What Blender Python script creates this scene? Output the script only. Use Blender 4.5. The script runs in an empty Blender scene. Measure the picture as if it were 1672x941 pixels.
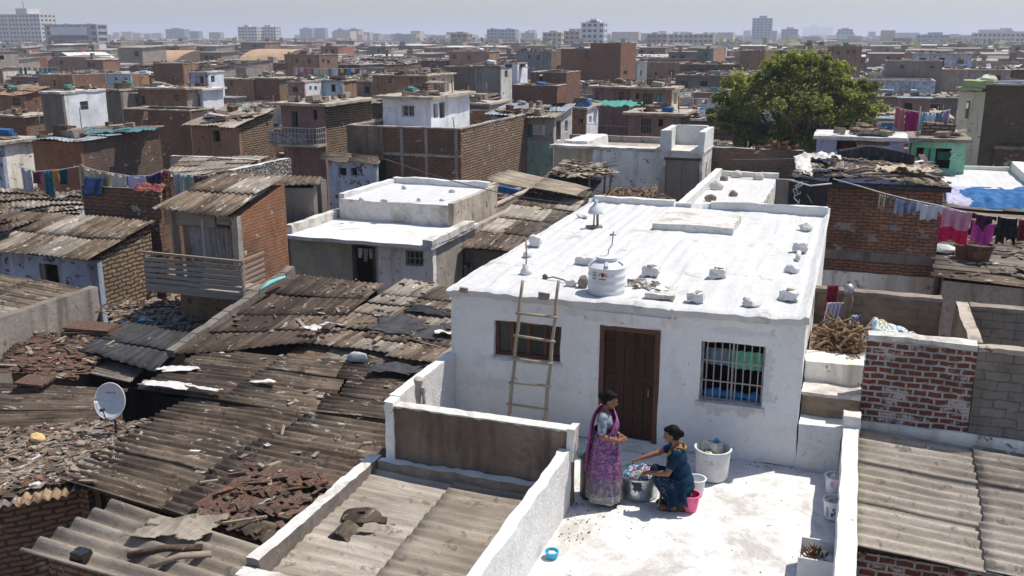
import bpy, bmesh, math, random
from mathutils import Vector, Matrix, noise, Euler
C = bpy.context; SC = C.scene; COL = SC.collection
PI = math.pi
RND = random.Random(11)
GZ = -2.8            # ground level; the terrace floor is z = 0
# ------------------------------------------------------------------ camera model (used to turn survey points into metres)
F_, CX_, CY_, HOR_ = 1550., 836., 470.5, 62.
YAW = math.radians(19.73); HC = 6.3
PITCH = math.atan((CY_-HOR_)/F_)
_cp, _sp, _cy, _sy = math.cos(PITCH), math.sin(PITCH), math.cos(YAW), math.sin(YAW)
def ray(u, v):
 a = (u-CX_)/F_; b = (CY_-v)/F_
 fw = _cp+b*_sp; up = -_sp+b*_cp
 return Vector((-_sy*fw+_cy*a, _cy*fw+_sy*a, up))
def P(u, v, z):
 d = ray(u, v); t = (z-HC)/d.z
 return Vector((d.x*t, d.y*t, z))
def PY(u, v, y):
 d = ray(u, v); t = y/d.y
 return Vector((d.x*t, y, HC+d.z*t))
def PX(u, v, x):
 d = ray(u, v); t = x/d.x
 return Vector((x, d.y*t, HC+d.z*t))
def proj(p):
 fw = -_sy*p[0]+_cy*p[1]; r = _cy*p[0]+_sy*p[1]; z = p[2]-HC
 d = fw*_cp-z*_sp; up = fw*_sp+z*_cp
 d = max(d, .01)
 return (CX_+F_*r/d, CY_-F_*up/d, d)
# ------------------------------------------------------------------ mesh builder
def nz(p, f=1.0, s=0.0):
 return noise.noise(Vector((p[0]*f+s, p[1]*f+s*1.7, p[2]*f-s)))
def nvec(p, f=1.0, s=0.0):
 return noise.noise_vector(Vector((p[0]*f+s, p[1]*f-s, p[2]*f+s*.6)))
class MB:
 def __init__(s):
  s.v = []; s.f = []; s.uv = []; s.m = []; s.sm = []; s.c = {}
 def face(s, pts, m=0, uv=None, sm=False, weld=True):
  idx = []
  for p in pts:
   if weld:
    k = (round(p[0], 4), round(p[1], 4), round(p[2], 4))
    i = s.c.get(k)
    if i is None:
     i = len(s.v); s.v.append(tuple(p)); s.c[k] = i
   else:
    i = len(s.v); s.v.append(tuple(p))
   idx.append(i)
  if len(set(idx)) < 3: return
  if len(set(idx)) < len(idx):
   q = []; u2 = []
   for j, i in enumerate(idx):
    if i not in q:
     q.append(i); u2.append(uv[j] if uv else None)
   idx = q; uv = u2 if uv else None
  s.f.append(idx); s.uv.append(uv); s.m.append(m); s.sm.append(sm)
 def fi(s, idx, m=0, uv=None, sm=False):
  s.f.append(list(idx)); s.uv.append(uv); s.m.append(m); s.sm.append(sm)
 def quadgrid(s, a, b, c, d, nu, nv, m=0):
  a, b, c, d = map(Vector, (a, b, c, d))
  P_ = [[(a.lerp(b, i/nu)).lerp(d.lerp(c, i/nu), j/nv) for i in range(nu+1)] for j in range(nv+1)]
  for j in range(nv):
   for i in range(nu):
    s.face((P_[j][i], P_[j][i+1], P_[j+1][i+1], P_[j+1][i]), m)
 def box(s, x0, y0, z0, x1, y1, z1, m=0, cell=None, skip='', mtop=None):
  if x1 < x0: x0, x1 = x1, x0
  if y1 < y0: y0, y1 = y1, y0
  if z1 < z0: z0, z1 = z1, z0
  if cell:
   nx, ny, nq = [max(1, int(math.ceil(d/cell))) for d in (x1-x0, y1-y0, z1-z0)]
  else: nx = ny = nq = 1
  mt = m if mtop is None else mtop
  if 'b' not in skip: s.quadgrid((x0,y1,z0),(x1,y1,z0),(x1,y0,z0),(x0,y0,z0), nx, ny, m)
  if 't' not in skip: s.quadgrid((x0,y0,z1),(x1,y0,z1),(x1,y1,z1),(x0,y1,z1), nx, ny, mt)
  if 'f' not in skip: s.quadgrid((x0,y0,z0),(x1,y0,z0),(x1,y0,z1),(x0,y0,z1), nx, nq, m)
  if 'k' not in skip: s.quadgrid((x1,y1,z0),(x0,y1,z0),(x0,y1,z1),(x1,y1,z1), nx, nq, m)
  if 'r' not in skip: s.quadgrid((x1,y0,z0),(x1,y1,z0),(x1,y1,z1),(x1,y0,z1), ny, nq, m)
  if 'l' not in skip: s.quadgrid((x0,y1,z0),(x0,y0,z0),(x0,y0,z1),(x0,y1,z1), ny, nq, m)
 def obox(s, c, h, rot=(0,0,0), m=0, taper=1.0):
  M = Euler(rot).to_matrix(); c = Vector(c)
  pt = lambda i, j, k: c+M @ Vector((i*h[0]*(taper if k > 0 else 1), j*h[1]*(taper if k > 0 else 1), k*h[2]))
  q = {(i,j,k): pt(i,j,k) for i in (-1,1) for j in (-1,1) for k in (-1,1)}
  for fc in (((-1,1,-1),(1,1,-1),(1,-1,-1),(-1,-1,-1)), ((-1,-1,1),(1,-1,1),(1,1,1),(-1,1,1)),
    ((-1,-1,-1),(1,-1,-1),(1,-1,1),(-1,-1,1)), ((1,1,-1),(-1,1,-1),(-1,1,1),(1,1,1)),
    ((1,-1,-1),(1,1,-1),(1,1,1),(1,-1,1)), ((-1,1,-1),(-1,-1,-1),(-1,-1,1),(-1,1,1))):
   s.face([q[k] for k in fc], m)
 def beam(s, a, b, w, h, m=0):
  a = Vector(a); b = Vector(b); d = b-a
  c = (a+b)/2; L = d.length/2
  q = d.to_track_quat('X', 'Z'); M = q.to_matrix()
  q8 = {(i,j,k): c+M @ Vector((i*L, j*w/2, k*h/2)) for i in (-1,1) for j in (-1,1) for k in (-1,1)}
  for fc in (((-1,1,-1),(1,1,-1),(1,-1,-1),(-1,-1,-1)), ((-1,-1,1),(1,-1,1),(1,1,1),(-1,1,1)),
    ((-1,-1,-1),(1,-1,-1),(1,-1,1),(-1,-1,1)), ((1,1,-1),(-1,1,-1),(-1,1,1),(1,1,1)),
    ((1,-1,-1),(1,1,-1),(1,1,1),(1,-1,1)), ((-1,1,-1),(-1,-1,-1),(-1,-1,1),(-1,1,1))):
   s.face([q8[k] for k in fc], m)
 def tube(s, path, r, n=8, m=0, caps=True, sm=True):
  path = [Vector(p) for p in path]
  rs = r if isinstance(r, (list, tuple)) else [r]*len(path)
  rings = []
  up = Vector((0,0,1))
  for i, p in enumerate(path):
   d = (path[min(i+1, len(path)-1)]-path[max(i-1, 0)])
   if d.length < 1e-6: d = Vector((0,0,1))
   d.normalize()
   ref = up if abs(d.z) < .95 else Vector((1,0,0))
   if i == 0: x = d.cross(ref).normalized()
   else:
    x = (x-d*x.dot(d))
    x = x.normalized() if x.length > 1e-5 else d.cross(ref).normalized()
   y = d.cross(x)
   base = len(s.v)
   for k in range(n):
    a = 2*PI*k/n
    s.v.append(tuple(p+(x*math.cos(a)+y*math.sin(a))*rs[i]))
   rings.append(base)
  for i in range(len(path)-1):
   for k in range(n):
    k2 = (k+1) % n
    s.fi((rings[i]+k, rings[i]+k2, rings[i+1]+k2, rings[i+1]+k), m, None, sm)
  if caps:
   s.fi([rings[0]+k for k in range(n)][::-1], m); s.fi([rings[-1]+k for k in range(n)], m)
 def lathe(s, prof, c=(0,0,0), n=24, m=0, sm=True, sx=1.0, sy=1.0, fn=None, ms=None):
  c = Vector(c); rings = []
  for (r, z) in prof:
   base = len(s.v)
   for k in range(n):
    a = 2*PI*k/n; rr = r
    if fn: rr = r*fn(a, z)
    s.v.append((c.x+math.cos(a)*rr*sx, c.y+math.sin(a)*rr*sy, c.z+z))
   rings.append(base)
  for i in range(len(prof)-1):
   for k in range(n):
    k2 = (k+1) % n
    s.fi((rings[i]+k, rings[i]+k2, rings[i+1]+k2, rings[i+1]+k), ms[i] if ms else m, None, sm)
  if prof[0][0] > 1e-3: s.fi([rings[0]+k for k in range(n)][::-1], m)
  if prof[-1][0] > 1e-3: s.fi([rings[-1]+k for k in range(n)], ms[-1] if ms else m)
 def ell(s, c, r, nu=16, nv=10, m=0, rot=None, fn=None):
  c = Vector(c); M = Euler(rot).to_matrix() if rot else None
  base = len(s.v)
  for j in range(nv+1):
   t = PI*j/nv
   for i in range(nu):
    a = 2*PI*i/nu
    p = Vector((math.sin(t)*math.cos(a), math.sin(t)*math.sin(a), math.cos(t)))
    k = fn(p) if fn else 1
    p = Vector((p.x*r[0], p.y*r[1], p.z*r[2]))*k
    if M: p = M @ p
    s.v.append(tuple(c+p))
  for j in range(nv):
   for i in range(nu):
    i2 = (i+1) % nu
    s.fi((base+j*nu+i, base+(j+1)*nu+i, base+(j+1)*nu+i2, base+j*nu+i2), m, None, True)
 def grid(s, fn, nu, nv, m=0, sm=True, uvf=None, mf=None, two=0):
  base = len(s.v)
  for j in range(nv+1):
   for i in range(nu+1):
    s.v.append(tuple(fn(i/nu, j/nv)))
  for j in range(nv):
   for i in range(nu):
    a = base+j*(nu+1)+i
    uv = None
    if uvf: uv = [uvf(i/nu, j/nv), uvf((i+1)/nu, j/nv), uvf((i+1)/nu, (j+1)/nv), uvf(i/nu, (j+1)/nv)]
    s.fi((a, a+1, a+nu+2, a+nu+1), mf(i/nu, j/nv) if mf else m, uv, sm)
 def rough(s, amp=.01, f=2.0, seed=0.0, start=0, zs=1.0, zlock=None):
  for i in range(start, len(s.v)):
   p = Vector(s.v[i])
   if zlock is not None and p.z < zlock: continue
   d = nvec(p, f, seed)*amp + nvec(p, f*3.1, seed+5)*amp*.45
   s.v[i] = (p.x+d.x, p.y+d.y, p.z+d.z*zs)
 def build(s, name, mats, parent=None, base=None, sharp=None, solid=None):
  """link as one mesh object; vertices are world coordinates, origin = parent's base, given base or footprint"""
  if not isinstance(mats, (list, tuple)): mats = [mats]
  if parent is not None: off = WORLD[parent.name]
  elif base is not None: off = Vector(base)
  else:
   xs = [v[0] for v in s.v]; ys = [v[1] for v in s.v]; zs = [v[2] for v in s.v]
   off = Vector(((min(xs)+max(xs))/2, (min(ys)+max(ys))/2, min(zs)))
  me = bpy.data.meshes.new(name)
  me.from_pydata([(v[0]-off.x, v[1]-off.y, v[2]-off.z) for v in s.v], [], s.f)
  for mt in mats: me.materials.append(mt)
  me.polygons.foreach_set('material_index', s.m)
  uvl = me.uv_layers.new(name='UVMap')
  data = [0.0]*(2*len(me.loops))
  li = 0
  for fidx, f in enumerate(s.f):
   uv = s.uv[fidx]
   if uv is None:
    n = me.polygons[fidx].normal
    ax, ay, az = abs(n.x), abs(n.y), abs(n.z)
    for k, vi in enumerate(f):
     p = s.v[vi]
     if az > ax and az > ay: t = (p[0], p[1])
     elif ay >= ax: t = (p[0], p[2])
     else: t = (p[1]+.117, p[2])
     data[2*(li+k)] = t[0]; data[2*(li+k)+1] = t[1]
   else:
    for k in range(len(f)):
     data[2*(li+k)] = uv[k][0]; data[2*(li+k)+1] = uv[k][1]
   li += len(f)
  uvl.data.foreach_set('uv', data)
  if sharp is not None:
   me.polygons.foreach_set('use_smooth', [True]*len(s.f))
   me.set_sharp_from_angle(angle=math.radians(sharp))
  else:
   me.polygons.foreach_set('use_smooth', s.sm)
  me.update()
  o = bpy.data.objects.new(name, me); COL.objects.link(o)
  if parent is not None:
   o.parent = parent; WORLD[o.name] = off
  else:
   o.location = off; WORLD[o.name] = off
  if solid:
   md = o.modifiers.new('thick', 'SOLIDIFY'); md.thickness = solid; md.offset = 0
  return o
WORLD = {}
def thing(name, label, cat, loc, group=None, kind=None):
 o = bpy.data.objects.new(name, None); COL.objects.link(o)
 o.empty_display_size = .1
 o.location = loc; WORLD[o.name] = Vector(loc)
 o['label'] = label; o['category'] = cat
 if group: o['group'] = group
 if kind: o['kind'] = kind
 return o
def tag(o, label=None, cat=None, group=None, kind=None):
 if label: o['label'] = label
 if cat: o['category'] = cat
 if group: o['group'] = group
 if kind: o['kind'] = kind
 return o
def dup(root, loc, label=None, rotz=None, scale=None):
 def cp(o, par):
  c = o.copy(); COL.objects.link(c)
  if par is not None: c.parent = par
  for ch in KIDS(o): cp(ch, c)
  return c
 r = cp(root, None); r.location = loc; WORLD[r.name] = Vector(loc)
 if rotz is not None: r.rotation_euler[2] = rotz
 if scale is not None: r.scale = (scale,)*3 if not isinstance(scale, (tuple, list)) else scale
 if label: r['label'] = label
 return r
def KIDS(o): return list(o.children)
def lerp(a, b, t): return a+(b-a)*t
def panel(mb, ax, a0, a1, z0, z1, pos, t, holes=(), cell=None, m=0, mback=None, ztop=None):
 """ax='x': spans x a0..a1, outer face at y=pos, thickness t towards +y. ax='y': spans y a0..a1, outer face at x=pos, thickness t towards -x."""
 us = {a0, a1}; zs = {z0, z1}
 for h in holes: us |= {min(max(h[0], a0), a1), min(max(h[2], a0), a1)}; zs |= {min(max(h[1], z0), z1), min(max(h[3], z0), z1)}
 def fill(vals):
  vals = sorted(vals); out = [vals[0]]
  for b in vals[1:]:
   a = out[-1]
   if b-a < 1e-5: continue
   n = max(1, int(math.ceil((b-a)/cell))) if cell else 1
   for k in range(1, n+1): out.append(a+(b-a)*k/n)
  return out
 us = fill(us); zs = fill(zs)
 nu, nq = len(us)-1, len(zs)-1
 def hole(i, j):
  if i < 0 or j < 0 or i >= nu or j >= nq: return True
  u = (us[i]+us[i+1])/2; z = (zs[j]+zs[j+1])/2
  return any(h[0] < u < h[2] and h[1] < z < h[3] for h in holes)
 def pt(u, z, back):
  if ztop is not None and abs(z-z1) < 1e-6: z = ztop(u)
  if ax == 'x': return (u, pos+(t if back else 0), z)
  return (pos-(t if back else 0), u, z)
 mb_ = m if mback is None else mback
 for i in range(nu):
  for j in range(nq):
   if hole(i, j): continue
   u0, u1, q0, q1 = us[i], us[i+1], zs[j], zs[j+1]
   mb.face((pt(u0,q0,0), pt(u1,q0,0), pt(u1,q1,0), pt(u0,q1,0)), m)
   mb.face((pt(u1,q0,1), pt(u0,q0,1), pt(u0,q1,1), pt(u1,q1,1)), mb_)
   if hole(i-1, j): mb.face((pt(u0,q0,1), pt(u0,q0,0), pt(u0,q1,0), pt(u0,q1,1)), m)
   if hole(i+1, j): mb.face((pt(u1,q0,0), pt(u1,q0,1), pt(u1,q1,1), pt(u1,q1,0)), m)
   if hole(i, j-1): mb.face((pt(u0,q0,1), pt(u1,q0,1), pt(u1,q0,0), pt(u0,q0,0)), m)
   if hole(i, j+1): mb.face((pt(u0,q1,0), pt(u1,q1,0), pt(u1,q1,1), pt(u0,q1,1)), m)
def sheets(mb, FL, FR, BR, BL, ridge='v', pitch=.17, amp=.026, seg=1.7, width=1.05, nmat=3, seed=0, sag=.04, ragged=.08, res=6, lift=.03, skip=(), nt=3, mw=None):
 """ridge 'v': the ridges run front to back (waves stack left to right); 'u': ridges run left to right."""
 rd = random.Random(seed)
 FL, FR, BR, BL = map(Vector, (FL, FR, BR, BL))
 if ridge == 'v': A, B_, Cc, D = FL, FR, BR, BL           # s: left-right, t: front-back
 else: A, B_, Cc, D = FL, BL, BR, FR                      # s: front-back, t: left-right
 W = ((B_-A).length+(Cc-D).length)/2; L = ((D-A).length+(Cc-B_).length)/2
 nrm = (FR-FL).cross(BL-FL).normalized()
 nS = max(1, round(W/width)); nT = max(1, round(L/seg))
 def bil(s, t): return A.lerp(B_, s).lerp(D.lerp(Cc, s), t)
 for k in range(nT):
  for i in range(nS):
   if (i, k) in skip: continue
   s0, s1 = i/nS, (i+1)/nS
   dt = rd.uniform(-ragged, ragged)/L
   t0 = k/nT-.10/L+(dt if k > 0 else abs(dt)*rd.choice((-1, .4))); t1 = (k+1)/nT+(rd.uniform(-ragged, ragged)*.6/L)
   zo = rd.uniform(-.008, .012); tilt = rd.uniform(-.012, .012); skew = rd.uniform(-.25, .25)*ragged/L
   ov = rd.uniform(.0, .05)/W
   nw = max(2, round(W*(s1-s0)/pitch)); ns = nw*res if amp > 0 else 6
   mi = rd.choices(range(nmat), weights=mw)[0] if nmat > 1 else 0
   curl = rd.uniform(0, .02)
   def fn(a, b, s0=s0, s1=s1, t0=t0, t1=t1, zo=zo, tilt=tilt, skew=skew, ov=ov, nw=nw, curl=curl, k=k):
    s = lerp(s0-ov, s1+ov*.3, a); t = lerp(t0, t1, b)+skew*(a-.5)
    p = bil(s, t)
    w = math.cos(2*PI*s*W/pitch)*amp
    g = nz(p, .55, seed*3.1)*sag+nz(p, 1.7, seed)*sag*.35
    ed = nz((s*W*2.3, t*L*.3, seed), 1.0)*.02
    return p+nrm*(w+g+zo+tilt*(a-.5)*2+lift*(1-b)+curl*(1-b)**3*(1 if k == 0 else .4))+(D-A).normalized()*ed
   ou = rd.uniform(0, 40); ovv = rd.uniform(0, 40)
   mb.grid(fn, ns, nt, mi, True, lambda a, b, s0=s0, ou=ou, ovv=ovv: (ou+a*W/nS, ovv+b*L/nT))
# ------------------------------------------------------------------ materials
class NT:
 def __init__(s, name, rough=.85, spec=.25, metal=0.0):
  s.mat = bpy.data.materials.new(name); s.mat.use_nodes = True
  s.t = s.mat.node_tree; s.b = s.t.nodes['Principled BSDF']
  s.b.inputs['Roughness'].default_value = rough
  s.b.inputs['Specular IOR Level'].default_value = spec
  s.b.inputs['Metallic'].default_value = metal
  s._oc = None
 def n(s, ty, **kw):
  nd = s.t.nodes.new(ty)
  for k, v in kw.items(): setattr(nd, k, v)
  return nd
 def L(s, a, b): s.t.links.new(a, b)
 def put(s, sock, v):
  if isinstance(v, bpy.types.NodeSocket): s.L(v, sock)
  elif isinstance(v, (tuple, list)) and len(v) == 3 and sock.type == 'RGBA': sock.default_value = (*v, 1)
  else: sock.default_value = v
 def oc(s):
  if s._oc is None:
   tc = s.n('ShaderNodeTexCoord'); oi = s.n('ShaderNodeObjectInfo')
   mu = s.n('ShaderNodeMath', operation='MULTIPLY'); mu.inputs[1].default_value = 61.7
   s.L(oi.outputs['Random'], mu.inputs[0])
   ad = s.n('ShaderNodeVectorMath', operation='ADD')
   s.L(tc.outputs['Object'], ad.inputs[0]); s.L(mu.outputs[0], ad.inputs[1])
   s._oc = ad.outputs[0]; s.rnd = oi.outputs['Random']; s._uv = tc.outputs['UV']
  return s._oc
 def uv(s): s.oc(); return s._uv
 def sc(s, vec, k):
  m = s.n('ShaderNodeVectorMath', operation='MULTIPLY'); s.L(vec, m.inputs[0]); m.inputs[1].default_value = k
  return m.outputs[0]
 def noise(s, vec, scale, detail=4, rough=.55, dist=0.0, out=0):
  q = s.n('ShaderNodeTexNoise'); s.L(vec, q.inputs['Vector'])
  q.inputs['Scale'].default_value = scale; q.inputs['Detail'].default_value = detail
  q.inputs['Roughness'].default_value = rough; q.inputs['Distortion'].default_value = dist
  return q.outputs[out]
 def vor(s, vec, scale, feature='F1', out='Distance'):
  q = s.n('ShaderNodeTexVoronoi', feature=feature); s.L(vec, q.inputs['Vector']); q.inputs['Scale'].default_value = scale
  return q.outputs[out]
 def rng(s, v, a, b, c=0., d=1.):
  q = s.n('ShaderNodeMapRange'); s.put(q.inputs[0], v)
  for i, x in enumerate((a, b, c, d)): s.put(q.inputs[i+1], x)
  return q.outputs[0]
 def ramp(s, v, stops, interp='LINEAR'):
  q = s.n('ShaderNodeValToRGB'); s.put(q.inputs[0], v); cr = q.color_ramp; cr.interpolation = interp
  while len(cr.elements) < len(stops): cr.elements.new(.5)
  for e, (p, c) in zip(cr.elements, stops): e.position = p; e.color = (*c, 1)
  return q.outputs[0]
 def mix(s, f, a, b, blend='MIX'):
  q = s.n('ShaderNodeMix', data_type='RGBA', blend_type=blend)
  s.put(q.inputs[0], f); s.put(q.inputs[6], a); s.put(q.inputs[7], b)
  return q.outputs[2]
 def math(s, op, a, b=0.0):
  q = s.n('ShaderNodeMath', operation=op); s.put(q.inputs[0], a); s.put(q.inputs[1], b)
  return q.outputs[0]
 def bump(s, h, strength=.4, dist=.02):
  q = s.n('ShaderNodeBump'); s.L(h, q.inputs['Height']); q.inputs['Strength'].default_value = strength; q.inputs['Distance'].default_value = dist
  s.L(q.outputs[0], s.b.inputs['Normal'])
 def col(s, c): s.put(s.b.inputs['Base Color'], c); return s.mat
def sh(c, k): return tuple(max(0, min(1, x*k)) for x in c)
def plaster(name, c, dirt=(.13,.115,.10), amt=.5, peel=(.26,.2,.16), pamt=.35, bump=.5, var=.16):
 if max(c) < .5: c = (c[0]*1.32, c[1]*1.24, c[2]*1.17)
 t = NT(name, .92, .15); o = t.oc()
 big = t.noise(o, .7, 5, .6); fine = t.noise(o, 9, 5, .65); streak = t.noise(t.sc(o, (2.6, 2.6, .35)), 1.0, 6, .6, .3)
 base = t.mix(t.rng(big, .38, .62), sh(c, 1-var*1.3), sh(c, 1+var*.8))
 base = t.mix(t.rng(fine, .42, .66, 0, .55), base, sh(c, .66 if max(c) < .5 else .88))
 base = t.mix(t.rng(streak, .60-.16*amt, .74-.14*amt, 0, .75*min(1, amt+.25)), base, dirt)
 pn = t.noise(o, 3.4, 9, .72, .5)
 thr = .665-.15*pamt
 base = t.mix(t.rng(pn, thr, thr+.02), base, t.mix(fine, peel, sh(peel, .55)))
 h = t.math('ADD', t.math('MULTIPLY', fine, .4), t.noise(o, 2.6, 4))
 t.bump(h, bump, .03)
 return t.col(base)
def whitewash(name, c=(.80,.80,.80), amt=.35, bump=.6, sc=1.0, worn=(.46,.42,.37), wthr=.60, spots=()):
 t = NT(name, .88, .18); o = t.oc()
 big = t.noise(o, .55*sc, 6, .62); mid = t.noise(o, 3.2*sc, 7, .65, .5); fine = t.noise(o, 22, 4, .6)
 base = t.mix(t.rng(big, .35, .75), c, sh(c, .93))
 base = t.mix(t.rng(mid, .50, .66, 0, amt), base, sh(worn, 1.05))
 sp = t.noise(o, 6.5, 8, .72, .8)
 base = t.mix(t.rng(sp, .625, .66, 0, min(1, amt*2)), base, (.24,.21,.185))
 crk = t.vor(t.sc(t.noise(o, 2.2, 4, .6, out=1), (3, 3, 3)), 1.6, 'DISTANCE_TO_EDGE'); base = t.mix(t.rng(crk, .0, .012, .55*min(1, amt*1.5), 0), base, sh(worn, .6))
 w2 = t.noise(t.sc(o, (1, 1, .8)), 1.05*sc, 10, .7, .3)
 base = t.mix(t.rng(w2, wthr-.05, wthr+.06, 0, min(1, amt*1.5)), base, t.mix(fine, worn, sh(worn, .7)))
 for (cx, cz, rx, rz, cc, k) in spots:
  m = t.n('ShaderNodeMapping'); t.L(t.t.nodes['Texture Coordinate'].outputs['Object'], m.inputs[0]); m.inputs['Location'].default_value = (-cx/rx, 0, -cz/rz); m.inputs['Scale'].default_value = (1/rx, .3, 1/rz)
  d = t.n('ShaderNodeVectorMath', operation='LENGTH'); t.L(m.outputs[0], d.inputs[0])
  v = t.math('ADD', d.outputs['Value'], t.math('MULTIPLY', t.math('SUBTRACT', mid, .5), 4.5)); base = t.mix(t.rng(v, .7, 1.05, k*.75, 0), base, t.mix(fine, cc, sh(cc, .6)))
 h = t.math('ADD', t.math('MULTIPLY', mid, .6), t.math('MULTIPLY', fine, .3))
 t.bump(h, bump, .055)
 return t.col(base)
def brick(name, c1, c2, mortar=(.34,.31,.28), msz=.013, bw=.235, rh=.078, soot=.5, white=.25, wc=(.55,.53,.5), mess=.012, bump=.8):
 if name != 'whitewash_jointed_brick': c1 = (c1[0]*1.25, c1[1]*1.25, c1[2]*1.2); c2 = (c2[0]*1.25, c2[1]*1.25, c2[2]*1.2)
 t = NT(name, .93, .12); uv = t.uv(); o = t.oc()
 nv = t.noise(o, 3.0, 3, out=1); nv2 = t.noise(o, 11, 2, out=1)
 def add(v, n, k):
  m = t.n('ShaderNodeVectorMath', operation='SUBTRACT'); t.L(n, m.inputs[0]); m.inputs[1].default_value = (.5,.5,.5)
  q = t.n('ShaderNodeVectorMath', operation='SCALE'); t.L(m.outputs[0], q.inputs[0]); q.inputs['Scale'].default_value = k
  r = t.n('ShaderNodeVectorMath', operation='ADD'); t.L(v, r.inputs[0]); t.L(q.outputs[0], r.inputs[1]); return r.outputs[0]
 v = add(add(uv, nv, mess*3), nv2, mess*1.4)
 b = t.n('ShaderNodeTexBrick'); t.L(v, b.inputs['Vector'])
 b.offset = .5
 b.inputs['Scale'].default_value = 1; b.inputs['Mortar Size'].default_value = msz; b.inputs['Mortar Smooth'].default_value = .35
 b.inputs['Brick Width'].default_value = bw; b.inputs['Row Height'].default_value = rh; b.inputs['Bias'].default_value = -.1
 big = t.noise(o, .8, 5, .6); mid = t.noise(o, 4.5, 6, .65)
 t.put(b.inputs['Color1'], t.mix(t.rng(mid, .3, .7), c1, sh(c1, .62))); t.put(b.inputs['Color2'], t.mix(t.rng(mid, .3, .7), sh(c2, 1.15), c2))
 t.put(b.inputs['Mortar'], t.mix(t.rng(mid, .35, .65), mortar, sh(mortar, .55)))
 base = b.outputs[0]
 base = t.mix(t.rng(big, .46, .64, 0, soot), base, (.085,.066,.053))
 wn = t.noise(t.sc(o, (1, 1, 1.6)), 1.7, 8, .7)
 base = t.mix(t.rng(wn, .66-.19*white, .70-.17*white, 0, .85), base, wc)
 h = t.math('ADD', t.math('MULTIPLY', b.outputs[1], -1.0), t.math('MULTIPLY', mid, .5))
 t.bump(h, bump, .02)
 return t.col(base)
def roofing(name, c, c2, spot=(.5,.46,.4), samt=.3, dark=(.035,.03,.028), damt=.6, rust=0.0, rough=.9, bumpn=.35):
 t = NT(name, rough, .15); uv = t.uv(); o = t.oc()
 st = t.noise(t.sc(uv, (5.0, .55, 1)), 1.0, 7, .68, .6); big = t.noise(t.sc(uv, (.9, .7, 1)), 1, 5, .6); fl = t.noise(t.sc(uv, (9, 2.2, 1)), 1.0, 8, .75, .8)
 gr = t.noise(o, 26, 4, .7); cr = t.noise(o, 4.2, 9, .72, .6)
 base = t.mix(t.rng(st, .40, .60), sh(c, .85), sh(c2, 1.12))
 base = t.mix(t.rng(big, .44, .60, 0, damt), base, dark)
 base = t.mix(t.rng(gr, .3, .75, 0, .45), base, sh(c, .55))
 base = t.mix(t.rng(fl, .66-.15*samt, .69-.14*samt, 0, .85), base, spot)
 base = t.mix(t.rng(cr, .57, .62, 0, .75), base, t.mix(gr, sh(c, .35), sh(dark, 1.0)))
 if rust > 0:
  rn = t.noise(o, 1.3, 8, .7, .4)
  base = t.mix(t.rng(rn, .62-.3*rust, .68-.3*rust, 0, .9), base, t.ramp(gr, [(.35, (.06,.036,.028)), (.5, (.105,.062,.046)), (.66, (.19,.125,.095))]))
 t.bump(t.math('ADD', gr, t.math('MULTIPLY', cr, 1.3)), bumpn, .02)
 return t.col(base)
def simple(name, c, rough=.7, spec=.3, metal=0.0, var=.2, scale=6, bump=.15, spots=None):
 t = NT(name, rough, spec, metal); o = t.oc(); nn = t.noise(o, scale, 5, .6)
 base = t.mix(t.rng(nn, .3, .7), sh(c, 1-var), sh(c, 1+var*.5))
 if spots:
  base = t.mix(t.rng(t.noise(o, scale*.8, 8, .7), spots[1], spots[1]+.05), base, spots[0])
 if bump: t.bump(nn, bump, .02)
 return t.col(base)
def wood(name, c, c2, ax=(9, 9, .8), rough=.75, spots=None):
 t = NT(name, rough, .2); o = t.oc(); g = t.noise(t.sc(o, ax), 1.0, 7, .65, .5); f = t.noise(o, 14, 5, .7)
 base = t.mix(t.rng(g, .3, .7), c, c2)
 base = t.mix(t.rng(f, .55, .8, 0, .5), base, sh(c, .5))
 if spots: base = t.mix(t.rng(t.noise(o, 5, 9, .72), spots[1], spots[1]+.03), base, spots[0])
 t.bump(g, .35, .015)
 return t.col(base)
def cloth(name, c, c2=None, scale=9, kind='noise', rough=.9):
 t = NT(name, rough, .1); o = t.oc(); c2 = c2 or sh(c, .7)
 if kind == 'noise': f = t.rng(t.noise(o, scale, 4, .6), .35, .65)
 elif kind == 'stripe':
  w = t.n('ShaderNodeTexWave'); t.L(o, w.inputs['Vector']); w.inputs['Scale'].default_value = scale; w.inputs['Distortion'].default_value = .6; f = t.rng(w.outputs[1], .55, .62)
 elif kind == 'spot': f = t.rng(t.vor(o, scale), .3, .36)
 elif kind == 'patch': f = t.rng(t.noise(o, scale, 2, .4), .5, .54)
 t.bump(t.noise(o, 40, 3), .15, .01)
 return t.col(t.mix(f, c, c2))
def multicloth(name, stops, scale=14, base=None, stretch=(1,1,1), dist=1.0, interp='CONSTANT', detail=3):
 t = NT(name, .88, .12); o = t.sc(t.oc(), stretch)
 f = t.noise(o, scale, detail, .6, dist); v = t.vor(o, scale*1.3, out='Color')
 sp = t.n('ShaderNodeSeparateColor'); t.L(v, sp.inputs[0])
 k = t.math('ADD', t.math('MULTIPLY', t.rng(f, .3, .7), .6), t.math('MULTIPLY', sp.outputs[0], .4))
 return t.col(t.ramp(k, stops, interp))
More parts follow.
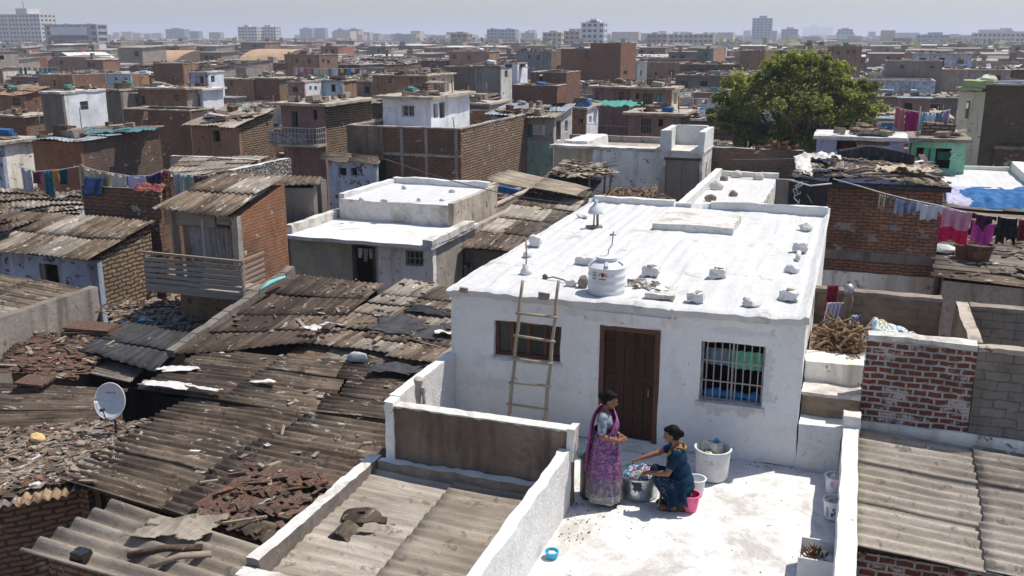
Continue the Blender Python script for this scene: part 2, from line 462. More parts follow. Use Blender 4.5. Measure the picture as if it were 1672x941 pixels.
def white_roof(name, mi):
 """rolled whitewash over brush strokes running front to back"""
 t = NT(name, .85, .2); o = t.oc()
 st = t.noise(t.sc(o, (4.6, .42, 1)), 1.0, 5, .6, .7); big = t.noise(o, .5, 6, .62); mid = t.noise(o, 3.0, 8, .68, .6); fine = t.noise(o, 20, 5, .65)
 base = t.mix(t.rng(st, .33, .66), (.53,.535,.545), (.625,.623,.618))
 base = t.mix(t.rng(big, .48, .62, 0, .45*mi), base, (.57,.565,.555))
 base = t.mix(t.rng(mid, .54, .64, 0, .5*mi), base, (.50,.49,.47))
 base = t.mix(t.rng(t.noise(o, 1.1, 11, .72, .3), .585, .64, 0, .8*mi), base, t.mix(fine, (.42,.38,.33), (.2,.17,.15)))
 h = t.math('ADD', t.math('MULTIPLY', st, 1.0), t.math('ADD', t.math('MULTIPLY', mid, .8), t.math('MULTIPLY', fine, .2)))
 t.bump(h, .7, .05)
 return t.col(base)
M = {}
def mats():
 M['white'] = whitewash('whitewash', (.70,.695,.68), .32, .8)
 M['white_wall'] = whitewash('whitewashed_wall', (.86,.845,.815), .24, 1.1, 1.3, (.60,.57,.53), .60, spots=((1.72,.86,.45,.16,(.50,.46,.41),.6),(2.28,1.25,.14,.42,(.58,.56,.53),.55),(-.2,2.12,.8,.09,(.58,.56,.54),.5),(-2.2,.75,.5,.14,(.62,.6,.57),.4),(1.9,2.05,.5,.06,(.6,.58,.56),.4)))
 M['white_roof'] = white_roof('whitewashed_roof', .75)
 M['white_floor'] = whitewash('whitewashed_floor', (.69,.688,.685), .55, .6, 1.1, (.47,.44,.40), .55)
 M['white_worn'] = whitewash('worn_whitewash', (.66,.645,.615), .6, .8, 1.2, (.42,.37,.31), .54)
 M['white_stain'] = plaster('stained_whitewash', (.86,.83,.77), (.42,.33,.23), .6, (.30,.22,.145), .5)
 M['brown_plaster'] = plaster('brown_plaster', (.195,.15,.116), (.09,.066,.048), .85, (.27,.215,.17), .45, 1.0, .3)
 M['brown_block'] = brick('brown_plastered_blocks', (.185,.138,.104), (.165,.125,.095), (.15,.113,.087), .02, .55, .19, soot=.35, white=.2, wc=(.26,.205,.16), mess=.06, bump=.7)
 M['grey_block'] = brick('grey_plastered_blocks', (.225,.205,.188), (.20,.182,.168), (.195,.177,.162), .012, .34, .14, soot=.5, white=.35, wc=(.30,.28,.262), mess=.025, bump=.35)
 M['olive'] = plaster('olive_plaster', (.34,.33,.265), (.18,.165,.13), .4, (.33,.31,.27), .3)
 M['bluewhite'] = plaster('pale_blue_plaster', (.42,.48,.60), (.17,.16,.17), .6, (.15,.11,.09), .7)
 M['offwhite'] = plaster('off_white_plaster', (.60,.59,.57), (.2,.17,.14), .5, (.25,.2,.16), .5)
 M['cream'] = plaster('cream_plaster', (.66,.58,.44), (.2,.16,.12), .5, (.3,.23,.17), .4)
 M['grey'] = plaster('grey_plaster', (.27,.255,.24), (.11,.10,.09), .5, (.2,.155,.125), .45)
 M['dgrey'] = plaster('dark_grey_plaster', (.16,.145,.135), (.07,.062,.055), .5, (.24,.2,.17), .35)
 M['brown'] = plaster('earth_brown_plaster', (.25,.162,.11), (.09,.07,.055), .5, (.17,.10,.07), .5)
 M['pink'] = plaster('dusty_rose_plaster', (.25,.165,.15), (.1,.08,.07), .5, (.2,.15,.12), .45)
 M['lilac'] = plaster('lilac_plaster', (.43,.44,.62), (.2,.17,.17), .4, (.25,.18,.14), .45)
 M['teal'] = plaster('teal_plaster', (.18,.30,.28), (.1,.1,.09), .5, (.26,.24,.22), .5)
 M['green'] = plaster('mint_green_plaster', (.20,.46,.33), (.1,.12,.1), .35, (.35,.4,.35), .3)
 M['sky_blue'] = plaster('faded_blue_plaster', (.30,.40,.48), (.12,.12,.12), .5, (.2,.17,.15), .5)
 M['ochre'] = plaster('yellow_ochre_plaster', (.60,.42,.16), (.2,.15,.1), .4, (.3,.22,.15), .4)
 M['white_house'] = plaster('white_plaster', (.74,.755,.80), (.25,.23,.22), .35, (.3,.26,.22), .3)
 M['concrete'] = plaster('bare_concrete', (.30,.28,.26), (.1,.09,.08), .55, (.2,.18,.16), .4, .8)
 M['dconcrete'] = plaster('sooty_concrete', (.17,.155,.145), (.06,.055,.05), .5, (.28,.26,.24), .4, .9)
 M['slab'] = plaster('weathered_roof_slab', (.36,.33,.29), (.1,.085,.075), .6, (.17,.14,.12), .5, .8)
 M['slab_dark'] = plaster('dark_roof_slab', (.22,.195,.17), (.08,.07,.06), .6, (.4,.37,.33), .35, .8)
 M['slab_white'] = whitewash('pale_roof_slab', (.68,.67,.65), .7, .6, 1, (.4,.36,.31), .55)
 M['brick_red'] = brick('red_brick', (.27,.085,.042), (.17,.062,.036), (.45,.43,.41), .017, white=.3, soot=.35)
 M['brick_orange'] = brick('orange_brick', (.36,.155,.075), (.24,.10,.052), (.25,.2,.165), soot=.45, white=.1)
 M['brick_warm'] = brick('warm_brown_brick', (.34,.175,.10), (.20,.11,.07), (.12,.1,.085), .02, .25, .09, soot=.5, white=.2, mess=.03)
 M['brick_brown'] = brick('brown_brick', (.27,.128,.08), (.17,.088,.058), (.13,.11,.095), .022, .32, .12, soot=.5, white=.25, mess=.03)
 M['brick_dark'] = brick('sooty_brick', (.165,.098,.074), (.10,.067,.053), (.13,.115,.10), .022, .32, .12, soot=.5, white=.3, mess=.03)
 M['brick_tan'] = brick('tan_brick', (.33,.235,.165), (.23,.155,.105), (.09,.07,.058), .03, .34, .125, soot=.3, white=.2, mess=.035, bump=1)
 M['brick_mortar'] = brick('whitewash_jointed_brick', (.22,.062,.034), (.12,.044,.028), (.50,.48,.47), .021, .205, .098, soot=.3, white=.5, wc=(.48,.45,.43), mess=.022, bump=1.2)
 M['brick_big'] = brick('large_rough_brick', (.40,.175,.09), (.24,.115,.07), (.15,.125,.11), .018, .25, .086, soot=.5, white=.5, wc=(.36,.33,.30), mess=.036, bump=1.2)
 M['brick_plaster'] = brick('thinly_plastered_brick', (.25,.185,.125), (.2,.15,.105), (.30,.24,.18), .02, .36, .14, soot=.35, white=.2, wc=(.4,.36,.3), mess=.02)
 M['cem_a'] = roofing('brown_cement_sheet', (.072,.052,.038), (.19,.145,.11), samt=.42, damt=.45)  # streak contrast paints in lit ridges and shaded valleys
 M['cem_b'] = roofing('grey_cement_sheet', (.10,.073,.053), (.24,.185,.137), samt=.55, damt=.5)  # ridge light and valley shade put into these streak colours too
 M['cem_c'] = roofing('dark_cement_sheet', (.050,.036,.028), (.118,.087,.066), samt=.3, damt=.5)
 M['pale_a'] = roofing('sun_bleached_sheet', (.33,.285,.235), (.45,.40,.345), (.55,.5,.43), .2, (.19,.16,.13), .35)
 M['pale_b'] = roofing('sandy_cement_sheet', (.285,.24,.195), (.365,.315,.26), (.5,.46,.4), .2, (.13,.105,.085), .5)
 M['ash_a'] = roofing('ash_grey_sheet', (.20,.17,.142), (.375,.33,.28), (.6,.57,.52), .5, (.15,.125,.105), .6)  # pale and dark streaks again carry ridge light and valley shade
 M['rust'] = roofing('rusty_iron_sheet', (.10,.066,.05), (.155,.105,.082), (.42,.36,.3), .3, (.07,.045,.035), .5, .7)
 M['rust_tan'] = roofing('tan_rust_sheet', (.30,.20,.125), (.38,.27,.18), (.5,.42,.33), .3, (.13,.08,.05), .5, .3)
 M['tin'] = roofing('blue_grey_tin_sheet', (.24,.29,.33), (.34,.39,.43), (.5,.5,.5), .4, (.12,.12,.12), .5, .12, .6)
 M['felt'] = roofing('black_bitumen_felt', (.045,.045,.05), (.075,.073,.077), (.35,.33,.32), .3, (.025,.025,.027), .5, 0, .75)
 M['patch_dk'] = roofing('dark_tarred_patch', (.10,.085,.072), (.14,.12,.10), (.3,.27,.23), .25, (.05,.042,.036), .5)
 M['tan_slab'] = roofing('dry_tan_boards', (.34,.275,.20), (.43,.36,.27), (.5,.45,.38), .2, (.16,.12,.09), .45)
 M['wood_door'] = wood('dark_red_wood', (.030,.013,.009), (.062,.026,.016), (10, 10, .7), .5, ((.19,.13,.1), .73))
 M['wood_old'] = wood('grey_weathered_wood', (.22,.17,.125), (.33,.27,.21))
 M['wood_h'] = wood('weathered_plank', (.23,.19,.155), (.36,.32,.28), (.8, .8, 14), .8, ((.09,.07,.055), .66))
 M['wood_dark'] = wood('dark_timber', (.055,.04,.03), (.10,.075,.055))
 M['wood_frame'] = wood('brown_frame_wood', (.095,.042,.025), (.15,.07,.042), (8, 8, .9), .6)
 M['bamboo'] = wood('bleached_bamboo', (.30,.225,.15), (.42,.34,.25), (20, 20, 1.2), .6, ((.16,.11,.07), .7))
 M['branch'] = wood('dry_branch', (.15,.095,.055), (.29,.195,.115), (6, 6, 6), .85)
 M['door_grey'] = wood('greige_door_wood', (.23,.18,.145), (.31,.26,.215), (9, 9, .6), .75, ((.13,.095,.07), .64))
 M['dark'] = simple('dark_interior', (.018,.016,.015), .9, .1, var=.4)  # near-black colour stands in for the shade under roofs and in openings
 M['void'] = simple('unlit_room_dark', (.05,.044,.04), .95, .05, var=.4)  # inner walls coloured almost black to paint the unlit rooms
 M['glass'] = simple('dusty_window_glass', (.035,.038,.042), .25, .5, var=.3, bump=0)
 M['iron'] = simple('painted_iron', (.12,.085,.08), .55, .4, .2, spots=((.2,.09,.05), .6))
 M['iron_pale'] = simple('pale_painted_iron', (.38,.33,.32), .55, .4, spots=((.2,.1,.06), .62))
 M['steel'] = simple('galvanised_steel', (.42,.43,.44), .45, .5, .7)
 M['alu'] = simple('dented_aluminium', (.62,.68,.70), .28, .5, .9, .25, 9, .5, ((.30,.31,.31), .63))
 M['plastic_white'] = simple('white_plastic', (.70,.71,.72), .42, .4, var=.08, spots=((.5,.48,.45), .66))
 M['plastic_grey'] = simple('pale_grey_plastic', (.56,.58,.60), .4, .4, var=.08)
 M['plastic_pink'] = simple('pink_plastic', (.80,.13,.30), .38, .45, var=.06)
 M['plastic_blue'] = simple('turquoise_plastic', (.05,.40,.62), .35, .45, var=.1)
 M['plastic_black'] = simple('black_plastic', (.022,.022,.024), .4, .4)
 M['plastic_sheet'] = simple('torn_white_plastic', (.66,.63,.61), .5, .35, var=.25, scale=9)
 M['tarp_black'] = cloth('black_tarpaulin', (.020,.021,.024), (.042,.042,.047), 5); M['tarp_black'].node_tree.nodes['Principled BSDF'].inputs['Roughness'].default_value = .5
 M['tarp_grey'] = cloth('charcoal_tarpaulin', (.045,.046,.052), (.08,.08,.088), 6)
 M['tarp_blue'] = cloth('blue_tarpaulin', (.02,.085,.235), (.06,.17,.36), 3)
 M['net_green'] = cloth('teal_netting', (.05,.22,.19), (.12,.33,.29), 14)
 M['net_blue'] = cloth('blue_green_netting', (.05,.13,.15), (.10,.21,.23), 14)
 M['red_mark'] = simple('red_print', (.50,.075,.035), .5, .3, var=.1)
 M['ink'] = simple('dark_print', (.06,.06,.065), .6, .2)
 M['ink_pale'] = simple('grey_print', (.30,.31,.33), .6, .2)
 M['white_mark'] = simple('white_print', (.75,.74,.73), .6, .2, var=.1)
 M['green_mark'] = simple('green_print', (.03,.16,.13), .6, .2)
 M['stone'] = simple('rubble_stone', (.27,.23,.19), .95, .1, var=.4, scale=5, bump=.4)
 M['stone_yellow'] = simple('yellow_sandstone', (.62,.44,.22), .9, .15, var=.2, bump=.4)
 M['brickbit'] = simple('broken_brick', (.165,.088,.062), .95, .1, var=.4, bump=.4)
 M['brickdust'] = simple('pale_mortar_rubble', (.32,.275,.225), .95, .1, var=.4, bump=.4)
 M['scrapdark'] = simple('scrap_metal', (.09,.06,.045), .8, .3, var=.4, spots=((.2,.09,.05), .52))
 M['skin'] = simple('brown_skin', (.22,.105,.062), .5, .35, var=.1, scale=12, bump=.05)
 M['skin'].node_tree.nodes['Principled BSDF'].inputs['Subsurface Weight'].default_value = .06
 M['hair'] = simple('black_hair', (.005,.0045,.0045), .65, .1, var=.3, scale=30)
 M['eye'] = simple('eye_white', (.6,.58,.55), .3, .5, bump=0); M['lip'] = simple('lip', (.22,.06,.05), .5, .3, bump=0)
 M['leather'] = simple('brown_sandal', (.06,.035,.025), .6, .3)
 t = NT('dusty_earth', .95, .1); o = t.oc(); a = t.noise(o, .03, 8, .65); b = t.noise(o, .9, 8, .7)
 t.bump(b, .5, .1); M['ground'] = t.col(t.mix(t.rng(a, .35, .65), t.mix(b, (.10,.075,.055), (.2,.155,.12)), t.mix(b, (.16,.125,.1), (.27,.22,.175))))
mats()
# ------------------------------------------------------------------ sun, sky, air, camera, ground
SUNV = Vector((.38, .33, 1.0)).normalized()
def setting():
 w = bpy.data.worlds.new('World'); SC.world = w; w.use_nodes = True
 nt = w.node_tree; bg = nt.nodes['Background']
 sk = nt.nodes.new('ShaderNodeTexSky'); sk.sky_type = 'NISHITA'; sk.sun_disc = False
 sk.sun_elevation = math.asin(SUNV.z); sk.sun_rotation = math.atan2(SUNV.x, SUNV.y)
 sk.altitude = 100; sk.air_density = 1.0; sk.dust_density = 1.3; sk.ozone_density = 3.0
 nt.links.new(sk.outputs[0], bg.inputs[0]); bg.inputs[1].default_value = .118
 l = bpy.data.lights.new('sun', 'SUN'); l.energy = 4.85; l.angle = math.radians(.5); l.color = (1, .94, .84)
 lo = bpy.data.objects.new('sun', l); COL.objects.link(lo); lo.rotation_euler = SUNV.to_track_quat('Z', 'Y').to_euler(); lo.location = (30, 30, 60)
 cam = bpy.data.cameras.new('camera'); cam.sensor_width = 36; cam.lens = F_/1672*36; cam.clip_start = .1; cam.clip_end = 20000
 co = bpy.data.objects.new('camera', cam); COL.objects.link(co); co.location = (0, 0, HC)
 co.rotation_euler = (PI/2-PITCH, 0, YAW); SC.camera = co
 vs = SC.view_settings; vs.view_transform = 'Standard'; vs.look = 'None'; vs.exposure = .1; vs.gamma = 1; vs.use_curve_mapping = False
 SC.cycles.use_denoising = True; SC.cycles.volume_bounces = 1; SC.cycles.max_bounces = 6; SC.cycles.diffuse_bounces = 3
 SC.cycles.glossy_bounces = 2; SC.cycles.transmission_bounces = 2; SC.cycles.transparent_max_bounces = 6
 SC.cycles.caustics_reflective = False; SC.cycles.caustics_refractive = False
 SC.cycles.use_adaptive_sampling = True; SC.cycles.adaptive_threshold = .02
 mb = MB()
 mb.quadgrid((-7000,-3000,GZ), (7000,-3000,GZ), (7000,8000,GZ), (-7000,8000,GZ), 14, 11)
 tag(mb.build('ground', M['ground'], base=(0,0,GZ)), kind='structure')
 mb = MB(); mb.box(-7100,-3100,GZ-1,7100,8100,70)
 v = bpy.data.materials.new('haze_air'); v.use_nodes = True; t = v.node_tree
 t.nodes.remove(t.nodes['Principled BSDF']); pv = t.nodes.new('ShaderNodeVolumePrincipled')
 pv.inputs['Color'].default_value = (.74,.80,.95,1); pv.inputs['Density'].default_value = .00042; pv.inputs['Anisotropy'].default_value = .2
 t.links.new(pv.outputs[0], t.nodes['Material Output'].inputs['Volume'])
 h = mb.build('haze', v, base=(0,0,GZ-1)); tag(h, kind='stuff')
 h.visible_shadow = True
setting()
# ------------------------------------------------------------------ generic house fittings
def window_part(parent, ax, h, pos, frame='wood_frame', bars=0, hb=0, pane='glass', depth=.1, fw=.045, name='window', mull=0):
 """a frame standing inside the reveal, with pane and bars as sub-parts. h=(u0,z0,u1,z1)"""
 u0, z0, u1, z1 = h
 def bx(mb, a, za, b, zb, p, q):
  if ax == 'x': mb.box(a, pos+p, za, b, pos+q, zb)
  else: mb.box(pos-q, a, za, pos-p, b, zb)
 mb = MB(); e = .002
 bx(mb, u0+e, z0+e, u0+fw, z1-e, depth-.03, depth+.03); bx(mb, u1-fw, z0+e, u1-e, z1-e, depth-.03, depth+.03)
 bx(mb, u0+fw, z0+e, u1-fw, z0+fw, depth-.03, depth+.03); bx(mb, u0+fw, z1-fw, u1-fw, z1-e, depth-.03, depth+.03)
 for k in range(mull):
  u = lerp(u0, u1, (k+1)/(mull+1)); bx(mb, u-fw*.45, z0+fw, u+fw*.45, z1-fw, depth-.025, depth+.025)
 w = mb.build(name, M[frame], parent)
 if pane:
  mb = MB(); bx(mb, u0+fw, z0+fw, u1-fw, z1-fw, depth+.005, depth+.012); mb.build('pane', M[pane], w)
 if bars:
  mb = MB()
  for k in range(bars):
   u = lerp(u0+fw, u1-fw, (k+.5)/bars); bx(mb, u-.008, z0+fw, u+.008, z1-fw, depth-.055, depth-.035)
  for k in range(hb):
   z = lerp(z0, z1, (k+1)/(hb+1)); bx(mb, u0+.004, z-.009, u1-.004, z+.009, depth-.068, depth-.056)
  mb.build('bars', M['iron_pale'], w)
 return w
# ------------------------------------------------------------------ the whitewashed house and its terrace
HX0, HX1, HY0, HY1, HZ = -6.05, -.44, 13.9, 22.75, 2.35
def rough_white(mb, seed, amp=.02): mb.rough(amp, 1.6, seed)
def main_house():
 r = thing('whitewashed_house', 'low whitewashed house with dark red wooden door, opening on the white terrace with two women', 'house', ((HX0+HX1)/2, HY0, 0))
 wl = (PY(806,524,HY0), PY(915,594,HY0)); dr = (PY(980,530,HY0), PY(1071,736,HY0)); wr = (PY(1146,556,HY0), PY(1243,666,HY0))
 hL = (wl[0].x, wl[1].z, wl[1].x, wl[0].z+.02); hR = (wr[0].x, wr[1].z, wr[1].x, wr[0].z); hD = (dr[0].x, .06, dr[1].x, dr[0].z)
 mb = MB()
 panel(mb, 'x', HX0, HX1, 0, 2.30, HY0, .22, (hL, hD, hR), .14)
 panel(mb, 'y', HY0+.22, HY1, 0, 2.30, HX1, .2, (), .35)
 mb.box(HX0, HY0+.22, 0, HX0+.2, HY1, 2.3, cell=.4); mb.box(HX0+.2, HY1-.2, 0, HX1-.2, HY1, 2.3)
 mb.rough(.022, 1.4, 3); mb.rough(.007, 7, 8)
 mb.build('wall', M['white_wall'], r, sharp=50)
 mb = MB(); mb.box(HX0+.21, HY0+1.6, .01, HX1-.21, HY0+1.7, 2.28); mb.box(HX0+.21, HY0+.23, -.05, HX1-.21, HY0+1.6, .005); mb.build('inner_wall', M['void'], r)
 mb = MB(); x0, x1, y0, y1 = HX0-.05, HX1+.05, HY0-.09, HY1
 NX, NY = 90, 130
 def top(u, v):
  x = lerp(x0, x1, u); y = lerp(y0, y1, v)
  z = HZ+.03*nz((x*.5, y*.4, 0), 1, 2)+.020*nz((x*3.8, y*.6, 1), 1)+.012*nz((x*6, y*5, 8), 1)+.014*nz((x, y, 3), 2.6)
  z += .013*math.sin(x*2*PI/.24+.9*nz((x, y*.3, 7), .8))*max(0, min(1, .5+1.2*nz((x, y, 9), .3)))*min(1, max(0, (y-y0-.4)))
  e = nz((x*4, 0, 5), 1)*.025+nz((x*11, 0, 4), 1)*.018
  if v == 0: z -= .03; y += e
  if u > .985: z += .06+.03*nz((0, y*2, 3), 1)
  if u < .015: z -= .03; x += .02*nz((0, y*3, 1), 1)
  if v > .985: z += .10+.05*nz((x*1.5, 0, 2), 1)
  return (x, y, z)
 mb.grid(top, NX, NY, 0)
 st = len(mb.v)
 def frontedge(u, v):
  p = top(u, 0); n = nz((p[0]*7, v*2, 6), 1)*.02
  return (p[0], p[1]+n*v+.055*v**2, p[2]-.115*v-.02*v*nz((p[0]*3, 0, 0), 1))
 def f2(u, v): return frontedge(u, 1-v)
 mb.grid(f2, NX, 4, 0)
 def right(u, v):
  p = top(1, u); return (p[0]-.02*(1-v), p[1], p[2]-.16*(1-v))
 mb.grid(right, NY, 2, 1)
 def left(u, v):
  p = top(0, 1-u); return (p[0]+.03*(1-v), p[1], p[2]-.14*(1-v))
 mb.grid(left, NY, 2, 0)
 def under(u, v):
  p = frontedge(u, 1); return (p[0], p[1]+.3*(1-v), p[2])
 mb.grid(under, NX, 1, 0)
 mb.build('roof', [M['white_roof'], M['white_worn']], r, sharp=60)
 mb = MB()                                  # the low raised slab on the roof
 a, b, c, d = P(1066,374,HZ+.02), P(1197,381,HZ+.02), P(1209,352,HZ+.15), P(1092,346,HZ+.15)
 mb.box(a.x, a.y, HZ-.02, b.x, lerp(c.y, d.y, .5), HZ+.15, cell=.2); mb.rough(.02, 2.2, 4)
 mb.build('roof_hatch', M['white_worn'], r, sharp=40)
 mb = MB(); mb.box(HX0+.1, HY1-.14, HZ-.05, -3.95, HY1+.02, HZ+.16, cell=.15); mb.box(-3.1, HY1-.12, HZ-.05, HX1, HY1+.03, HZ+.19, cell=.15)
 mb.box(-3.9, HY1-.11, HZ-.05, -3.55, HY1+.01, HZ+.10, cell=.15, m=1); mb.rough(.035, 2.1, 9); mb.build('parapet', [M['white'], M['white_worn']], r, sharp=50)
 for (u, v, w, h) in ((757,473,14,9), (888,483,18,12)):
  p = PY(u, v, HY0-.10); mb = MB(); mb.obox((p.x, HY0-.085, p.z-.01), (w/200, .028, h/210), (.1,.05,.1)); mb.rough(.012, 9, u); mb.build('broken_edge', M['brickdust'], r)
 p0 = PY(950,498,HY0-.02); p1 = PY(985,505,HY0-.02)
 mb = MB(); q = PY(1098,512,HY0-.06); mb.tube([(q.x, HY0-.07, q.z+.08), (q.x+.01, HY0-.045, q.z-.03), (q.x-.01, HY0-.02, q.z-.14)], [.035,.03,.02], 8); mb.build('lime_drip', M['white'], r)
 mb = MB(); mb.box(hD[0]-.25, HY0-.035, hD[3]+.06, hD[2]+.22, HY0+.02, hD[3]+.22, cell=.1); mb.rough(.014, 4, 6); mb.build('lintel', M['white_stain'], r, sharp=50)
 mb = MB(); u0, z0, u1, z1 = hD
 mb.box(u0+.002, HY0-.012, z0, u0+.075, HY0+.10, z1-.002); mb.box(u1-.08, HY0-.012, z0, u1-.002, HY0+.10, z1-.002); mb.box(u0+.075, HY0-.010, z1-.075, u1-.08, HY0+.10, z1-.002)
 fr = mb.build('door_frame', M['wood_frame'], r)
 mb = MB(); n = 5
 for k in range(n):
  a = lerp(u0+.08, u1-.085, k/n); b = lerp(u0+.08, u1-.085, (k+1)/n)
  mb.box(a+.004, HY0+.05-(.006 if k % 2 else 0), z0+.03, b-.004, HY0+.085, z1-.08)
 for zz in (.45, 1.05, 1.6): mb.box(u0+.09, HY0+.043, zz, u1-.095, HY0+.052, zz+.09)
 mb.rough(.004, 3, 5)
 door = mb.build('door', M['wood_door'], r)
 mb = MB(); mb.tube([(u1-.16, HY0+.05, .95), (u1-.16, HY0+.0, .95), (u1-.16, HY0+.0, .84), (u1-.16, HY0+.05, .84)], .009, 6); mb.build('handle', M['steel'], door)
 mb = MB(); mb.box(u0-.12, HY0-.30, 0, u1+.1, HY0+.2, .055, cell=.12); mb.rough(.014, 2, 9, zs=.6); mb.build('doorstep', M['white_stain'], r, sharp=50)
 window_part(r, 'x', hL, HY0, 'wood_frame', 0, 0, 'glass', .12, .06, mull=3)
 w = window_part(r, 'x', hR, HY0, 'iron_pale', 8, 2, None, .12, .03, mull=1)
 mb = MB(); sx, sz = hR[2]-hR[0], hR[3]-hR[1]                                    # cloth hung behind the bars
 def cur(u, v): return (lerp(hR[0]+.03, hR[0]+.52*sx, u), HY0+.30+.02*math.sin(u*22), lerp(hR[1]+.52*sz, hR[1]+.80*sz, v))
 mb.grid(cur, 24, 3); mb.build('hanging_cloth', cloth('slate_blue_cloth', (.16,.24,.30), (.28,.36,.40)), w)
 mb = MB()
 def cur2(u, v): return (lerp(hR[0]+.45*sx, hR[2]-.03, u), HY0+.27+.02*math.sin(u*26), lerp(hR[1]+.5*sz, hR[1]+.80*sz, v))
 mb.grid(cur2, 24, 3); mb.build('hanging_cloth', cloth('pale_green_cloth', (.15,.50,.30), (.25,.60,.42)), w)
 mb = MB()
 for k in range(7): mb.ell((lerp(hR[0]+.12, hR[2]-.12, k/6), HY0+.22, hR[1]+.06), (.11, .06, .075+.03*math.sin(k*2.3)), 10, 6)
 mb.rough(.03, 5, 2); mb.build('folded_cloth', cloth('bright_blue_cloth', (.03,.16,.42), (.06,.28,.50)), w)
 mb = MB(); mb.box(hR[0]-.05, HY0-.05, hR[1]-.07, hR[2]+.05, HY0+.08, hR[1]-.002, cell=.12); mb.rough(.01, 4, 6); mb.build('sill', M['white_worn'], w, sharp=50)
 mb = MB(); mb.box(hL[0]-.03, HY0-.03, hL[1]-.05, hL[2]+.03, HY0+.08, hL[1]-.002, cell=.12); mb.rough(.01, 4, 7); mb.build('sill', M['white_worn'], r, sharp=50)
 return hD
HD = main_house()
def lump(c, r, seed, mats_, name, label, cat, n=(14, 9), amp=.25, group=None, flat=.0, boxy=False, top=None):
 mb = MB(); c = Vector(c)
 if boxy:
  s0 = len(mb.v); mb.box(c.x-r[0], c.y-r[1], c.z, c.x+r[0], c.y+r[1], c.z+r[2]*1.7, cell=min(r)*.55, mtop=0)
  mb.rough(min(r)*amp, 1.6/max(r), seed, s0)
  if top: mb.obox((c.x+r[0]*.1, c.y, c.z+r[2]*1.75), (r[0]*.55, r[1]*.5, r[2]*.16), (.1,.08,seed), 1)
  o = mb.build(name, mats_, base=c, sharp=45)
 else:
  mb.ell(c+Vector((0,0,r[2]*.55)), r, n[0], n[1], fn=lambda p: 1+amp*noise.noise(p*1.3+Vector((seed*7.1, seed, 0)))+amp*.4*noise.noise(p*3.1+Vector((seed, 0, seed))))
  mb.v = [(x, y, max(z, c.z-.02)) for x, y, z in mb.v]
  o = mb.build(name, mats_, base=c, sharp=50)
 return tag(o, label, cat, group)
def roof_items():
 z = HZ+.02; W2 = [M['white'], M['stone']]; W3 = [M['white_worn'], M['brickdust']]
 S = [ # u, v, half sizes, boxy, top?, mats, label
 (875,401,(.12,.11,.13),1,0,W2,'tall whitewashed lump on the left roof edge, above the pole stub'),
 (862,419,(.11,.09,.07),0,0,W2,'flat whitewashed lump on the left roof edge beside the upright rod'),
 (955,431,(.16,.11,.09),1,0,W2,'whitewashed block just behind the left of the water tank'),
 (933,466,(.13,.09,.08),0,0,W2,'whitewashed lump with wire running to it, left of the water tank'),
 (952,355,(.15,.13,.07),0,0,W2,'whitewashed mound near the far left roof corner by the upturned pot'),
 (1063,449,(.15,.11,.10),1,1,W2,'brick topped whitewashed block right of the water tank'),
 (1172,453,(.15,.11,.10),1,1,W2,'brick topped whitewashed block standing alone mid roof, right of centre'),
 (1315,376,(.15,.14,.11),0,0,W2,'whitewashed block nearest the far right roof corner'),
 (1306,410,(.14,.13,.11),1,0,W2,'whitewashed block on the right roof side just behind the pipe stub'),
 (1293,444,(.13,.11,.10),0,0,W2,'rounded whitewashed block on the right roof side just before the pipe stub'),
 (1288,489,(.15,.13,.10),1,1,W2,'dark topped whitewashed block near the front right roof corner'),
 (1226,500,(.14,.11,.09),0,1,W2,'whitewashed block above the barred window'),
 (1136,491,(.14,.11,.085),1,1,W2,'brick topped whitewashed block near the front edge, right of the door'),
 (1077,487,(.26,.08,.05),1,0,W3,'long flat worn slab lying at the roof edge above the door')]
 for i, (u, v, r, bx, tp, mt, lab) in enumerate(S):
  p = P(u, v, z); r = tuple(q*.88 for q in r); lump((p.x, p.y, z), r, i*1.37+.4, mt, 'painted_block', lab, 'block', boxy=bool(bx), top=tp, amp=.5, group='whitewashed blocks on the white roof')
 p = P(952,468,z); lump(p, (.09,.08,.12), 4.2, M['stone'], 'stone', 'dark grey stone against the left side of the water tank', 'stone')
 mb = MB(); rd = random.Random(4); p = P(1045,466,z)
 for k in range(46): mb.obox((p.x+rd.gauss(0,.16), p.y+rd.gauss(0,.12), z+rd.uniform(0,.03)), (rd.uniform(.015,.06), rd.uniform(.015,.045), rd.uniform(.01,.03)), (rd.uniform(-.4,.4), rd.uniform(-.4,.4), rd.uniform(0,3)), rd.randrange(2))
 tag(mb.build('mortar_rubble', [M['white_worn'], M['stone']], base=p), 'patch of broken mortar on the white roof behind the slab over the door', 'rubble', kind='stuff')
 p = P(859,447,z); r = thing('upright_rod', 'thin upright rod set in a whitewashed stub at the left roof edge', 'rod', p)
 mb = MB(); mb.lathe([(.10,0),(.095,.06),(.065,.09),(.06,.16),(0,.165)], p, 12); mb.build('stub', M['white'], r)
 mb = MB(); mb.tube([p+Vector((0,0,.1)), p+Vector((.005,0,.35)), p+Vector((-.005,.0,.62))], .013, 6); mb.build('rod', M['bamboo'], r)
 p = P(972,371,z); r = thing('upturned_pot_on_sticks', 'upturned whitened pot on short sticks near the far left roof corner', 'pot', p)
 mb = MB()
 for a, b in ((-.03,.02),(.05,-.02),(.02,.05)): mb.tube([(p.x+a*1.4, p.y+b, p.z-.02), (p.x+a, p.y+b*.5, p.z+.36)], .018, 6)
 mb.build('sticks', M['wood_old'], r)
 mb = MB(); mb.lathe([(.17,.30),(.165,.33),(.13,.42),(.06,.48),(.04,.52),(.05,.58),(0,.6)], p, 14); mb.build('pot', M['plastic_grey'], r)
 mb = MB(); mb.obox((p.x-.02, p.y-.03, p.z+.0), (.17,.1,.03), (0,0,.3)); mb.rough(.02,4,1); mb.build('base_stone', M['stone'], r)
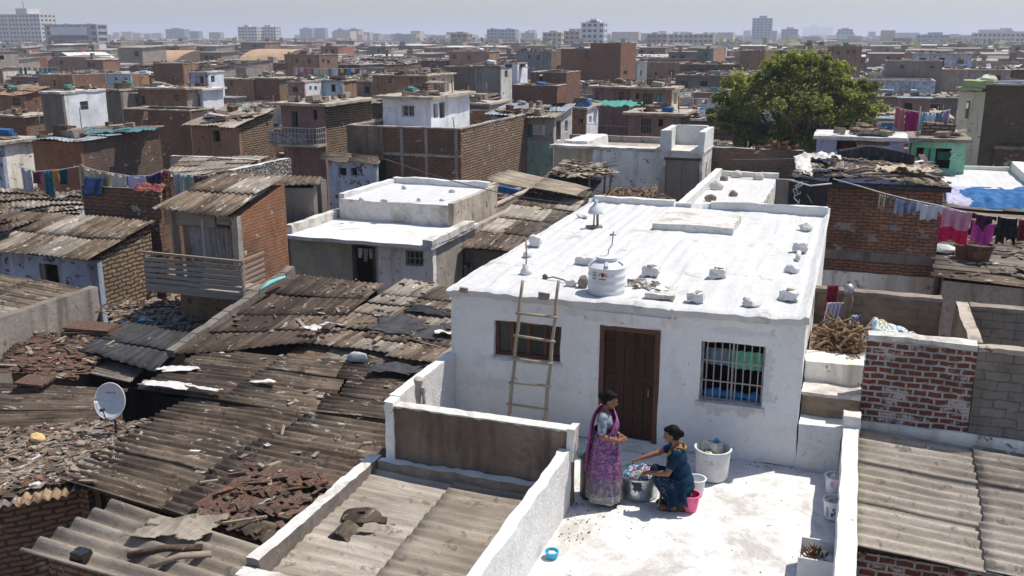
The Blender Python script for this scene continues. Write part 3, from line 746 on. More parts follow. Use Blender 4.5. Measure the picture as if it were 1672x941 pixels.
 a = P(890,455,z); b = P(932,462,z); mb = MB(); mb.tube([a, a.lerp(b,.3)+Vector((0,0,.05)), a.lerp(b,.7)+Vector((0,0,.03)), b], .012, 6); mb.ell(a+Vector((0,0,.03)), (.05,.04,.05), 8, 6); tag(mb.build('wire', M['iron'], base=a), 'bit of dark wire lying on the white roof left of the tank', 'wire')
 p = P(1303,423,z); mb = MB(); mb.tube([p+Vector((0,-.12,.03)), p+Vector((0,.16,.09))], .045, 10); tag(mb.build('pipe_stub', M['white_worn'], base=p), 'short pipe stub lying between blocks on the right roof side', 'pipe')
 p = P(990,476,z); p.z = HZ+.005; R = .292
 r = thing('water_tank', 'round white plastic water tank on the whitewashed roof above the door', 'water tank', p)
 prof = [(R*.96,0),(R,.02)]
 for k in range(3):
  zz = .05+k*.118; prof += [(R,zz),(R*1.025,zz+.012),(R*1.025,zz+.03),(R,zz+.042)]
 prof += [(R,.405),(R*1.02,.415),(R*1.02,.44),(R*.98,.45),(R*.80,.495),(R*.62,.522),(R*.55,.525)]
 mb = MB(); mb.lathe(prof, p, 40); mb.build('body', M['plastic_white'], r, sharp=40)
 mb = MB(); mb.lathe([(R*.54,.52),(R*.54,.55),(R*.60,.553),(R*.60,.59),(R*.55,.597),(R*.30,.605),(0,.608)], p, 28); mb.build('lid', M['plastic_white'], r, sharp=35)
 mb = MB()
 for k in range(5):
  a = k*2*PI/5-1.35; d = Vector((math.cos(a), math.sin(a), 0)); mb.beam(p+d*R*.66+Vector((0,0,.53)), p+d*R*.93+Vector((0,0,.48)), .055, .035)
 mb.build('shoulder_rib', M['plastic_grey'], r)
 def decal(a0, a1, z0, z1, m, k=1.012, shape=None, nm='emblem', par=r):
  mb = MB(); n = 18
  def fn(u, v):
   a = lerp(a0, a1, u); zz = lerp(z0, z1, v)
   return (p.x+math.cos(a)*R*k, p.y+math.sin(a)*R*k, p.z+zz)
  for i in range(n):
   for j in range(n):
    cu, cv = (i+.5)/n, (j+.5)/n
    if shape and not shape(cu*2-1, cv*2-1): continue
    mb.face([fn(i/n,j/n), fn((i+1)/n,j/n), fn((i+1)/n,(j+1)/n), fn(i/n,(j+1)/n)], 0, sm=True)
  return mb.build(nm, M[m], par)
 fa = math.atan2(-p.y, -p.x)                   # towards the terrace and the street
 e = decal(fa-.46, fa+.02, .265, .385, 'red_mark', 1.012, lambda x, y: (x/1)**2+(y/.95)**2 < 1 or (abs(x) < .9 and y < -.5 and y > -.9))
 decal(fa-.40, fa-.30, .28, .36, 'white_mark', 1.018, lambda x, y: x*x+y*y < .9, 'emblem_figure', e)
 decal(fa-.25, fa-.16, .295, .375, 'ink', 1.018, lambda x, y: abs(x) < .8-.5*y*y, 'emblem_figure', e)
 decal(fa-.13, fa-.03, .28, .355, 'white_mark', 1.018, lambda x, y: x*x+y*y < .8 and x*x+y*y > .25, 'emblem_figure', e)
 e = decal(fa-.86, fa-.60, .265, .385, 'ink_pale', 1.012)
 decal(fa-.83, fa-.63, .285, .335, 'red_mark', 1.018, lambda x, y: abs(x)+abs(y) < 1, 'emblem_figure', e)
 decal(fa-.83, fa-.65, .34, .375, 'white_mark', 1.018, lambda x, y: abs(y) < .6, 'emblem_figure', e)
 mb = MB(); q = p+Vector((.0,.05,.60)); mb.tube([q, q+Vector((.01,0,.09)), q+Vector((.06,0,.17)), q+Vector((.075,0,.34))], .010, 6); mb.tube([q+Vector((.02,0,.33)), q+Vector((.12,0,.345))], .018, 6); mb.tube([q+Vector((.072,0,.31)), q+Vector((.08,0,.39))], .014, 6)
 mb.build('inlet_pipe', M['steel'], r)
 L0 = (PY(853,458,13.72), PY(831,680,13.32)); R0 = (PY(912,458,13.72), PY(889,690,13.32))
 def ext(a, b): d = b-a; t = (0.0-a.z)/d.z; return a+d*t
 fl, fr = ext(*L0), ext(*R0)
 r = thing('bamboo_ladder', 'rickety bamboo ladder leaning against the white house left of the door', 'ladder', (fl+fr)/2)
 for a, b in ((L0[0], fl), (R0[0], fr)):
  mb = MB(); path = [a.lerp(b, k/14)+Vector((.008*math.sin(k*1.7+a.x), 0, 0)) for k in range(15)]
  mb.tube(path, [.025+.008*k/14+.003*(k % 3 == 0) for k in range(15)], 8); mb.build('rail', M['bamboo'], r)
 for vl, vr in ((511,517), (547,556), (585,592), (624,629), (659,668), (712,722)):
  tl = (vl-458)/222; tr_ = (vr-458)/232
  a = L0[0].lerp(L0[1], tl); b = R0[0].lerp(R0[1], tr_); d = (b-a).normalized()
  mb = MB(); mb.tube([a-d*.05+Vector((0,-.022,0)), a.lerp(b,.5)+Vector((0,-.026,.004)), b+d*.05+Vector((0,-.022,0))], .022, 8); mb.build('rung', M['bamboo'], r)
roof_items()
def wallbox(name, label, x0, y0, z0, x1, y1, z1, mat, mtop=None, cell=.16, amp=.015, seed=0, cat='wall', fr=1.7):
 mb = MB(); mb.box(x0, y0, z0, x1, y1, z1, cell=cell, mtop=1 if mtop else None); mb.rough(amp, fr, seed); mb.rough(amp*.4, 7, seed+3)
 ms = [M[mat]]+([M[mtop]] if mtop else [])
 return tag(mb.build(name, ms, sharp=50, base=((x0+x1)/2, (y0+y1)/2, z0)), label, cat)
TX0, TX1 = -3.28, .20
def terrace():
 mb = MB(); mb.box(TX0-.14, 5.2, -.18, .42, HY0-.005, 0, cell=.2); mb.rough(.012, .9, 5, zs=.8); o = mb.build('terrace_floor', M['white_floor'], base=(0,9,-.18), sharp=50); tag(o, kind='structure')
 mb = MB(); mb.box(HX0, 11.6, -.18, TX0-.145, HY0-.005, -.004, cell=.3); mb.rough(.008, .9, 5); tag(mb.build('courtyard_floor', M['white_floor'], base=(-4,12,-.18), sharp=50), kind='structure')
 mb = MB(); mb.box(TX0-.10, 5.3, GZ, .38, HY0+8.7, -.19, cell=None); mb.box(HX0+.05, HY0, GZ, TX0-.2, HY0+8.7, -.19); tag(mb.build('ground_storey', M['brown_plaster'], base=(0,9,GZ)), 'plain lower storey carrying the white terrace', 'building')
 wallbox('parapet_wall', 'white parapet wall along the left side of the terrace', TX0-.15, 5.2, 0.005, TX0, 11.52, .87, 'white', None, .12, .018, 2, fr=3)
 o = wallbox('brown_wall', 'brown plastered wall with white coping closing off the ladder corner', HX0+.02, 11.55, .0, TX0-.0, 11.72, 1.13, 'brown_plaster', 'white_worn', .12, .016, 4)
 mb = MB(); mb.box(-.06+TX0, 11.50, .70, TX0+.045, 11.75, 1.17, cell=.08); mb.rough(.02, 3, 4); mb.build('end_post', M['white_worn'], o, sharp=50)
 mb = MB(); mb.box(HX0-.06, 11.52, .25, HX0+.08, 11.76, 1.19, cell=.07); mb.rough(.022, 3, 6); mb.build('end_post', M['white_stain'], o, sharp=50)
 mb = MB()
 def cop(u, v): x = lerp(HX0+.1, TX0-.03, u); return (x, 11.535+.20*v, 1.145+.014*nz((x*5, v, 1), 1)-.02*(v-.5)**2)
 mb.grid(cop, 50, 3)
 mb.grid(lambda u, v: (cop(u,0)[0], 11.535+.004*nz((u*60,v,0),1), cop(u,0)[2]-(.022+.03*nz((u*23,0,0),1))*(1-v)), 50, 2); mb.build('coping', M['white_worn'], o, sharp=50)
 zl = PY(742,580,HY0).z
 wallbox('courtyard_wall', 'low white wall from the house corner, left of the ladder', HX0-.10, 11.76, -.1, HX0+.06, HY0-.01, zl+.05, 'white', None, .14, .018, 5)
 p = P(684,640,zl+.05); mb = MB(); p.z = zl+.04; mb.lathe([(.05,-.2),(.06,-.05),(.07,.02),(.065,.12),(.085,.17),(.09,.21),(.05,.24),(0,.25)], p, 12, sx=.8); mb.tube([p+Vector((.07,-.02,.1)), p+Vector((.09,-.02,-.12)), p+Vector((.08,-.02,-.22))], .03, 8); mb.rough(.02, 7, 2)
 tag(mb.build('clay_spout', M['white_worn'], base=p, sharp=50), 'rusty stained clay spout on the low white wall beyond the brown wall', 'spout')
 wallbox('right_parapet_wall', 'white parapet wall along the right side of the terrace', TX1, 5.2, .005, .41, 13.72, .83, 'white', None, .14, .018, 7).name = 'parapet_wall'
 mb = MB(); mb.box(TX1+.0, 13.69, .0, .43, 13.97, 1.0, cell=.09); mb.rough(.03, 2.6, 4); tag(mb.build('parapet_post', M['white_worn'], base=(.3,13.8,0), sharp=50), 'chipped white post at the far end of the right parapet', 'post')
 r = thing('stairs', 'worn stone steps rising along the right side of the white house', 'stairs', (-.02, 13.9, 0))
 s2 = PY(1312,640,14.25).z; s3 = PY(1318,588,14.75).z
 mb = MB(); mb.box(HX1+.02, 13.84, 0, TX1-.01, 14.24, .74, cell=.13); mb.rough(.02, 2, 1); mb.build('step', M['white'], r, sharp=50)
 mb = MB(); mb.box(HX1+.02, 14.24, 0, .41, 14.72, s2, cell=.13); mb.rough(.025, 2, 2); mb.build('step', M['brick_plaster'], r, sharp=50)
 mb = MB(); mb.box(HX1+.02, 14.21, s2-.03, .42, 14.74, s2+.02, cell=.09); mb.rough(.03, 2.5, 3); mb.build('tread', M['white_worn'], r, sharp=50)
 mb = MB(); mb.box(HX1+.02, 14.74, 0, .42, 15.25, s3, cell=.12); mb.rough(.035, 2, 3); mb.build('step', M['white_stain'], r, sharp=50)
 return s3
S3 = terrace()
# ------------------------------------------------------------------ the near roofs
def under_walls(parent, cs, mat, inset=.14, zb=GZ, drop=.07, name='wall', cell=None):
 c = sum((Vector(q) for q in cs), Vector())/4
 pts = []
 for q in cs:
  q = Vector(q); d = Vector((c.x-q.x, c.y-q.y, 0)); d = Vector((math.copysign(inset, d.x), math.copysign(inset, d.y), 0)); pts.append(q+d)
 mb = MB()
 for i in range(4):
  a, b = pts[i], pts[(i+1) % 4]; n = max(1, int((b-a).length/(cell or 9)))
  mb.quadgrid((a.x,a.y,zb), (b.x,b.y,zb), (b.x,b.y,b.z-drop), (a.x,a.y,a.z-drop), n, 1 if not cell else max(1, int((a.z-zb)/cell)))
 return mb.build(name, M[mat], parent)
def shack(name, label, cs, walls, roofs, ridge='v', cat='shack', zb=GZ, wd=None, **kw):
 c = sum((Vector(q) for q in cs), Vector())/4
 r = thing(name, label, cat, (c.x, c.y, zb))
 if walls: under_walls(r, cs, walls, zb=zb)
 mb = MB(); sheets(mb, *cs, ridge=ridge, nmat=len(roofs), **kw)
 o = mb.build('roof', [M[k] for k in roofs], r, solid=.008)
 return r
def Pv(u, v, z): return P(u, v, z)
def rag(name, label, c, w, d, mat, seed, rot=0, cat='cloth', th=.03, hole=.25, kind=None, slope=(0,0), n=26, group=None):
 """a limp piece of sheeting lying on a roof, torn outline"""
 mb = MB(); c = Vector(c); cr, sr = math.cos(rot), math.sin(rot)
 def fn(u, v):
  x = (u-.5)*w; y = (v-.5)*d
  x += .12*w*noise.noise(Vector((u*2.2, v*2.2, seed))); y += .14*d*noise.noise(Vector((u*2.2, v*2.2, seed+9)))
  z = .035+th*(1+1.5*noise.noise(Vector((x*3, y*3, seed)))+.9*noise.noise(Vector((x*8, y*8, seed))))
  X = x*cr-y*sr; Y = x*sr+y*cr
  return Vector((c.x+X, c.y+Y, c.z+max(z, .012)+slope[0]*X+slope[1]*Y))
 for i in range(n):
  for j in range(n):
   u, v = (i+.5)/n, (j+.5)/n
   e = max(abs(u-.5), abs(v-.5))*2
   if e+.55*noise.noise(Vector((u*4.5, v*4.5, seed*2)))-hole*.2 > .86: continue
   mb.face([fn(i/n,j/n), fn((i+1)/n,j/n), fn((i+1)/n,(j+1)/n), fn(i/n,(j+1)/n)], sm=True)
 o = mb.build(name, M[mat] if isinstance(mat, str) else mat, base=c, solid=.006)
 return tag(o, label, cat, group, kind)
DEB = MB(); DEB2 = MB()
DEBM = ['stone', 'brickbit', 'brickdust', 'scrapdark', 'cem_b', 'rust', 'wood_old', 'plastic_sheet', 'ash_a']
def scatter(cs, n, seed, size=1.0, w=(4,3,4,3,5,3,3,1,4), mb=None, lift=.03):
 rd = random.Random(seed); mb = mb or DEB
 FL, FR, BR, BL = map(Vector, cs)
 for k in range(n):
  u, v = rd.random(), rd.random()
  p = FL.lerp(FR, u).lerp(BL.lerp(BR, u), v); m = rd.choices(range(9), weights=w)[0]
  a = rd.uniform(0, PI)
  if m in (0, 1, 2): h = (rd.uniform(.02,.085)*size, rd.uniform(.02,.06)*size, rd.uniform(.012,.04)*size)
  elif m == 6: h = (rd.uniform(.15,.6)*size, rd.uniform(.012,.04), rd.uniform(.008,.02))
  elif m == 3: h = (rd.uniform(.03,.2)*size, rd.uniform(.02,.07)*size, rd.uniform(.01,.03)*size)
  else: h = (rd.uniform(.06,.3)*size, rd.uniform(.04,.16)*size, .006)
  s = len(mb.v)
  mb.obox(p+Vector((0,0,lift+h[2]+rd.uniform(0,.03))), h, (rd.gauss(0,.12), rd.gauss(0,.12), a), m)
  mb.rough(min(h[0], h[1])*.35, 9, seed+k, s, .5)
def near_left():
 A = (P(100,787,-.08), P(442,889,-.04), Vector((-6.15,13.25,.06)), P(328,652,.02))
 r = shack('corrugated_roof_shack', 'large brown corrugated roof with rows of ridges, directly left of the brown wall', A, None, ['cem_a','cem_b','cem_a'], 'u', pitch=.172, amp=.032, seg=2.2, width=1.2, seed=3, ragged=.12, sag=.06)
 mb = MB(); mb.box(-10.3, 11.9, GZ, -6.5, 12.05, -.12); mb.box(-10.45, 10.0, GZ, -10.3, 12.05, -.2); mb.build('wall', M['brick_warm'], r)
 for q in (P(150,806,-.12), P(300,846,-.12), P(430,882,-.12)):
  mb = MB(); mb.beam((q.x,q.y+.15,GZ), (q.x,q.y+.15,-.1), .1, .1); mb.build('post', M['wood_dark'], r)
 mb = MB(); a_, b_ = P(110,792,-.13), P(440,890,-.1); mb.beam(a_+Vector((0,.12,0)), b_+Vector((0,.12,0)), .07, .09); mb.build('eave_beam', M['wood_dark'], r)
 A2 = (P(228,642,.06), Vector((-6.12,13.2,.12)), P(704,599,.22), P(352,572,.24))
 r = shack('corrugated_roof_shack', 'patched brown corrugated roof strewn with white plastic, behind the large roof beside the brown wall', A2, 'dark', ['cem_a','cem_c','cem_b'], 'u', pitch=.165, amp=.022, seg=1.9, width=.9, seed=5, ragged=.14, sag=.07)
 mb = MB()                                        # rotten rusty patch on A's front right corner
 RP = (P(310,836,.02), P(440,886,.02), P(545,785,.06), P(412,762,.06))
 sheets(mb, *RP, ridge='v', pitch=.17, amp=.03, seg=.45, width=.5, nmat=3, seed=21, ragged=.2, lift=.06, sag=.14, skip=((0,0),(3,4)))
 tag(mb.build('rusted_sheeting', [M['rust'], M['rust'], M['cem_c']], solid=.006), 'heap of broken rust brown sheets on the front corner of the large corrugated roof', 'sheeting', kind='stuff')
 scatter(RP, 90, 8, .75, (0,0,1,5,3,9,.1,0,0))
 B = (P(48,908,.12), P(330,985,.12), P(440,905,.18), P(196,829,.16))
 shack('lean_to', 'pale beige corrugated lean-to low in the front left corner', B, 'brick_warm', ['pale_a','pale_b'], 'u', pitch=.24, amp=.05, seg=3.5, width=1.3, seed=7, ragged=.10, sag=.05, res=8)
 rag('cracked_felt', 'cracked grey felt sheet draped over the pale front lean-to', P(290,868,.20), 1.1, .62, 'pale_b', 3.3, .25, 'sheet', .04)
 for i, (a, b, lab) in enumerate(((P(210,908,.20), P(330,895,.24), 'rolled dark sheet along the lower edge of the pale front lean-to'), (P(245,925,.2), P(345,905,.24), 'weathered pole lying lowest on the pale front lean-to'))):
  mb = MB(); mb.tube([a, a.lerp(b,.5)+Vector((0,0,.05)), b], .045, 9); mb.rough(.015, 4, i); tag(mb.build('roof_pole', M['wood_old' if i else 'cem_c'], base=a), lab, 'pole')
 p = P(133,914,.14); lump(p, (.10,.08,.07), 2.7, M['plastic_black'], 'rusty_tin', 'dark crumpled tin at the edge of the pale front lean-to', 'tin', boxy=True)
 Cq = (P(-60,842,-.2), P(192,788,-.16), P(262,690,-.08), P(-60,700,-.1))
 shack('debris_roof_shack', 'roof buried in slate and scrap at the left edge, below the satellite dish', Cq, 'brick_warm', ['rust_tan','ash_a','cem_b'], 'v', pitch=.17, amp=.028, seg=1.0, width=.9, seed=9, ragged=.12, sag=.07)
 scatter((P(-60,825,-.15), P(190,775,-.12), P(262,690,-.06), P(-60,705,-.06)), 1100, 12, .6, (5,1,3,5,9,4,1,.4,5))
 C2 = (P(-40,722,-.05), P(132,712,-.05), P(215,640,.0), P(-40,628,-.02))
 shack('ribbed_roof_shack', 'tan brown ribbed roof at the left edge, left of the satellite dish', C2, 'brick_dark', ['rust_tan','cem_a'], 'u', pitch=.15, amp=.02, seg=1.6, width=1.0, seed=10, sag=.05)
 Dq = (P(98,565,-.1), P(258,602,-.12), P(314,544,-.02), P(208,528,-.02))
 shack('black_felt_shack', 'black bitumen felt roof below the slatted balcony', Dq, 'dark', ['felt'], 'v', pitch=.2, amp=.015, seg=1.1, width=1.1, seed=11, sag=.09, ragged=.1)
 D2 = (P(122,606,-.3), P(216,622,-.3), P(243,598,-.28), P(170,584,-.28))
 shack('ribbed_strip_shed', 'small grey ribbed shed roof wedged in front of the black felt roof', D2, 'dark', ['cem_b','ash_a'], 'u', pitch=.12, amp=.022, seg=1.2, width=.8, seed=12)
 D3 = (P(0,606,-.15), P(118,622,-.2), P(205,560,-.15), P(60,545,-.1))
 shack('rust_heap_shack', 'low roof heaped with rust brown scrap, by the grey wall at the left edge', D3, 'brick_dark', ['rust','cem_c'], 'u', pitch=.17, amp=.02, seg=.8, width=.7, seed=13, sag=.12, ragged=.2)
 scatter(D3, 260, 14, .75, (1,1.5,1,7,1,12,.6,0,0))
 for i, (u, v, r_, lab) in enumerate(((58,628,(.28,.24,.17),'square stack of rusty sheets on the tan roof at the left'), (150,535,(.55,.32,.12),'long pile of rusty tiles beside the black felt roof'))):
  p = P(u, v+8, .0 if i == 0 else -.05); mb = MB(); rd = random.Random(i)
  for k in range(5): mb.obox((p.x+rd.gauss(0,.02), p.y+rd.gauss(0,.02), p.z+.02+k*r_[2]/4), (r_[0]*rd.uniform(.85,1), r_[1]*rd.uniform(.85,1), r_[2]/9), (rd.gauss(0,.05), rd.gauss(0,.05), .3+rd.gauss(0,.08)))
  mb.rough(.02, 4, i); tag(mb.build('rusty_stack', M['rust'], base=p), lab, 'stack', kind='stuff')
 D4 = (P(205,535,-.35), P(312,545,-.35), P(420,478,-.2), P(160,500,-.3))
 shack('rubble_roof_shack', 'roof covered in orange rubble and turquoise scraps, under the slatted balcony', D4, 'dark', ['rust_tan','cem_b','cem_c'], 'v', pitch=.17, amp=.02, seg=1.0, width=1.0, seed=15, sag=.08)
 scatter(D4, 420, 16, .85, (3,3,4,2,4,3,3,1,6))
 rag('turquoise_scrap', 'turquoise scrap of plastic among rubble under the slatted balcony', P(240,526,-.28), .35, .2, 'plastic_blue', 5.5, .4, 'scrap', .02)
 E_ = ((-12.25,14.62,.25), (-9.95,15.75,.30), (-9.85,18.85,.88), (-12.2,18.7,.92))
 shack('dark_roof_shack', 'long dark patched roof sloping up to the olive wall', E_, 'dark', ['cem_c','cem_a','cem_c'], 'v', pitch=.15, amp=.014, seg=.85, width=1.1, seed=17, sag=.10, ragged=.10, lift=.022)
 scatter(E_, 70, 18, .36, (1,.2,4,1,5,.5,.5,.5,5), lift=.0)
 scatter(A2, 70, 22, .36, (1,.3,4,1,5,.5,.6,.8,5), lift=.0)
 scatter(A, 40, 24, .3, (2,.3,4,1,3,.5,2,.8,4), lift=.02)
 mb = MB(); a, b = Vector((-12.36,14.5,.26)), Vector((-12.25,18.75,1.0)); n = 12
 for k in range(n):
  p, q = a.lerp(b, k/n), a.lerp(b, (k+.97)/n); mb.beam(p, q, .2, .16+.02*(k % 3))
 mb.rough(.02, 2, 3); tag(mb.build('roof_kerb', M['dconcrete']), 'dark kerb of sooty blocks along the left side of the long dark roof', 'kerb')
 a, b = P(424,474,.96), P(466,452,1.06); mb = MB(); mb.tube([a, a.lerp(b,.4)+Vector((0,0,.05)), b], [.03,.05,.03], 8); mb.rough(.03, 5, 1); tag(mb.build('turquoise_roll', simple('pale_turquoise_sheet', (.20,.50,.50), .6)), 'roll of turquoise sheeting on the kerb below the orange brick house', 'roll')
 Fq = ((-10.05,15.95,.34), (-6.2,15.5,.34), (-6.12,19.4,.75), (-9.7,19.5,.78))
 shack('patched_roof_shack', 'pale patched roof with black tarpaulins against the left side of the white house', Fq, 'dark', ['ash_a','cem_b','pale_b','cem_a'], 'v', pitch=.15, amp=.012, seg=.8, width=1.0, seed=19, sag=.09, ragged=.16, lift=.028)
 scatter(Fq, 70, 20, .42, (3,1,4,1,5,1,3,1,6))
 for i, (u, v, w, d, rot, lab, m) in enumerate(((680,538,1.9,1.0,-.15,'large black tarpaulin spread on the pale roof beside the white house','tarp_grey'), (700,512,1.15,.45,-.1,'narrow black tarpaulin furthest back on the pale patched roof','tarp_black'),
   (655,606,1.2,.62,.1,'charcoal tarpaulin at the corner beside the low white courtyard wall','tarp_grey'))):
  z = .26 if v > 600 else lerp(.34, .75, (P(u,v,.5).y-15.8)/3.6)
  rag('tarpaulin', lab, P(u, v, z), w, d, m, 7.1+i, rot, 'tarpaulin', .035, .1, None, (0, .0 if v > 600 else .11))
 for i, (u, v, w, d, lab) in enumerate(((507,541,.42,.2,'white plastic wad at the front left corner of the pale patched roof'),(545,535,.5,.22,'crumpled pale sheet next to the white wad on the patched roof'),(728,548,.45,.3,'pale sheet at the foot of the white house by the large tarpaulin'))):
  rag('white_plastic', lab, P(u, v, .5), w, d, 'plastic_sheet', 3.7+i*2.1, .3*i, 'plastic sheet', .05, 0)
 for i, (u, v, w, d, rot, lab) in enumerate(((292,606,.75,.26,.5,'torn white plastic nearest the dark front edge gap, upper strip'),(270,632,1.0,.30,.05,'torn white plastic spread along the dark roof edge behind the dish'),(330,638,.85,.14,-.05,'narrow white plastic strip along the roof edge right of the dish'),(430,628,.5,.16,.2,'small white plastic tatter in the middle of the patched brown roof'),(345,580,.5,.14,.3,'white tatter at the back left of the patched brown roof'))):
  rag('white_plastic', lab, P(u, v, .2), w, d, 'plastic_sheet', 11.3+i*1.9, rot, 'plastic sheet', .025, .3)
 shack('gap_boards', 'ragged boards bridging the gap in front of the pale patched roof', (P(465,585,.15), P(735,612,.2), P(740,582,.3), P(500,560,.22)), 'dark', ['rust_tan','cem_b','pale_b'], 'u', pitch=.17, amp=.012, seg=.8, width=.6, seed=23, ragged=.2)
 p = P(583,584,.35); mb = MB(); mb.ell((p.x,p.y,p.z), (.22,.1,.1), 12, 8); mb.rough(.06, 5, 4); tag(mb.build('cloth_bundle', cloth('grey_blue_rag', (.3,.33,.38), (.5,.5,.5)), base=p), 'grey blue rag bundle in the gap before the pale patched roof', 'bundle')
 r = thing('beige_roof_annexe', 'lower annexe with sandy corrugated roof between brown wall and white terrace parapet', 'annexe', (-4.85, 9, GZ))
 bq = ((-6.15,8.2,.0), (-3.45,8.2,.0), (-3.45,11.42,.14), (-6.12,11.42,.14))
 mb = MB(); sheets(mb, (-6.2,7.0,-.06), (-3.42,7.0,-.06), (-3.42,11.42,.14), (-6.2,11.42,.16), ridge='u', pitch=.19, amp=.015, seg=1.42, width=3.2, nmat=2, seed=31, sag=.04, ragged=.05, nt=8, lift=.03)
 mb.build('roof', [M['pale_b'], M['pale_a']], r, solid=.01)
 mb = MB(); mb.box(-6.05, 6.9, GZ, -3.46, 11.4, -.35); mb.build('wall', M['brown_plaster'], r)
 mb = MB(); mb.box(-6.38, 8.45, GZ, -6.2, 11.55, .32, cell=.1, mtop=1); mb.rough(.014, 2.2, 6); mb.rough(.028, 7, 2); mb.build('parapet', [M['dconcrete'], M['white_worn']], r, sharp=50)
 mb = MB(); mb.box(-6.42, 8.22, GZ, -3.45, 8.42, .22, cell=.1, mtop=1); mb.rough(.014, 2.2, 6); mb.rough(.028, 7, 2); mb.build('parapet', [M['white_stain'], M['white_worn']], r, sharp=50)
 mb = MB(); mb.box(-6.18, 11.38, -.1, -3.45, 11.53, .31, cell=.11, mtop=0, m=1); mb.rough(.03, 6, 5); mb.build('ledge', [M['white'], M['stone']], r, sharp=50)
 mb = MB(); mb.box(-7.05, 8.3, GZ, -6.45, 8.5, .12, cell=.15); mb.box(-7.35, 6.5, GZ, -7.1, 8.5, .10, cell=.15); mb.rough(.02, 2, 1); tag(mb.build('low_block_wall', M['dconcrete'], sharp=50), 'dark concrete block wall in the front corner below the sandy annexe roof', 'wall')
 p = P(590,852,.06); q = thing('rusty_disc', 'rusty round disc and crumpled sheet on the sandy annexe roof', 'scrap', p)
 mb = MB(); mb.lathe([(.20,0),(.235,.05),(.235,.10),(.20,.12),(.055,.125),(.05,.09),(0,.085)], p, 18, fn=lambda a, z: 1+.12*math.sin(a*2+1)+.05*math.sin(a*5)); mb.obox(p+Vector((.27,.0,.06)), (.1,.07,.03), (.1,.2,.4)); mb.build('disc', M['cem_c'], q, sharp=40)
 mb = MB(); c = P(565,880,.05)
 mb.grid(lambda u, v: (c.x-.18+u*.32, c.y-.14+v*.36, c.z+.06+.08*math.sin(u*4)+.03*nz((u*3,v*3,1),1)), 14, 10); mb.build('bent_sheet', M['cem_b'], q, solid=.02)
 rag('torn_felt', 'torn flap of roofing beside the rusty disc', P(617,868,.04), .45, .4, 'pale_b', 9.2, .2, 'flap', .035, .1)
 p = P(190,712,-.06); r = thing('satellite_dish', 'grey white satellite dish on a bent pole above the left roofs', 'satellite dish', p)
 c = p+Vector((-.02,-.02,.62)); ax = Vector((.28,-.92,.30)).normalized(); xx = ax.cross(Vector((0,0,1))).normalized(); yy = xx.cross(ax)
 mb = MB()
 def dsh(u, v):
  a = u*2*PI; rr = v*.275
  return c+xx*math.cos(a)*rr*.93+yy*math.sin(a)*rr*1.08+ax*(.075*(v*v)-.05)
 mb.grid(dsh, 36, 8); mb.build('dish', M['plastic_grey'], r, solid=.012)
 mb = MB(); mb.tube([dsh(k/36,1)+ax*.004 for k in range(37)], .009, 6); mb.build('rim', M['plastic_white'], r)
 for (dx, w) in ((-.06,.05),(-.005,.03),(.05,.045)):
  mb = MB(); q = c+xx*(-dx)+yy*.135-ax*.012; mb.obox(q, (.0,.0,.0)); mb = MB()
  mb.face([q-xx*w*.5+yy*.012, q+xx*w*.5+yy*.012, q+xx*w*.5-yy*.012, q-xx*w*.5-yy*.012]); mb.build('lettering', M['ink_pale'], r)
 f = c-yy*.12+ax*.30-xx*.02
 mb = MB(); mb.tube([c-yy*.29+ax*.02, c-yy*.28+ax*.15, f], .011, 6); mb.build('feed_arm', M['iron'], r)
 mb = MB(); mb.tube([f-ax*.03, f+ax*.06], .028, 10); mb.build('feed_horn', M['plastic_black'], r)
 mb = MB(); mb.tube([p, p+Vector((0,.02,.35)), c-ax*.06], .02, 8); mb.tube([p+Vector((0,0,.3)), p+Vector((.28,.1,0))], .012, 6); mb.tube([p+Vector((0,0,.3)), p+Vector((-.2,.2,0))], .012, 6); mb.build('mast', M['iron'], r)
 mb = MB(); q = P(180,760,-.06); mb.tube([p+Vector((0,0,.02)), p+Vector((.1,-.2,.05)), q+Vector((.0,.1,.05)), q, q+Vector((-.2,-.2,.04))], .008, 5); tag(mb.build('cable', M['ink_pale'], base=p), 'thin grey cable curling from the satellite dish foot', 'cable')
 lump(P(62,722,-.04), (.14,.10,.09), 6.1, M['stone_yellow'], 'yellow_stone', 'yellow stone on the debris roof left of the satellite dish', 'stone', amp=.35)
 lump(P(131,730,-.06), (.12,.09,.07), 3.1, M['stone'], 'pale_stone', 'pale stone on the debris roof below the satellite dish', 'stone', amp=.35)
near_left()
def grey_flank():
 a = P(160,470,.25); x = a.x
 wallbox('grey_flank_wall', 'long grey concrete wall at the left edge, in front of the blue white wall', x-.25, 10.0, GZ, x, a.y, .28, 'concrete', 'dconcrete', .3, .02, 4)
 shack('left_edge_shack', 'roof of flat grey sheets behind the long grey wall at the left edge', ((x-5,10.5,.3), (x-.2,10.5,.2), (x-.2,a.y-.1,.2), (x-5,a.y-.1,.45)), 'dark', ['ash_a','cem_b'], 'u', pitch=.17, amp=.02, seg=1.4, width=1.0, seed=33)
grey_flank()
def strut(name, a, b, w, h, mat, parent=None): mb = MB(); mb.beam(a, b, w, h); return mb.build(name, M[mat], parent)
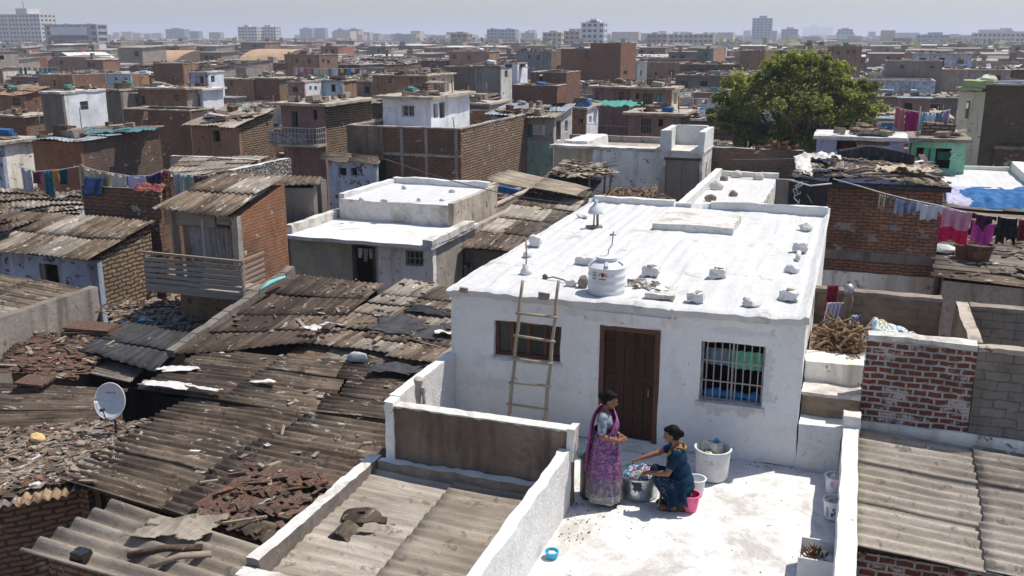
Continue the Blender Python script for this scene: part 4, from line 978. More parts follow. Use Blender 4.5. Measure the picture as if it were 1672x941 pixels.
def house_G():
 FR = P(157,419,.25); FL = Vector((FR.x-7.5, FR.y, .25)); zr = .85
 BR = Vector((FR.x+.15, P(262,362,zr).y, zr)); BL = Vector((FL.x, BR.y, zr))
 r = shack('blue_white_shack', 'shack with stained blue white front and tan brick side, under a grey sheet roof', (FL+Vector((0,-.3,0)), FR+Vector((.12,-.3,0)), BR, BL), None, ['cem_a','cem_b','ash_a'], 'v', pitch=.17, amp=.025, seg=1.3, width=1.1, seed=41, sag=.05)
 d0 = PY(63,430,FR.y); d1 = PY(100,472,FR.y)
 mb = MB(); panel(mb, 'x', FL.x, FR.x, GZ, .1, FR.y, .2, ((d0.x, -1.9, d1.x, d0.z),), .4); mb.rough(.015, 2, 3); mb.build('front_wall', M['bluewhite'], r, sharp=50)
 mb = MB(); panel(mb, 'y', FR.y+.2, BR.y-.1, GZ, .1, FR.x, .2, (), .4, ztop=lambda y: .12+(zr-.25)*(y-FR.y)/(BR.y-FR.y)); mb.rough(.02, 2, 4); mb.build('side_wall', M['brick_tan'], r, sharp=50)
 mb = MB(); mb.box(FL.x, FR.y+1.2, GZ, FR.x-.2, FR.y+1.3, .1); mb.build('inner_wall', M['void'], r)
 mb = MB(); mb.box(d0.x+.06, FR.y+.05, -1.9, d0.x+.14, FR.y+.12, d0.z-.02); mb.box(d1.x-.1, FR.y+.05, -1.9, d1.x-.03, FR.y+.12, d0.z-.02); mb.build('door_frame', M['wood_old'], r)
 BQ = (P(-40,388,.6), P(128,350,.7), P(152,313,1.0), P(-40,305,1.0))
 shack('left_edge_shack', 'dark crooked sheet roofs at the left edge under the washing line', BQ, 'bluewhite', ['cem_b','cem_c','ash_a'], 'v', pitch=.2, amp=.02, seg=1.1, width=1.5, seed=43, sag=.15, ragged=.2, lift=.08)
 scatter(BQ, 70, 44, .9)
house_G()
def house_H():
 """orange brick upper room with curtained slatted balcony"""
 FR = P(386,350,2.38); x1 = FR.x; y0 = FR.y; x0 = P(255,350,2.38).x; y1 = PX(466,330,FR.x).y; zf = .70
 r = thing('balcony_house', 'orange brick upper room with grey curtains behind a slatted wooden balcony', 'house', ((x0+x1)/2, y0, GZ))
 mb = MB(); sheets(mb, (x0-.25,y0-.35,2.42), (x1+.1,y0-.35,2.42), (x1+.05,y1,2.95), (x0-.2,y1,2.95), ridge='v', pitch=.17, amp=.026, seg=1.25, width=1.0, nmat=3, seed=45, sag=.05, ragged=.06)
 mb.build('roof', [M['cem_a'], M['ash_a'], M['cem_b']], r, solid=.008)
 mb = MB(); panel(mb, 'y', y0, y1, GZ, 2.35, x1, .22, (), .45, ztop=lambda y: 2.30+.48*(y-y0)/(y1-y0)); mb.rough(.02, 2, 3); mb.build('side_wall', M['brick_orange'], r, sharp=50)
 mb = MB(); mb.box(x1-.14, y0-.05, zf-.1, x1+.03, y0+.12, 2.33, cell=.3); mb.rough(.02, 2, 3); mb.build('corner_post', M['concrete'], r)
 ds = (PY(330,380,y0+.25).x, PY(352,380,y0+.25).x)
 mb = MB(); panel(mb, 'x', x0, x1-.22, GZ, 2.32, y0+.25, .15, ((x0+.3, zf, x0+1.15, 2.0), (ds[0]-.1, zf, ds[1]+.05, 2.0)), .5); mb.build('front_wall', M['pink'], r)
 mb = MB(); mb.box(x0, y0+1.4, GZ, x1-.2, y0+1.5, 2.4); mb.build('inner_wall', M['void'], r)
 mb = MB(); mb.box(x0, y0+.02, 2.02, x0+1.1, y0+.1, 2.33); mb.box(x0+1.15, y0+.03, 2.1, x1-.15, y0+.1, 2.3); mb.build('fascia', M['wood_h'], r)
 for i, (a, b) in enumerate(((.16,.50),(.52,.72),(.70,.98))):
  mb = MB(); X0, X1 = x0+a*1.75, x0+b*1.75
  def cur(u, v): return (lerp(X0, X1, u)+.03*math.sin(v*5+i), y0+.14+.035*math.sin(u*(16+3*i))+.02*nz((u*3,v*3,i),1), lerp(zf+.02, 2.04, v))
  mb.grid(cur, 30, 8); mb.build('curtain', M['curtain'], r, solid=.01)
 mb = MB(); mb.tube([(x0+.05,y0+.1,2.0),(x1-.3,y0+.1,2.02)], .012, 6); mb.build('curtain_rod', M['iron'], r)
 mb = MB(); mb.beam((PY(355,400,y0).x,y0-.5,zf), (PY(353,400,y0).x,y0-.45,2.3), .04, .04); mb.build('post', M['iron_pale'], r)
 mb = MB(); mb.beam((x0+.02,y0-.02,zf-.2), (x0-.05,y0+.02,2.35), .16, .1); mb.build('post', M['wood_old'], r)
 yb = y0-.85
 bx0, bx1 = PY(237,450,yb).x, PY(398,470,yb).x
 b = strut('balcony_floor', ((bx0+bx1)/2, yb, zf-.06), ((bx0+bx1)/2, y0+.25, zf-.06), bx1-bx0, .10, 'wood_h', r)
 for k in range(6):
  z = zf+.03+k*.125; mb = MB(); n = 3
  mb.beam((bx0, yb, z+.012*nz((k,1,1),1.3)), (lerp(bx0,bx1,.45), yb, z+.01), .03, .088); mb.beam((lerp(bx0,bx1,.452), yb-.012, z), (bx1, yb-.01, z+.012*nz((k,7,1),1.3)), .03, .09)
  mb.build('front_slat', M['wood_h' if k < 5 else 'wood_old'], r)
  mb = MB(); mb.beam((bx1-.01, yb, z), (bx1-.01, y0, z+.03), .025, .05); mb.build('side_slat', M['wood_h'], r)
  mb = MB(); mb.beam((bx0+.01, yb, z), (bx0+.01, y0, z), .025, .05); mb.build('side_slat', M['wood_h'], r)
 for xx in (bx0+.03, lerp(bx0,bx1,.5), bx1-.02):
  mb = MB(); mb.beam((xx, yb+.03, zf-.15), (xx, yb+.03, zf+.82), .05, .05); mb.build('rail_post', M['wood_old'], r)
 mb = MB(); mb.beam((bx0-.05,yb-.01,zf+.82), (bx1+.03,yb-.01,zf+.80), .06, .05); mb.beam((bx1,yb,zf+.81), (bx1,y0,zf+.83), .05, .05); mb.build('handrail', M['wood_old'], r)
 mb = MB(); mb.box(x0-.05, y0+.0, GZ, x1-.02, y0+.24, zf-.15); mb.build('lower_wall', M['brown'], r)
 shack('grey_sheet_shack', 'grey sheet roof directly behind the orange brick balcony house', (P(318,303,2.35), P(522,303,2.1), P(527,289,2.2), P(372,281,2.5)), 'dgrey', ['cem_a','cem_b'], 'v', pitch=.17, amp=.02, seg=1.3, width=1.2, seed=46)
 wx0, wx1 = PY(468,340,25.4).x-.8, PY(527,330,25.4).x; wz = PY(500,306,25.4).z
 wallbox('grey_block_wall', 'grey block wall between the orange brick house and the white stepped roof', wx0, 25.4, GZ, wx1, 25.6, wz, 'offwhite', None, .35, .02, 6)
 mb = MB(); mb.box(wx1-.22, 25.3, .9, wx1+.03, 25.62, wz+.25, cell=.3); mb.rough(.02, 2, 1); tag(mb.build('block_pillar', M['dconcrete'], sharp=50), 'dark pillar ending the grey block wall beside the white stepped roof', 'pillar')
 return r
M['curtain'] = cloth('dusty_grey_curtain', (.26,.235,.225), (.38,.35,.33), 7)
house_H()
def house_I():
 """olive and white front, lower white roof and upper white slab"""
 y0 = 22.5; x0 = P(470,382,1.0).x; x1 = P(703,401,1.0).x; zl = 1.0
 r = thing('white_stepped_house', 'house with two stepped white roofs over an olive and white front', 'house', ((x0+x1)/2, y0, GZ))
 d = (PY(577,400,y0+.0), PY(616,452,y0)); w = (PY(662,408,y0), PY(692,436,y0)); xm = PY(616,400,y0).x
 mb = MB(); panel(mb, 'x', x0, xm, GZ, .93, y0, .2, ((d[0].x, -1.2, d[1].x-.03, d[0].z),), .4); mb.rough(.015, 2, 2); mb.build('olive_wall', M['olive'], r, sharp=50)
 mb = MB(); panel(mb, 'x', xm+.002, x1, GZ, .93, y0-.01, .2, ((w[0].x, w[1].z, w[1].x, w[0].z),), .4); mb.rough(.02, 2, 5); mb.build('white_wall', M['white_stain'], r, sharp=50)
 mb = MB(); panel(mb, 'y', y0+.2, 30.8, GZ, .9, x1-.02, .2, (), .6); mb.build('side_wall', M['concrete'], r)
 mb = MB(); mb.box(x0+.1, y0+1.3, GZ, x1-.3, y0+1.4, .9); mb.build('inner_wall', M['void'], r)
 mb = MB(); mb.box(x0-.05, y0-.28, .90, x1+.08, 25.6, 1.0, cell=.3, mtop=1); mb.rough(.025, 1.5, 4); mb.build('lower_roof', [M['white_worn'], M['white']], r, sharp=50)
 for b_ in ((x1-.18, y0-.25, .99, x1+.10, 25.2, 1.16), (x0-.06, y0-.1, .99, x0+.14, 25.3, 1.25)):
  mb = MB(); mb.box(*b_, cell=.2); mb.rough(.03, 2, 4); mb.build('kerb', M['white_worn'], r, sharp=50)
 a = P(527,350,1.0); b = P(737,362,1.0); zu = 1.62
 ux0, ux1, uy0 = x0+.0, P(735,362,1.0).x, a.y
 uy0 = PY(632,356,0).y if False else 25.15
 uy1 = PX(806,294,ux1).y if False else 31.5
 ux1 = P(732,337,zu).x; uy1 = PX(806,293,ux1).y; ux0 = P(528,333,zu).x; uy0 = P(730,336,zu).y
 mb = MB(); mb.box(ux0, uy0, .6, ux1, uy1, zu, cell=.3, m=0, mtop=1); mb.rough(.03, 1.3, 5); mb.build('upper_roof', [M['white_worn'], M['white_roof']], r, sharp=50)
 mb = MB(); mb.box(ux1-.03, uy0-.04, .6, ux1+.12, uy1, zu+.07, cell=.3); mb.rough(.03, 2, 2); mb.build('kerb', M['slab'], r, sharp=50)
 mb = MB(); mb.box(ux0-.05, uy0+.1, .6, ux0+.15, uy1, zu+.14, cell=.25); mb.box(ux0+.1, uy1-.2, .6, ux1-.1, uy1+.02, zu+.2, cell=.25); mb.rough(.05, 1.8, 2); mb.build('kerb', M['white'], r, sharp=50)
 for k, (u, v) in enumerate(((575,327),(590,326),(627,327),(684,326),(722,326),(738,312),(622,302),(660,306))):
  p = P(u, v+3, zu); lump(p, (.07+.02*(k % 3),.06,.06+.02*(k % 2)), k+3.3, [M['white_worn'], M['stone']], 'roof_stone', 'small stone on the upper white stepped roof', 'stone', n=(9,6), group='stones along the upper stepped roof')
 window_part(r, 'x', (w[0].x, w[1].z, w[1].x, w[0].z), y0-.01, 'wood_old', 3, 1, 'glass', .08, .05)
 mb = MB(); mb.box(d[0].x-.04, y0-.03, -1.2, d[0].x+.06, y0+.1, d[0].z+.06); mb.box(d[1].x-.1, y0-.03, -1.2, d[1].x-.035, y0+.1, d[0].z+.06); mb.box(d[0].x+.06, y0-.028, d[0].z-.02, d[1].x-.1, y0+.1, d[0].z+.06); mb.build('door_frame', M['wood_dark'], r)
 for k in range(3):
  mb = MB(); X = lerp(d[0].x+.12, d[1].x-.2, k/2.2)
  mb.grid(lambda u, v: (X+u*.14*(1-.3*v), y0+.03+.02*math.sin(u*9), d[0].z-.08-.28*v-.1*(k == 1)*v), 6, 5); mb.build('hung_rag', M[('plastic_sheet','curtain','cl_tan')[k]], r, solid=.006)
 return x1
M['cl_tan'] = cloth('tan_cloth', (.42,.33,.22), (.5,.43,.32), 12, 'spot')
IX1 = house_I()
def house_J():
 """patchwork roof beside the stepped house"""
 FL = Vector((IX1+.05, 24.4, .55)); FR = Vector((-7.9, 24.3, .55))
 BL = Vector((IX1-.35, 34.2, 1.45)); BR = Vector((-8.55, 33.6, 1.25))
 r = thing('patchwork_roof_house', 'low house under a long patchwork of brown and pale roof sheets', 'house', (-9.5, 24.4, GZ))
 mb = MB(); sheets(mb, FL, FR, BR, BL, ridge='v', pitch=.2, amp=.012, seg=1.7, width=.85, nmat=4, seed=52, sag=.06, ragged=.05, lift=.018, res=4, mw=(3,2,3,2.5))
 for k in range(1): scatter((FL, FR, BR, BL), 90, 53, .5, (2,.2,3,1,3,1,.5,.3,5), lift=.0)
 mb.build('roof', [M['cem_a'], M['cem_b'], M['pale_a'], M['patch_dk']], r, solid=.012)
 cd = (PY(716,432,24.6).x, PY(772,470,24.6).x)
 mb = MB(); panel(mb, 'x', IX1+.05, FR.x, GZ, .45, 24.6, .2, ((cd[0], GZ, cd[1], .05),), .5); mb.build('front_wall', M['dgrey'], r)
 mb = MB(); mb.grid(lambda u, v: (lerp(cd[0]-.05, cd[1]+.05, u), 24.52+.04*math.sin(u*30), lerp(-1.9, .05, v)), 50, 4); mb.build('curtain', multicloth('dark_flowered_curtain', [(0,(.06,.06,.075)),(.42,(.2,.2,.23)),(.52,(.33,.31,.33)),(.6,(.08,.06,.08)),(.7,(.28,.11,.10))], 5), r, solid=.01)
 mb = MB(); panel(mb, 'y', 24.8, 33.5, GZ, .9, -8.05, .2, (), 1); mb.build('side_wall', M['brown'], r)
 sh_ = shack('tan_board_shed', 'shed roofed with long tan boards at the back end of the patchwork roof', (P(800,298,1.50), P(938,318,1.36), P(962,306,1.42), P(832,280,1.62)), None, ['tan_slab','pale_b'], 'u', pitch=.25, amp=.012, seg=2.2, width=.55, seed=54, sag=.05, ragged=.12)
house_J()
def fill_left():
 pass
# ------------------------------------------------------------------ right side and what stands just behind the white house
def near_right():
 r = thing('tin_roof_shed', 'shed with bleached corrugated roof and red brick front, right of the terrace parapet', 'shed', (1.8, 11.3, GZ))
 q = (Vector((.50,11.25,.24)), Vector((3.6,11.1,.22)), Vector((3.6,14.0,.55)), Vector((.50,14.22,.60)))
 mb = MB(); sheets(mb, *q, ridge='u', pitch=.20, amp=.032, seg=2.0, width=.98, nmat=2, seed=61, sag=.03, ragged=.06, nt=10, res=8); mb.build('roof', [M['pale_a'], M['ash_a']], r, solid=.008)
 mb = MB(); panel(mb, 'x', .46, 3.6, GZ, .12, 11.42, .2, (), .3); mb.rough(.012, 2, 2); mb.build('front_wall', M['brick_mortar'], r)
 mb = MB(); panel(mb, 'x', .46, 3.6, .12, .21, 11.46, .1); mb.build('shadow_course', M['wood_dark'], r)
 for k, u in enumerate((1412,1560,1655)):
  p = PY(u, 905, 11.36); mb = MB(); mb.tube([(p.x,11.44,.12),(p.x-.03,11.28,.10)], .03, 6); mb.build('rafter_end', M['wood_old'], r)
 yb = 14.42; z0, z1 = .45, PY(1412,550,yb).z
 xb = PY(1597,570,yb).x
 r = thing('enclosure', 'roofless walled enclosure with red brick front and whitewashed joints', 'enclosure', (1.5, yb, z0))
 zt = lambda x: z1-.02-.02*nz((x*3,0,0),1)
 mb = MB(); panel(mb, 'x', .43, xb, GZ, z1, yb, .2, (), .16, ztop=zt); mb.rough(.012, 2, 2); mb.build('brick_wall', M['brick_mortar'], r, sharp=50)
 mb = MB(); mb.box(.44, yb-.012, z1-.035, xb, yb+.23, z1+.045, cell=.09); mb.rough(.028, 3, 2); mb.build('coping', M['white_worn'], r, sharp=60)
 mb = MB(); panel(mb, 'x', xb+.003, 4.2, GZ, z1-.02, yb-.01, .2, (), .2); mb.rough(.014, 2, 5); mb.build('plastered_wall', M['grey_block'], r, sharp=50)
 mb = MB(); mb.box(xb+.003, yb-.02, z1-.06, 4.2, yb+.2, z1+.01, cell=.09); mb.rough(.024, 3, 5); mb.build('coping', M['slab'], r, sharp=60)
 mb = MB(); mb.box(.44, yb-.06, z0-.3, 4.2, yb-.003, z0+.24, cell=.12); mb.rough(.02, 2, 5); mb.build('plinth', M['white_stain'], r, sharp=50)
 yk = P(1385,478,z1+.02).y
 mb = MB(); panel(mb, 'x', -.42, 1.62, GZ, z1+.02, yk, .2, (), .2); mb.rough(.015, 2, 5); mb.build('back_wall', M['brick_plaster'], r, sharp=50)
 mb = MB(); mb.box(-.42, yk-.02, z1-.01, 1.62, yk+.22, z1+.05, cell=.1); mb.rough(.022, 3, 5); mb.build('coping', M['slab_dark'], r, sharp=60)
 xp = P(1578,520,z1).x
 mb = MB(); mb.box(xp-.09, yb+.2, GZ, xp+.10, yk, z1+.02, cell=.14, mtop=1); mb.rough(.018, 2, 5); mb.build('partition_wall', [M['brick_plaster'], M['slab']], r, sharp=50)
 mb = MB(); panel(mb, 'x', xp+.11, 4.4, GZ, z1+.0, yk-.25, .2, (), .2, mback=0); mb.rough(.015, 2, 9); mb.build('back_wall', M['grey_block'], r, sharp=50)
 mb = MB(); mb.box(xp+.11, yk-.27, z1-.01, 4.4, yk-.03, z1+.04, cell=.1); mb.rough(.02, 3, 5); mb.build('coping', M['slab_dark'], r, sharp=60)
 mb = MB(); mb.box(-.42, yb+.2, .9, 4.4, yk, 1.0, cell=.4); mb.rough(.02, 2, 1); mb.build('floor', M['slab_dark'], r)
 mb = MB(); mb.box(HX1+.03, 15.25, GZ, -.32, yk-.01, S3+.02, cell=.15); mb.rough(.02, 2, 1); mb.build('side_wall', M['brown_plaster'], r)
 rd = random.Random(5); mb = MB()
 a0 = P(1335,560,S3+.1)
 for k in range(190):
  x = rd.uniform(-.28, .42); y = rd.uniform(15.2, 15.95); z = S3-.22+rd.random()**.8*.62
  L = rd.uniform(.10, .34); an = rd.uniform(-.7, .7)+(PI/2 if rd.random() < .35 else 0); tl = rd.gauss(0, .25)
  d = Vector((math.cos(an)*math.cos(tl), math.sin(an)*math.cos(tl), math.sin(tl)))*L; c = Vector((x, y, z)); bend = Vector((0,0,rd.gauss(0,.07)))+Vector((rd.gauss(0,.03), rd.gauss(0,.03), 0))
  rr = rd.uniform(.010, .028); mb.tube([c-d*.5, c-d*.15+bend*.6, c+d*.2+bend, c+d*.5], [rr, rr*1.05, rr*.9, rr*.7], 6)
 tag(mb.build('firewood', M['branch'], base=(.05,15.4,S3)), 'pile of tangled firewood branches at the top of the worn stairs', 'firewood', kind='stuff')
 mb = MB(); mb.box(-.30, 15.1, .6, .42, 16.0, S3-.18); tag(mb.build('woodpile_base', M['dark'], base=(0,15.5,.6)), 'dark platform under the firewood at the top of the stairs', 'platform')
 p = PY(1384,500,16.4); q = PY(1384,545,16.2); mb = MB()
 mb.tube([(p.x, 16.4, 1.0), (p.x, 16.4, 1.85), (p.x+.01, 16.4, 2.02), (p.x, 16.4, 2.2)], [.06,.065,.075,.06], 10); mb.rough(.02, 5, 1); post = tag(mb.build('clay_post', M['brick_plaster'], sharp=50), 'thick clay coloured post with rounded grey top above the firewood', 'post')
 mb = MB(); mb.ell((p.x, 16.4, 2.22), (.085,.085,.10), 12, 8); mb.build('cap', M['steel'], post)
 def drape(name, lab, u0, u1, vt, vb, y, mat, seed, fold=5, cat='cloth', group=None, amp=.03):
  a, b = PY(u0, vt, y), PY(u1, vt, y); zb = PY(u0, vb, y).z
  mb = MB()
  def fn(s, t):
   x = lerp(a.x, b.x, s)+.02*math.sin(t*3+seed); 
   return (x, y+amp*math.sin(s*fold*2*PI+seed+t*1.5)*(.4+t)+.02*nz((s*3,t*3,seed),1), lerp(lerp(a.z, b.z, s), zb+.03*nz((s*4,0,seed),1), t))
  mb.grid(fn, 28, 10); o = mb.build(name, M[mat] if isinstance(mat, str) else mat, solid=.008); return tag(o, lab, cat, group)
 drape('red_cloth', 'dark red cloth hanging above the firewood at the house corner', 1349, 1368, 466, 520, 16.6, cloth('dark_red_cloth', (.20,.02,.045), (.28,.04,.07)), 1)
 drape('striped_cloth', 'white cloth with thin violet stripes hanging by the clay post', 1349, 1376, 494, 535, 16.45, cloth('violet_striped_cloth', (.68,.66,.72), (.25,.2,.42), 14, 'stripe'), 2, 4)
 drape('printed_cloth', 'white cloth with blue print hanging right of the clay post', 1390, 1406, 515, 545, 16.3, cloth('blue_print_cloth', (.68,.68,.72), (.12,.16,.35), 16, 'patch'), 3, 3)
 mb = MB(); rd = random.Random(8)
 def heap(u, v):
  x = lerp(.26, 1.5, u); y = lerp(15.1, 16.9, v); e = min(1, 4*min(u, 1-u))*min(1, 3*min(v, 1-v))
  return (x, y, 1.34+e*(.50*(1-.55*u)+.12*nz((x*3,y*3,0),1)+.05*nz((x*9,y*9,0),1)))
 mb.grid(heap, 46, 40); tag(mb.build('laundry_heap', multicloth('mixed_laundry', [(0,(.05,.2,.35)),(.38,(.62,.62,.64)),(.47,(.5,.36,.12)),(.53,(.10,.33,.45)),(.6,(.66,.64,.6)),(.68,(.3,.10,.12))], 3.2)), 'heap of blue, white and ochre laundry inside the brick enclosure', 'laundry', kind='stuff')
 y0 = 25.6; x0 = PY(1352,300,y0).x; x1 = PY(1541,310,y0).x; zt = PY(1440,303,y0).z
 r = thing('dark_roof_brick_house', 'rough red brick house with sagging dark roof, behind the right side of the white house', 'house', ((x0+x1)/2, y0, GZ))
 mb = MB(); panel(mb, 'x', x0, x1, GZ, zt, y0, .25, (), .22); mb.rough(.022, 2.4, 2); mb.build('front_wall', M['brick_big'], r, sharp=50)
 mb = MB(); mb.box(x0+.02, y0-.02, PY(1440,428,y0).z, x1-.06, y0+.05, PY(1440,413,y0).z, cell=.2); mb.rough(.02, 3, 2); mb.build('band', M['dconcrete'], r, sharp=50)
 zl = PY(1440,448,y0).z; mb = MB(); mb.box(x0, y0-.02, zl-.5, x1, y0+.05, zl, cell=.2); mb.rough(.02, 3, 2); mb.build('base_band', M['white_stain'], r, sharp=50)
 mb = MB(); panel(mb, 'y', y0+.25, y0+8, GZ, zt-.05, x1, .2, (), .6); mb.box(x0, y0+.25, GZ, x0+.2, y0+8, zt-.05); mb.build('side_wall', M['brick_dark'], r)
 mb = MB()
 RQ = (Vector((P(1290,294,zt+.1).x, y0-.25, zt+.12)), Vector((x1+.15, y0-.2, zt+.05)), P(1520,266,zt+.15), P(1312,250,zt+.25))
 sheets(mb, *RQ, ridge='v', pitch=.3, amp=.012, seg=1.6, width=1.2, nmat=3, seed=63, sag=.16, ragged=.12, lift=.06); mb.build('roof', [M['cem_b'], M['felt'], M['ash_a']], r, solid=.02)
 mb = MB(); a, b = RQ[0]+Vector((0,-.02,-.05)), RQ[1]+Vector((0,-.02,-.05)); mb.tube([a, a.lerp(b,.3)+Vector((0,0,-.06)), a.lerp(b,.65)+Vector((0,0,-.02)), b], .07, 8); mb.build('gutter_roll', M['tarp_grey'], r)
 scatter(RQ, 110, 64, .8, (2,0,2,3,3,1,5,2,4))
 for i, (a, b, hgt, lab) in enumerate((((1352,268),(1470,262),.30,'arched dark sheet standing along the back of the dark roof'),)):
  A_, B_ = P(1366,262,zt+.2), P(1492,268,zt+.2); mb = MB()
  mb.grid(lambda u, v: (lerp(A_.x,B_.x,u), lerp(A_.y,B_.y,u)+.5*math.sin(u*PI), zt+.18+v*(.42-.25*abs(u-.4))), 30, 4); tag(mb.build('arched_sheet', M['felt'], solid=.03), lab, 'sheet')
 for i in range(4):
  A_, B_ = P(1378+i*8,282+i*2,zt+.3), P(1480+i*10,276+i*3,zt+.2); mb = MB(); mb.tube([A_, A_.lerp(B_,.3)+Vector((0,0,.12-.05*i)), A_.lerp(B_,.7)+Vector((0,0,-.02)), B_], .03+.01*(i % 2), 7); tag(mb.build('old_hose', M['cem_b' if i % 2 else 'ash_a']), 'old grey hose lying across the sagging dark roof', 'hose', group='hoses on the sagging dark roof')
 for (u, v, w, d, m, lab, sd) in ((1335,262,1.3,.7,'plastic_sheet','pale crumpled sheet on the back left corner of the dark roof',4.4),(1475,284,1.4,.9,'cl_tan','tan cloth heap at the right end of the dark roof',6.1),(1345,276,.6,.5,'tarp_black','dark green black bag on the dark roof left side',2.2)):
  rag('roof_cloth', lab, P(u, v, zt+.22), w, d, m, sd, .2, 'cloth', .10, .1)
 a, b = P(1308,256,zt+.35), P(1316,288,zt+.1); mb = MB(); mb.grid(lambda u, v: (lerp(a.x,b.x,v)+.42*(u-.5)+.08*nz((u*2,v*4,3),1), lerp(a.y,b.y,v), lerp(a.z,b.z,v)+.05*(1-(2*u-1)**2)+.06*nz((u*4,v*6,1),1)), 12, 16); tag(mb.build('white_cover', M['white_worn'], solid=.02), 'whitened sheet folded over the left end of the dark roof', 'sheet')
 lx = P(1268,292,zt).x
 wallbox('grey_screen_wall', 'dark grey screen wall between the back white roof and black tarpaulin', PY(1267,294,24.6).x, 24.6, GZ, PY(1296,294,24.6).x, 24.8, PY(1267,293,24.6).z, 'dconcrete', None, .2, .02, 1)
 o = drape('hanging_tarpaulin', 'black tarpaulin with white scrawl, hanging beside the rough red brick wall', 1290, 1354, 296, 350, 24.5, 'tarp_black', 4, 3, 'tarpaulin', None, .04)
 mb = MB(); W_ = WORLD[o.name]
 rs = random.Random(6)
 for (u, v) in ((1304,303),(1301,315),(1300,327),(1299,339)):
  c = PY(u, v, 24.42); f = [rs.uniform(.8,2.2) for _ in range(4)]
  mb.tube([(c.x+.075*math.sin(t*f[0]+f[2])+.02*math.sin(t*3), 24.42, c.z+.075*math.cos(t*f[1]*.8+f[3])-.012*t+.06) for t in [k*.42 for k in range(17)]], .008, 5)
 sc_ = mb.build('white_scrawl', M['white_mark'], o)
 mb = MB(); c0, c1 = PY(1318,318,24.42), PY(1326,332,24.42); mb.beam(c0, c1, .03, .02); mb.build('stick', M['bamboo'], o)
 mb = MB(); a, b = PY(1290,294,24.45), PY(1358,300,24.45); mb.tube([a, a.lerp(b,.5)+Vector((0,0,-.1)), b], .02, 6); mb.build('cord', M['plastic_sheet'], o)
 zr = 1.0; fl, fr, bl, br = P(1132,342,zr), P(1267,342,zr), P(1163,288,zr), P(1268,292,zr)
 x0, x1, y0, y1 = max(P(1145,315,zr).x, PY(1148,250,36.0).x+.18), P(1266,300,zr).x, 24.0, fl.y+8.0
 r = thing('back_white_roof_house', 'house with flat white roof behind the main white house, beside the stair tower', 'house', ((x0+x1)/2, y0, GZ))
 mb = MB(); mb.box(x0, y0, GZ, x1, y1, zr-.05); mb.build('wall', M['white_stain'], r)
 mb = MB(); mb.box(x0, y0, zr-.05, x1, y1, zr+.02, cell=.3); mb.rough(.03, 1.2, 3); mb.build('roof', M['white_roof'], r, sharp=60)
 mb = MB(); mb.box(x0-.12, y0, zr-.3, x0+.12, y1-.1, zr+.30, cell=.3); mb.rough(.03, 1.5, 3); mb.build('parapet', M['white'], r, sharp=50)
 mb = MB(); mb.box(x0-.1, y1-.2, zr-.3, x1, y1+.05, zr+.22, cell=.3); mb.rough(.04, 1.5, 3); mb.build('parapet', M['white'], r, sharp=50)
 for k, (u, v, s, lab) in enumerate(((1170,307,.25,'grey blotched lump on the back white roof'),(1197,318,.16,'small dark stub mid back white roof'),(1160,326,.2,'brown lump at the front of the back white roof'),(1182,292,.16,'dark stone left on the back parapet line'),(1203,287,.22,'white knob on the back parapet'),(1238,291,.22,'rounded white knob right on the back parapet'),(1255,342,.2,'broken brick at the front right of the back white roof'))):
  p = P(u, v+3, zr+.02); lump(p, (s, s*.7, s*.8), k*1.9+1, M['white_worn' if k in (0,4,5) else 'stone'], 'roof_stone', lab, 'stone')
 yw = y1+.6
 wallbox('brown_brick_wall', 'long sooty brick wall below the big tree', PY(1160,243,yw).x, yw, GZ, PY(1312,248,yw).x, yw+.25, PY(1230,243,yw).z, 'brick_dark', 'slab', .5, .03, 3)
 p = PY(1268,240,yw); mb = MB(); rd = random.Random(2)
 for k in range(16): mb.obox((p.x+rd.gauss(0,.3), yw+.1, p.z-.12+rd.uniform(0,.14)+.16*(k % 3 == 0)), (.14,.07,.05), (rd.gauss(0,.2), rd.gauss(0,.2), rd.uniform(0,3)))
 tag(mb.build('brick_heap', M['brickbit'], base=(p.x,yw+.1,p.z-.05)), 'heap of loose bricks on the long sooty wall below the tree', 'bricks', kind='stuff')
 yt = 36.0; x0, x1 = PY(1078,250,yt).x, PY(1148,250,yt).x; zt = PY(1110,247,yt).z; zp = PY(1080,213,yt).z
 r = thing('stair_tower', 'narrow white stair tower with grey double door and open parapet box on top', 'tower', ((x0+x1)/2, yt, GZ))
 d0, d1 = PY(1087,260,yt), PY(1139,336,yt); ya = PX(1163,240,x1).y
 mb = MB(); panel(mb, 'x', x0, x1, GZ, zt, yt, .2, ((d0.x, -.6, d1.x, d0.z),), .25); panel(mb, 'y', yt+.2, ya, GZ, zt, x1, .2, ((yt+.9, zt-1.6, yt+1.2, zt-.5),), .4); mb.box(x0, yt+.2, GZ, x0+.2, ya, zt); mb.rough(.02, 2, 3); mb.build('wall', M['white_worn'], r, sharp=50)
 mb = MB(); mb.box(x0-.05, yt-.05, zt-.05, x1+.05, ya+.1, zt+.02, cell=.3); mb.rough(.02, 2, 3); mb.build('roof', M['white_worn'], r)
 mb = MB(); mb.box(x0-.02, yt, zt, x0+.42, yt+.25, zp, cell=.15); mb.box(x0-.02, yt+.25, zt, x0+.2, ya, zp, cell=.25); mb.box(x1-.2, yt, zt, x1+.03, ya, zp-.02, cell=.25); mb.box(x0+.2, ya-.2, zt, x1-.2, ya, zp+.03, cell=.25); mb.rough(.025, 2, 6); mb.build('parapet', M['white'], r, sharp=50)
 for s in (0, 1):
  a = lerp(d0.x+.02, d1.x-.02, s*.5); b = lerp(d0.x+.02, d1.x-.02, s*.5+.49); mb = MB(); mb.box(a, yt+.06, -.6, b, yt+.12, d0.z-.03); mb.box(a+.04, yt+.045, .3, b-.04, yt+.06, .42); mb.box(a+.04, yt+.045, d0.z-.3, b-.04, yt+.06, d0.z-.18); mb.build('door_leaf', M['door_grey'], r)
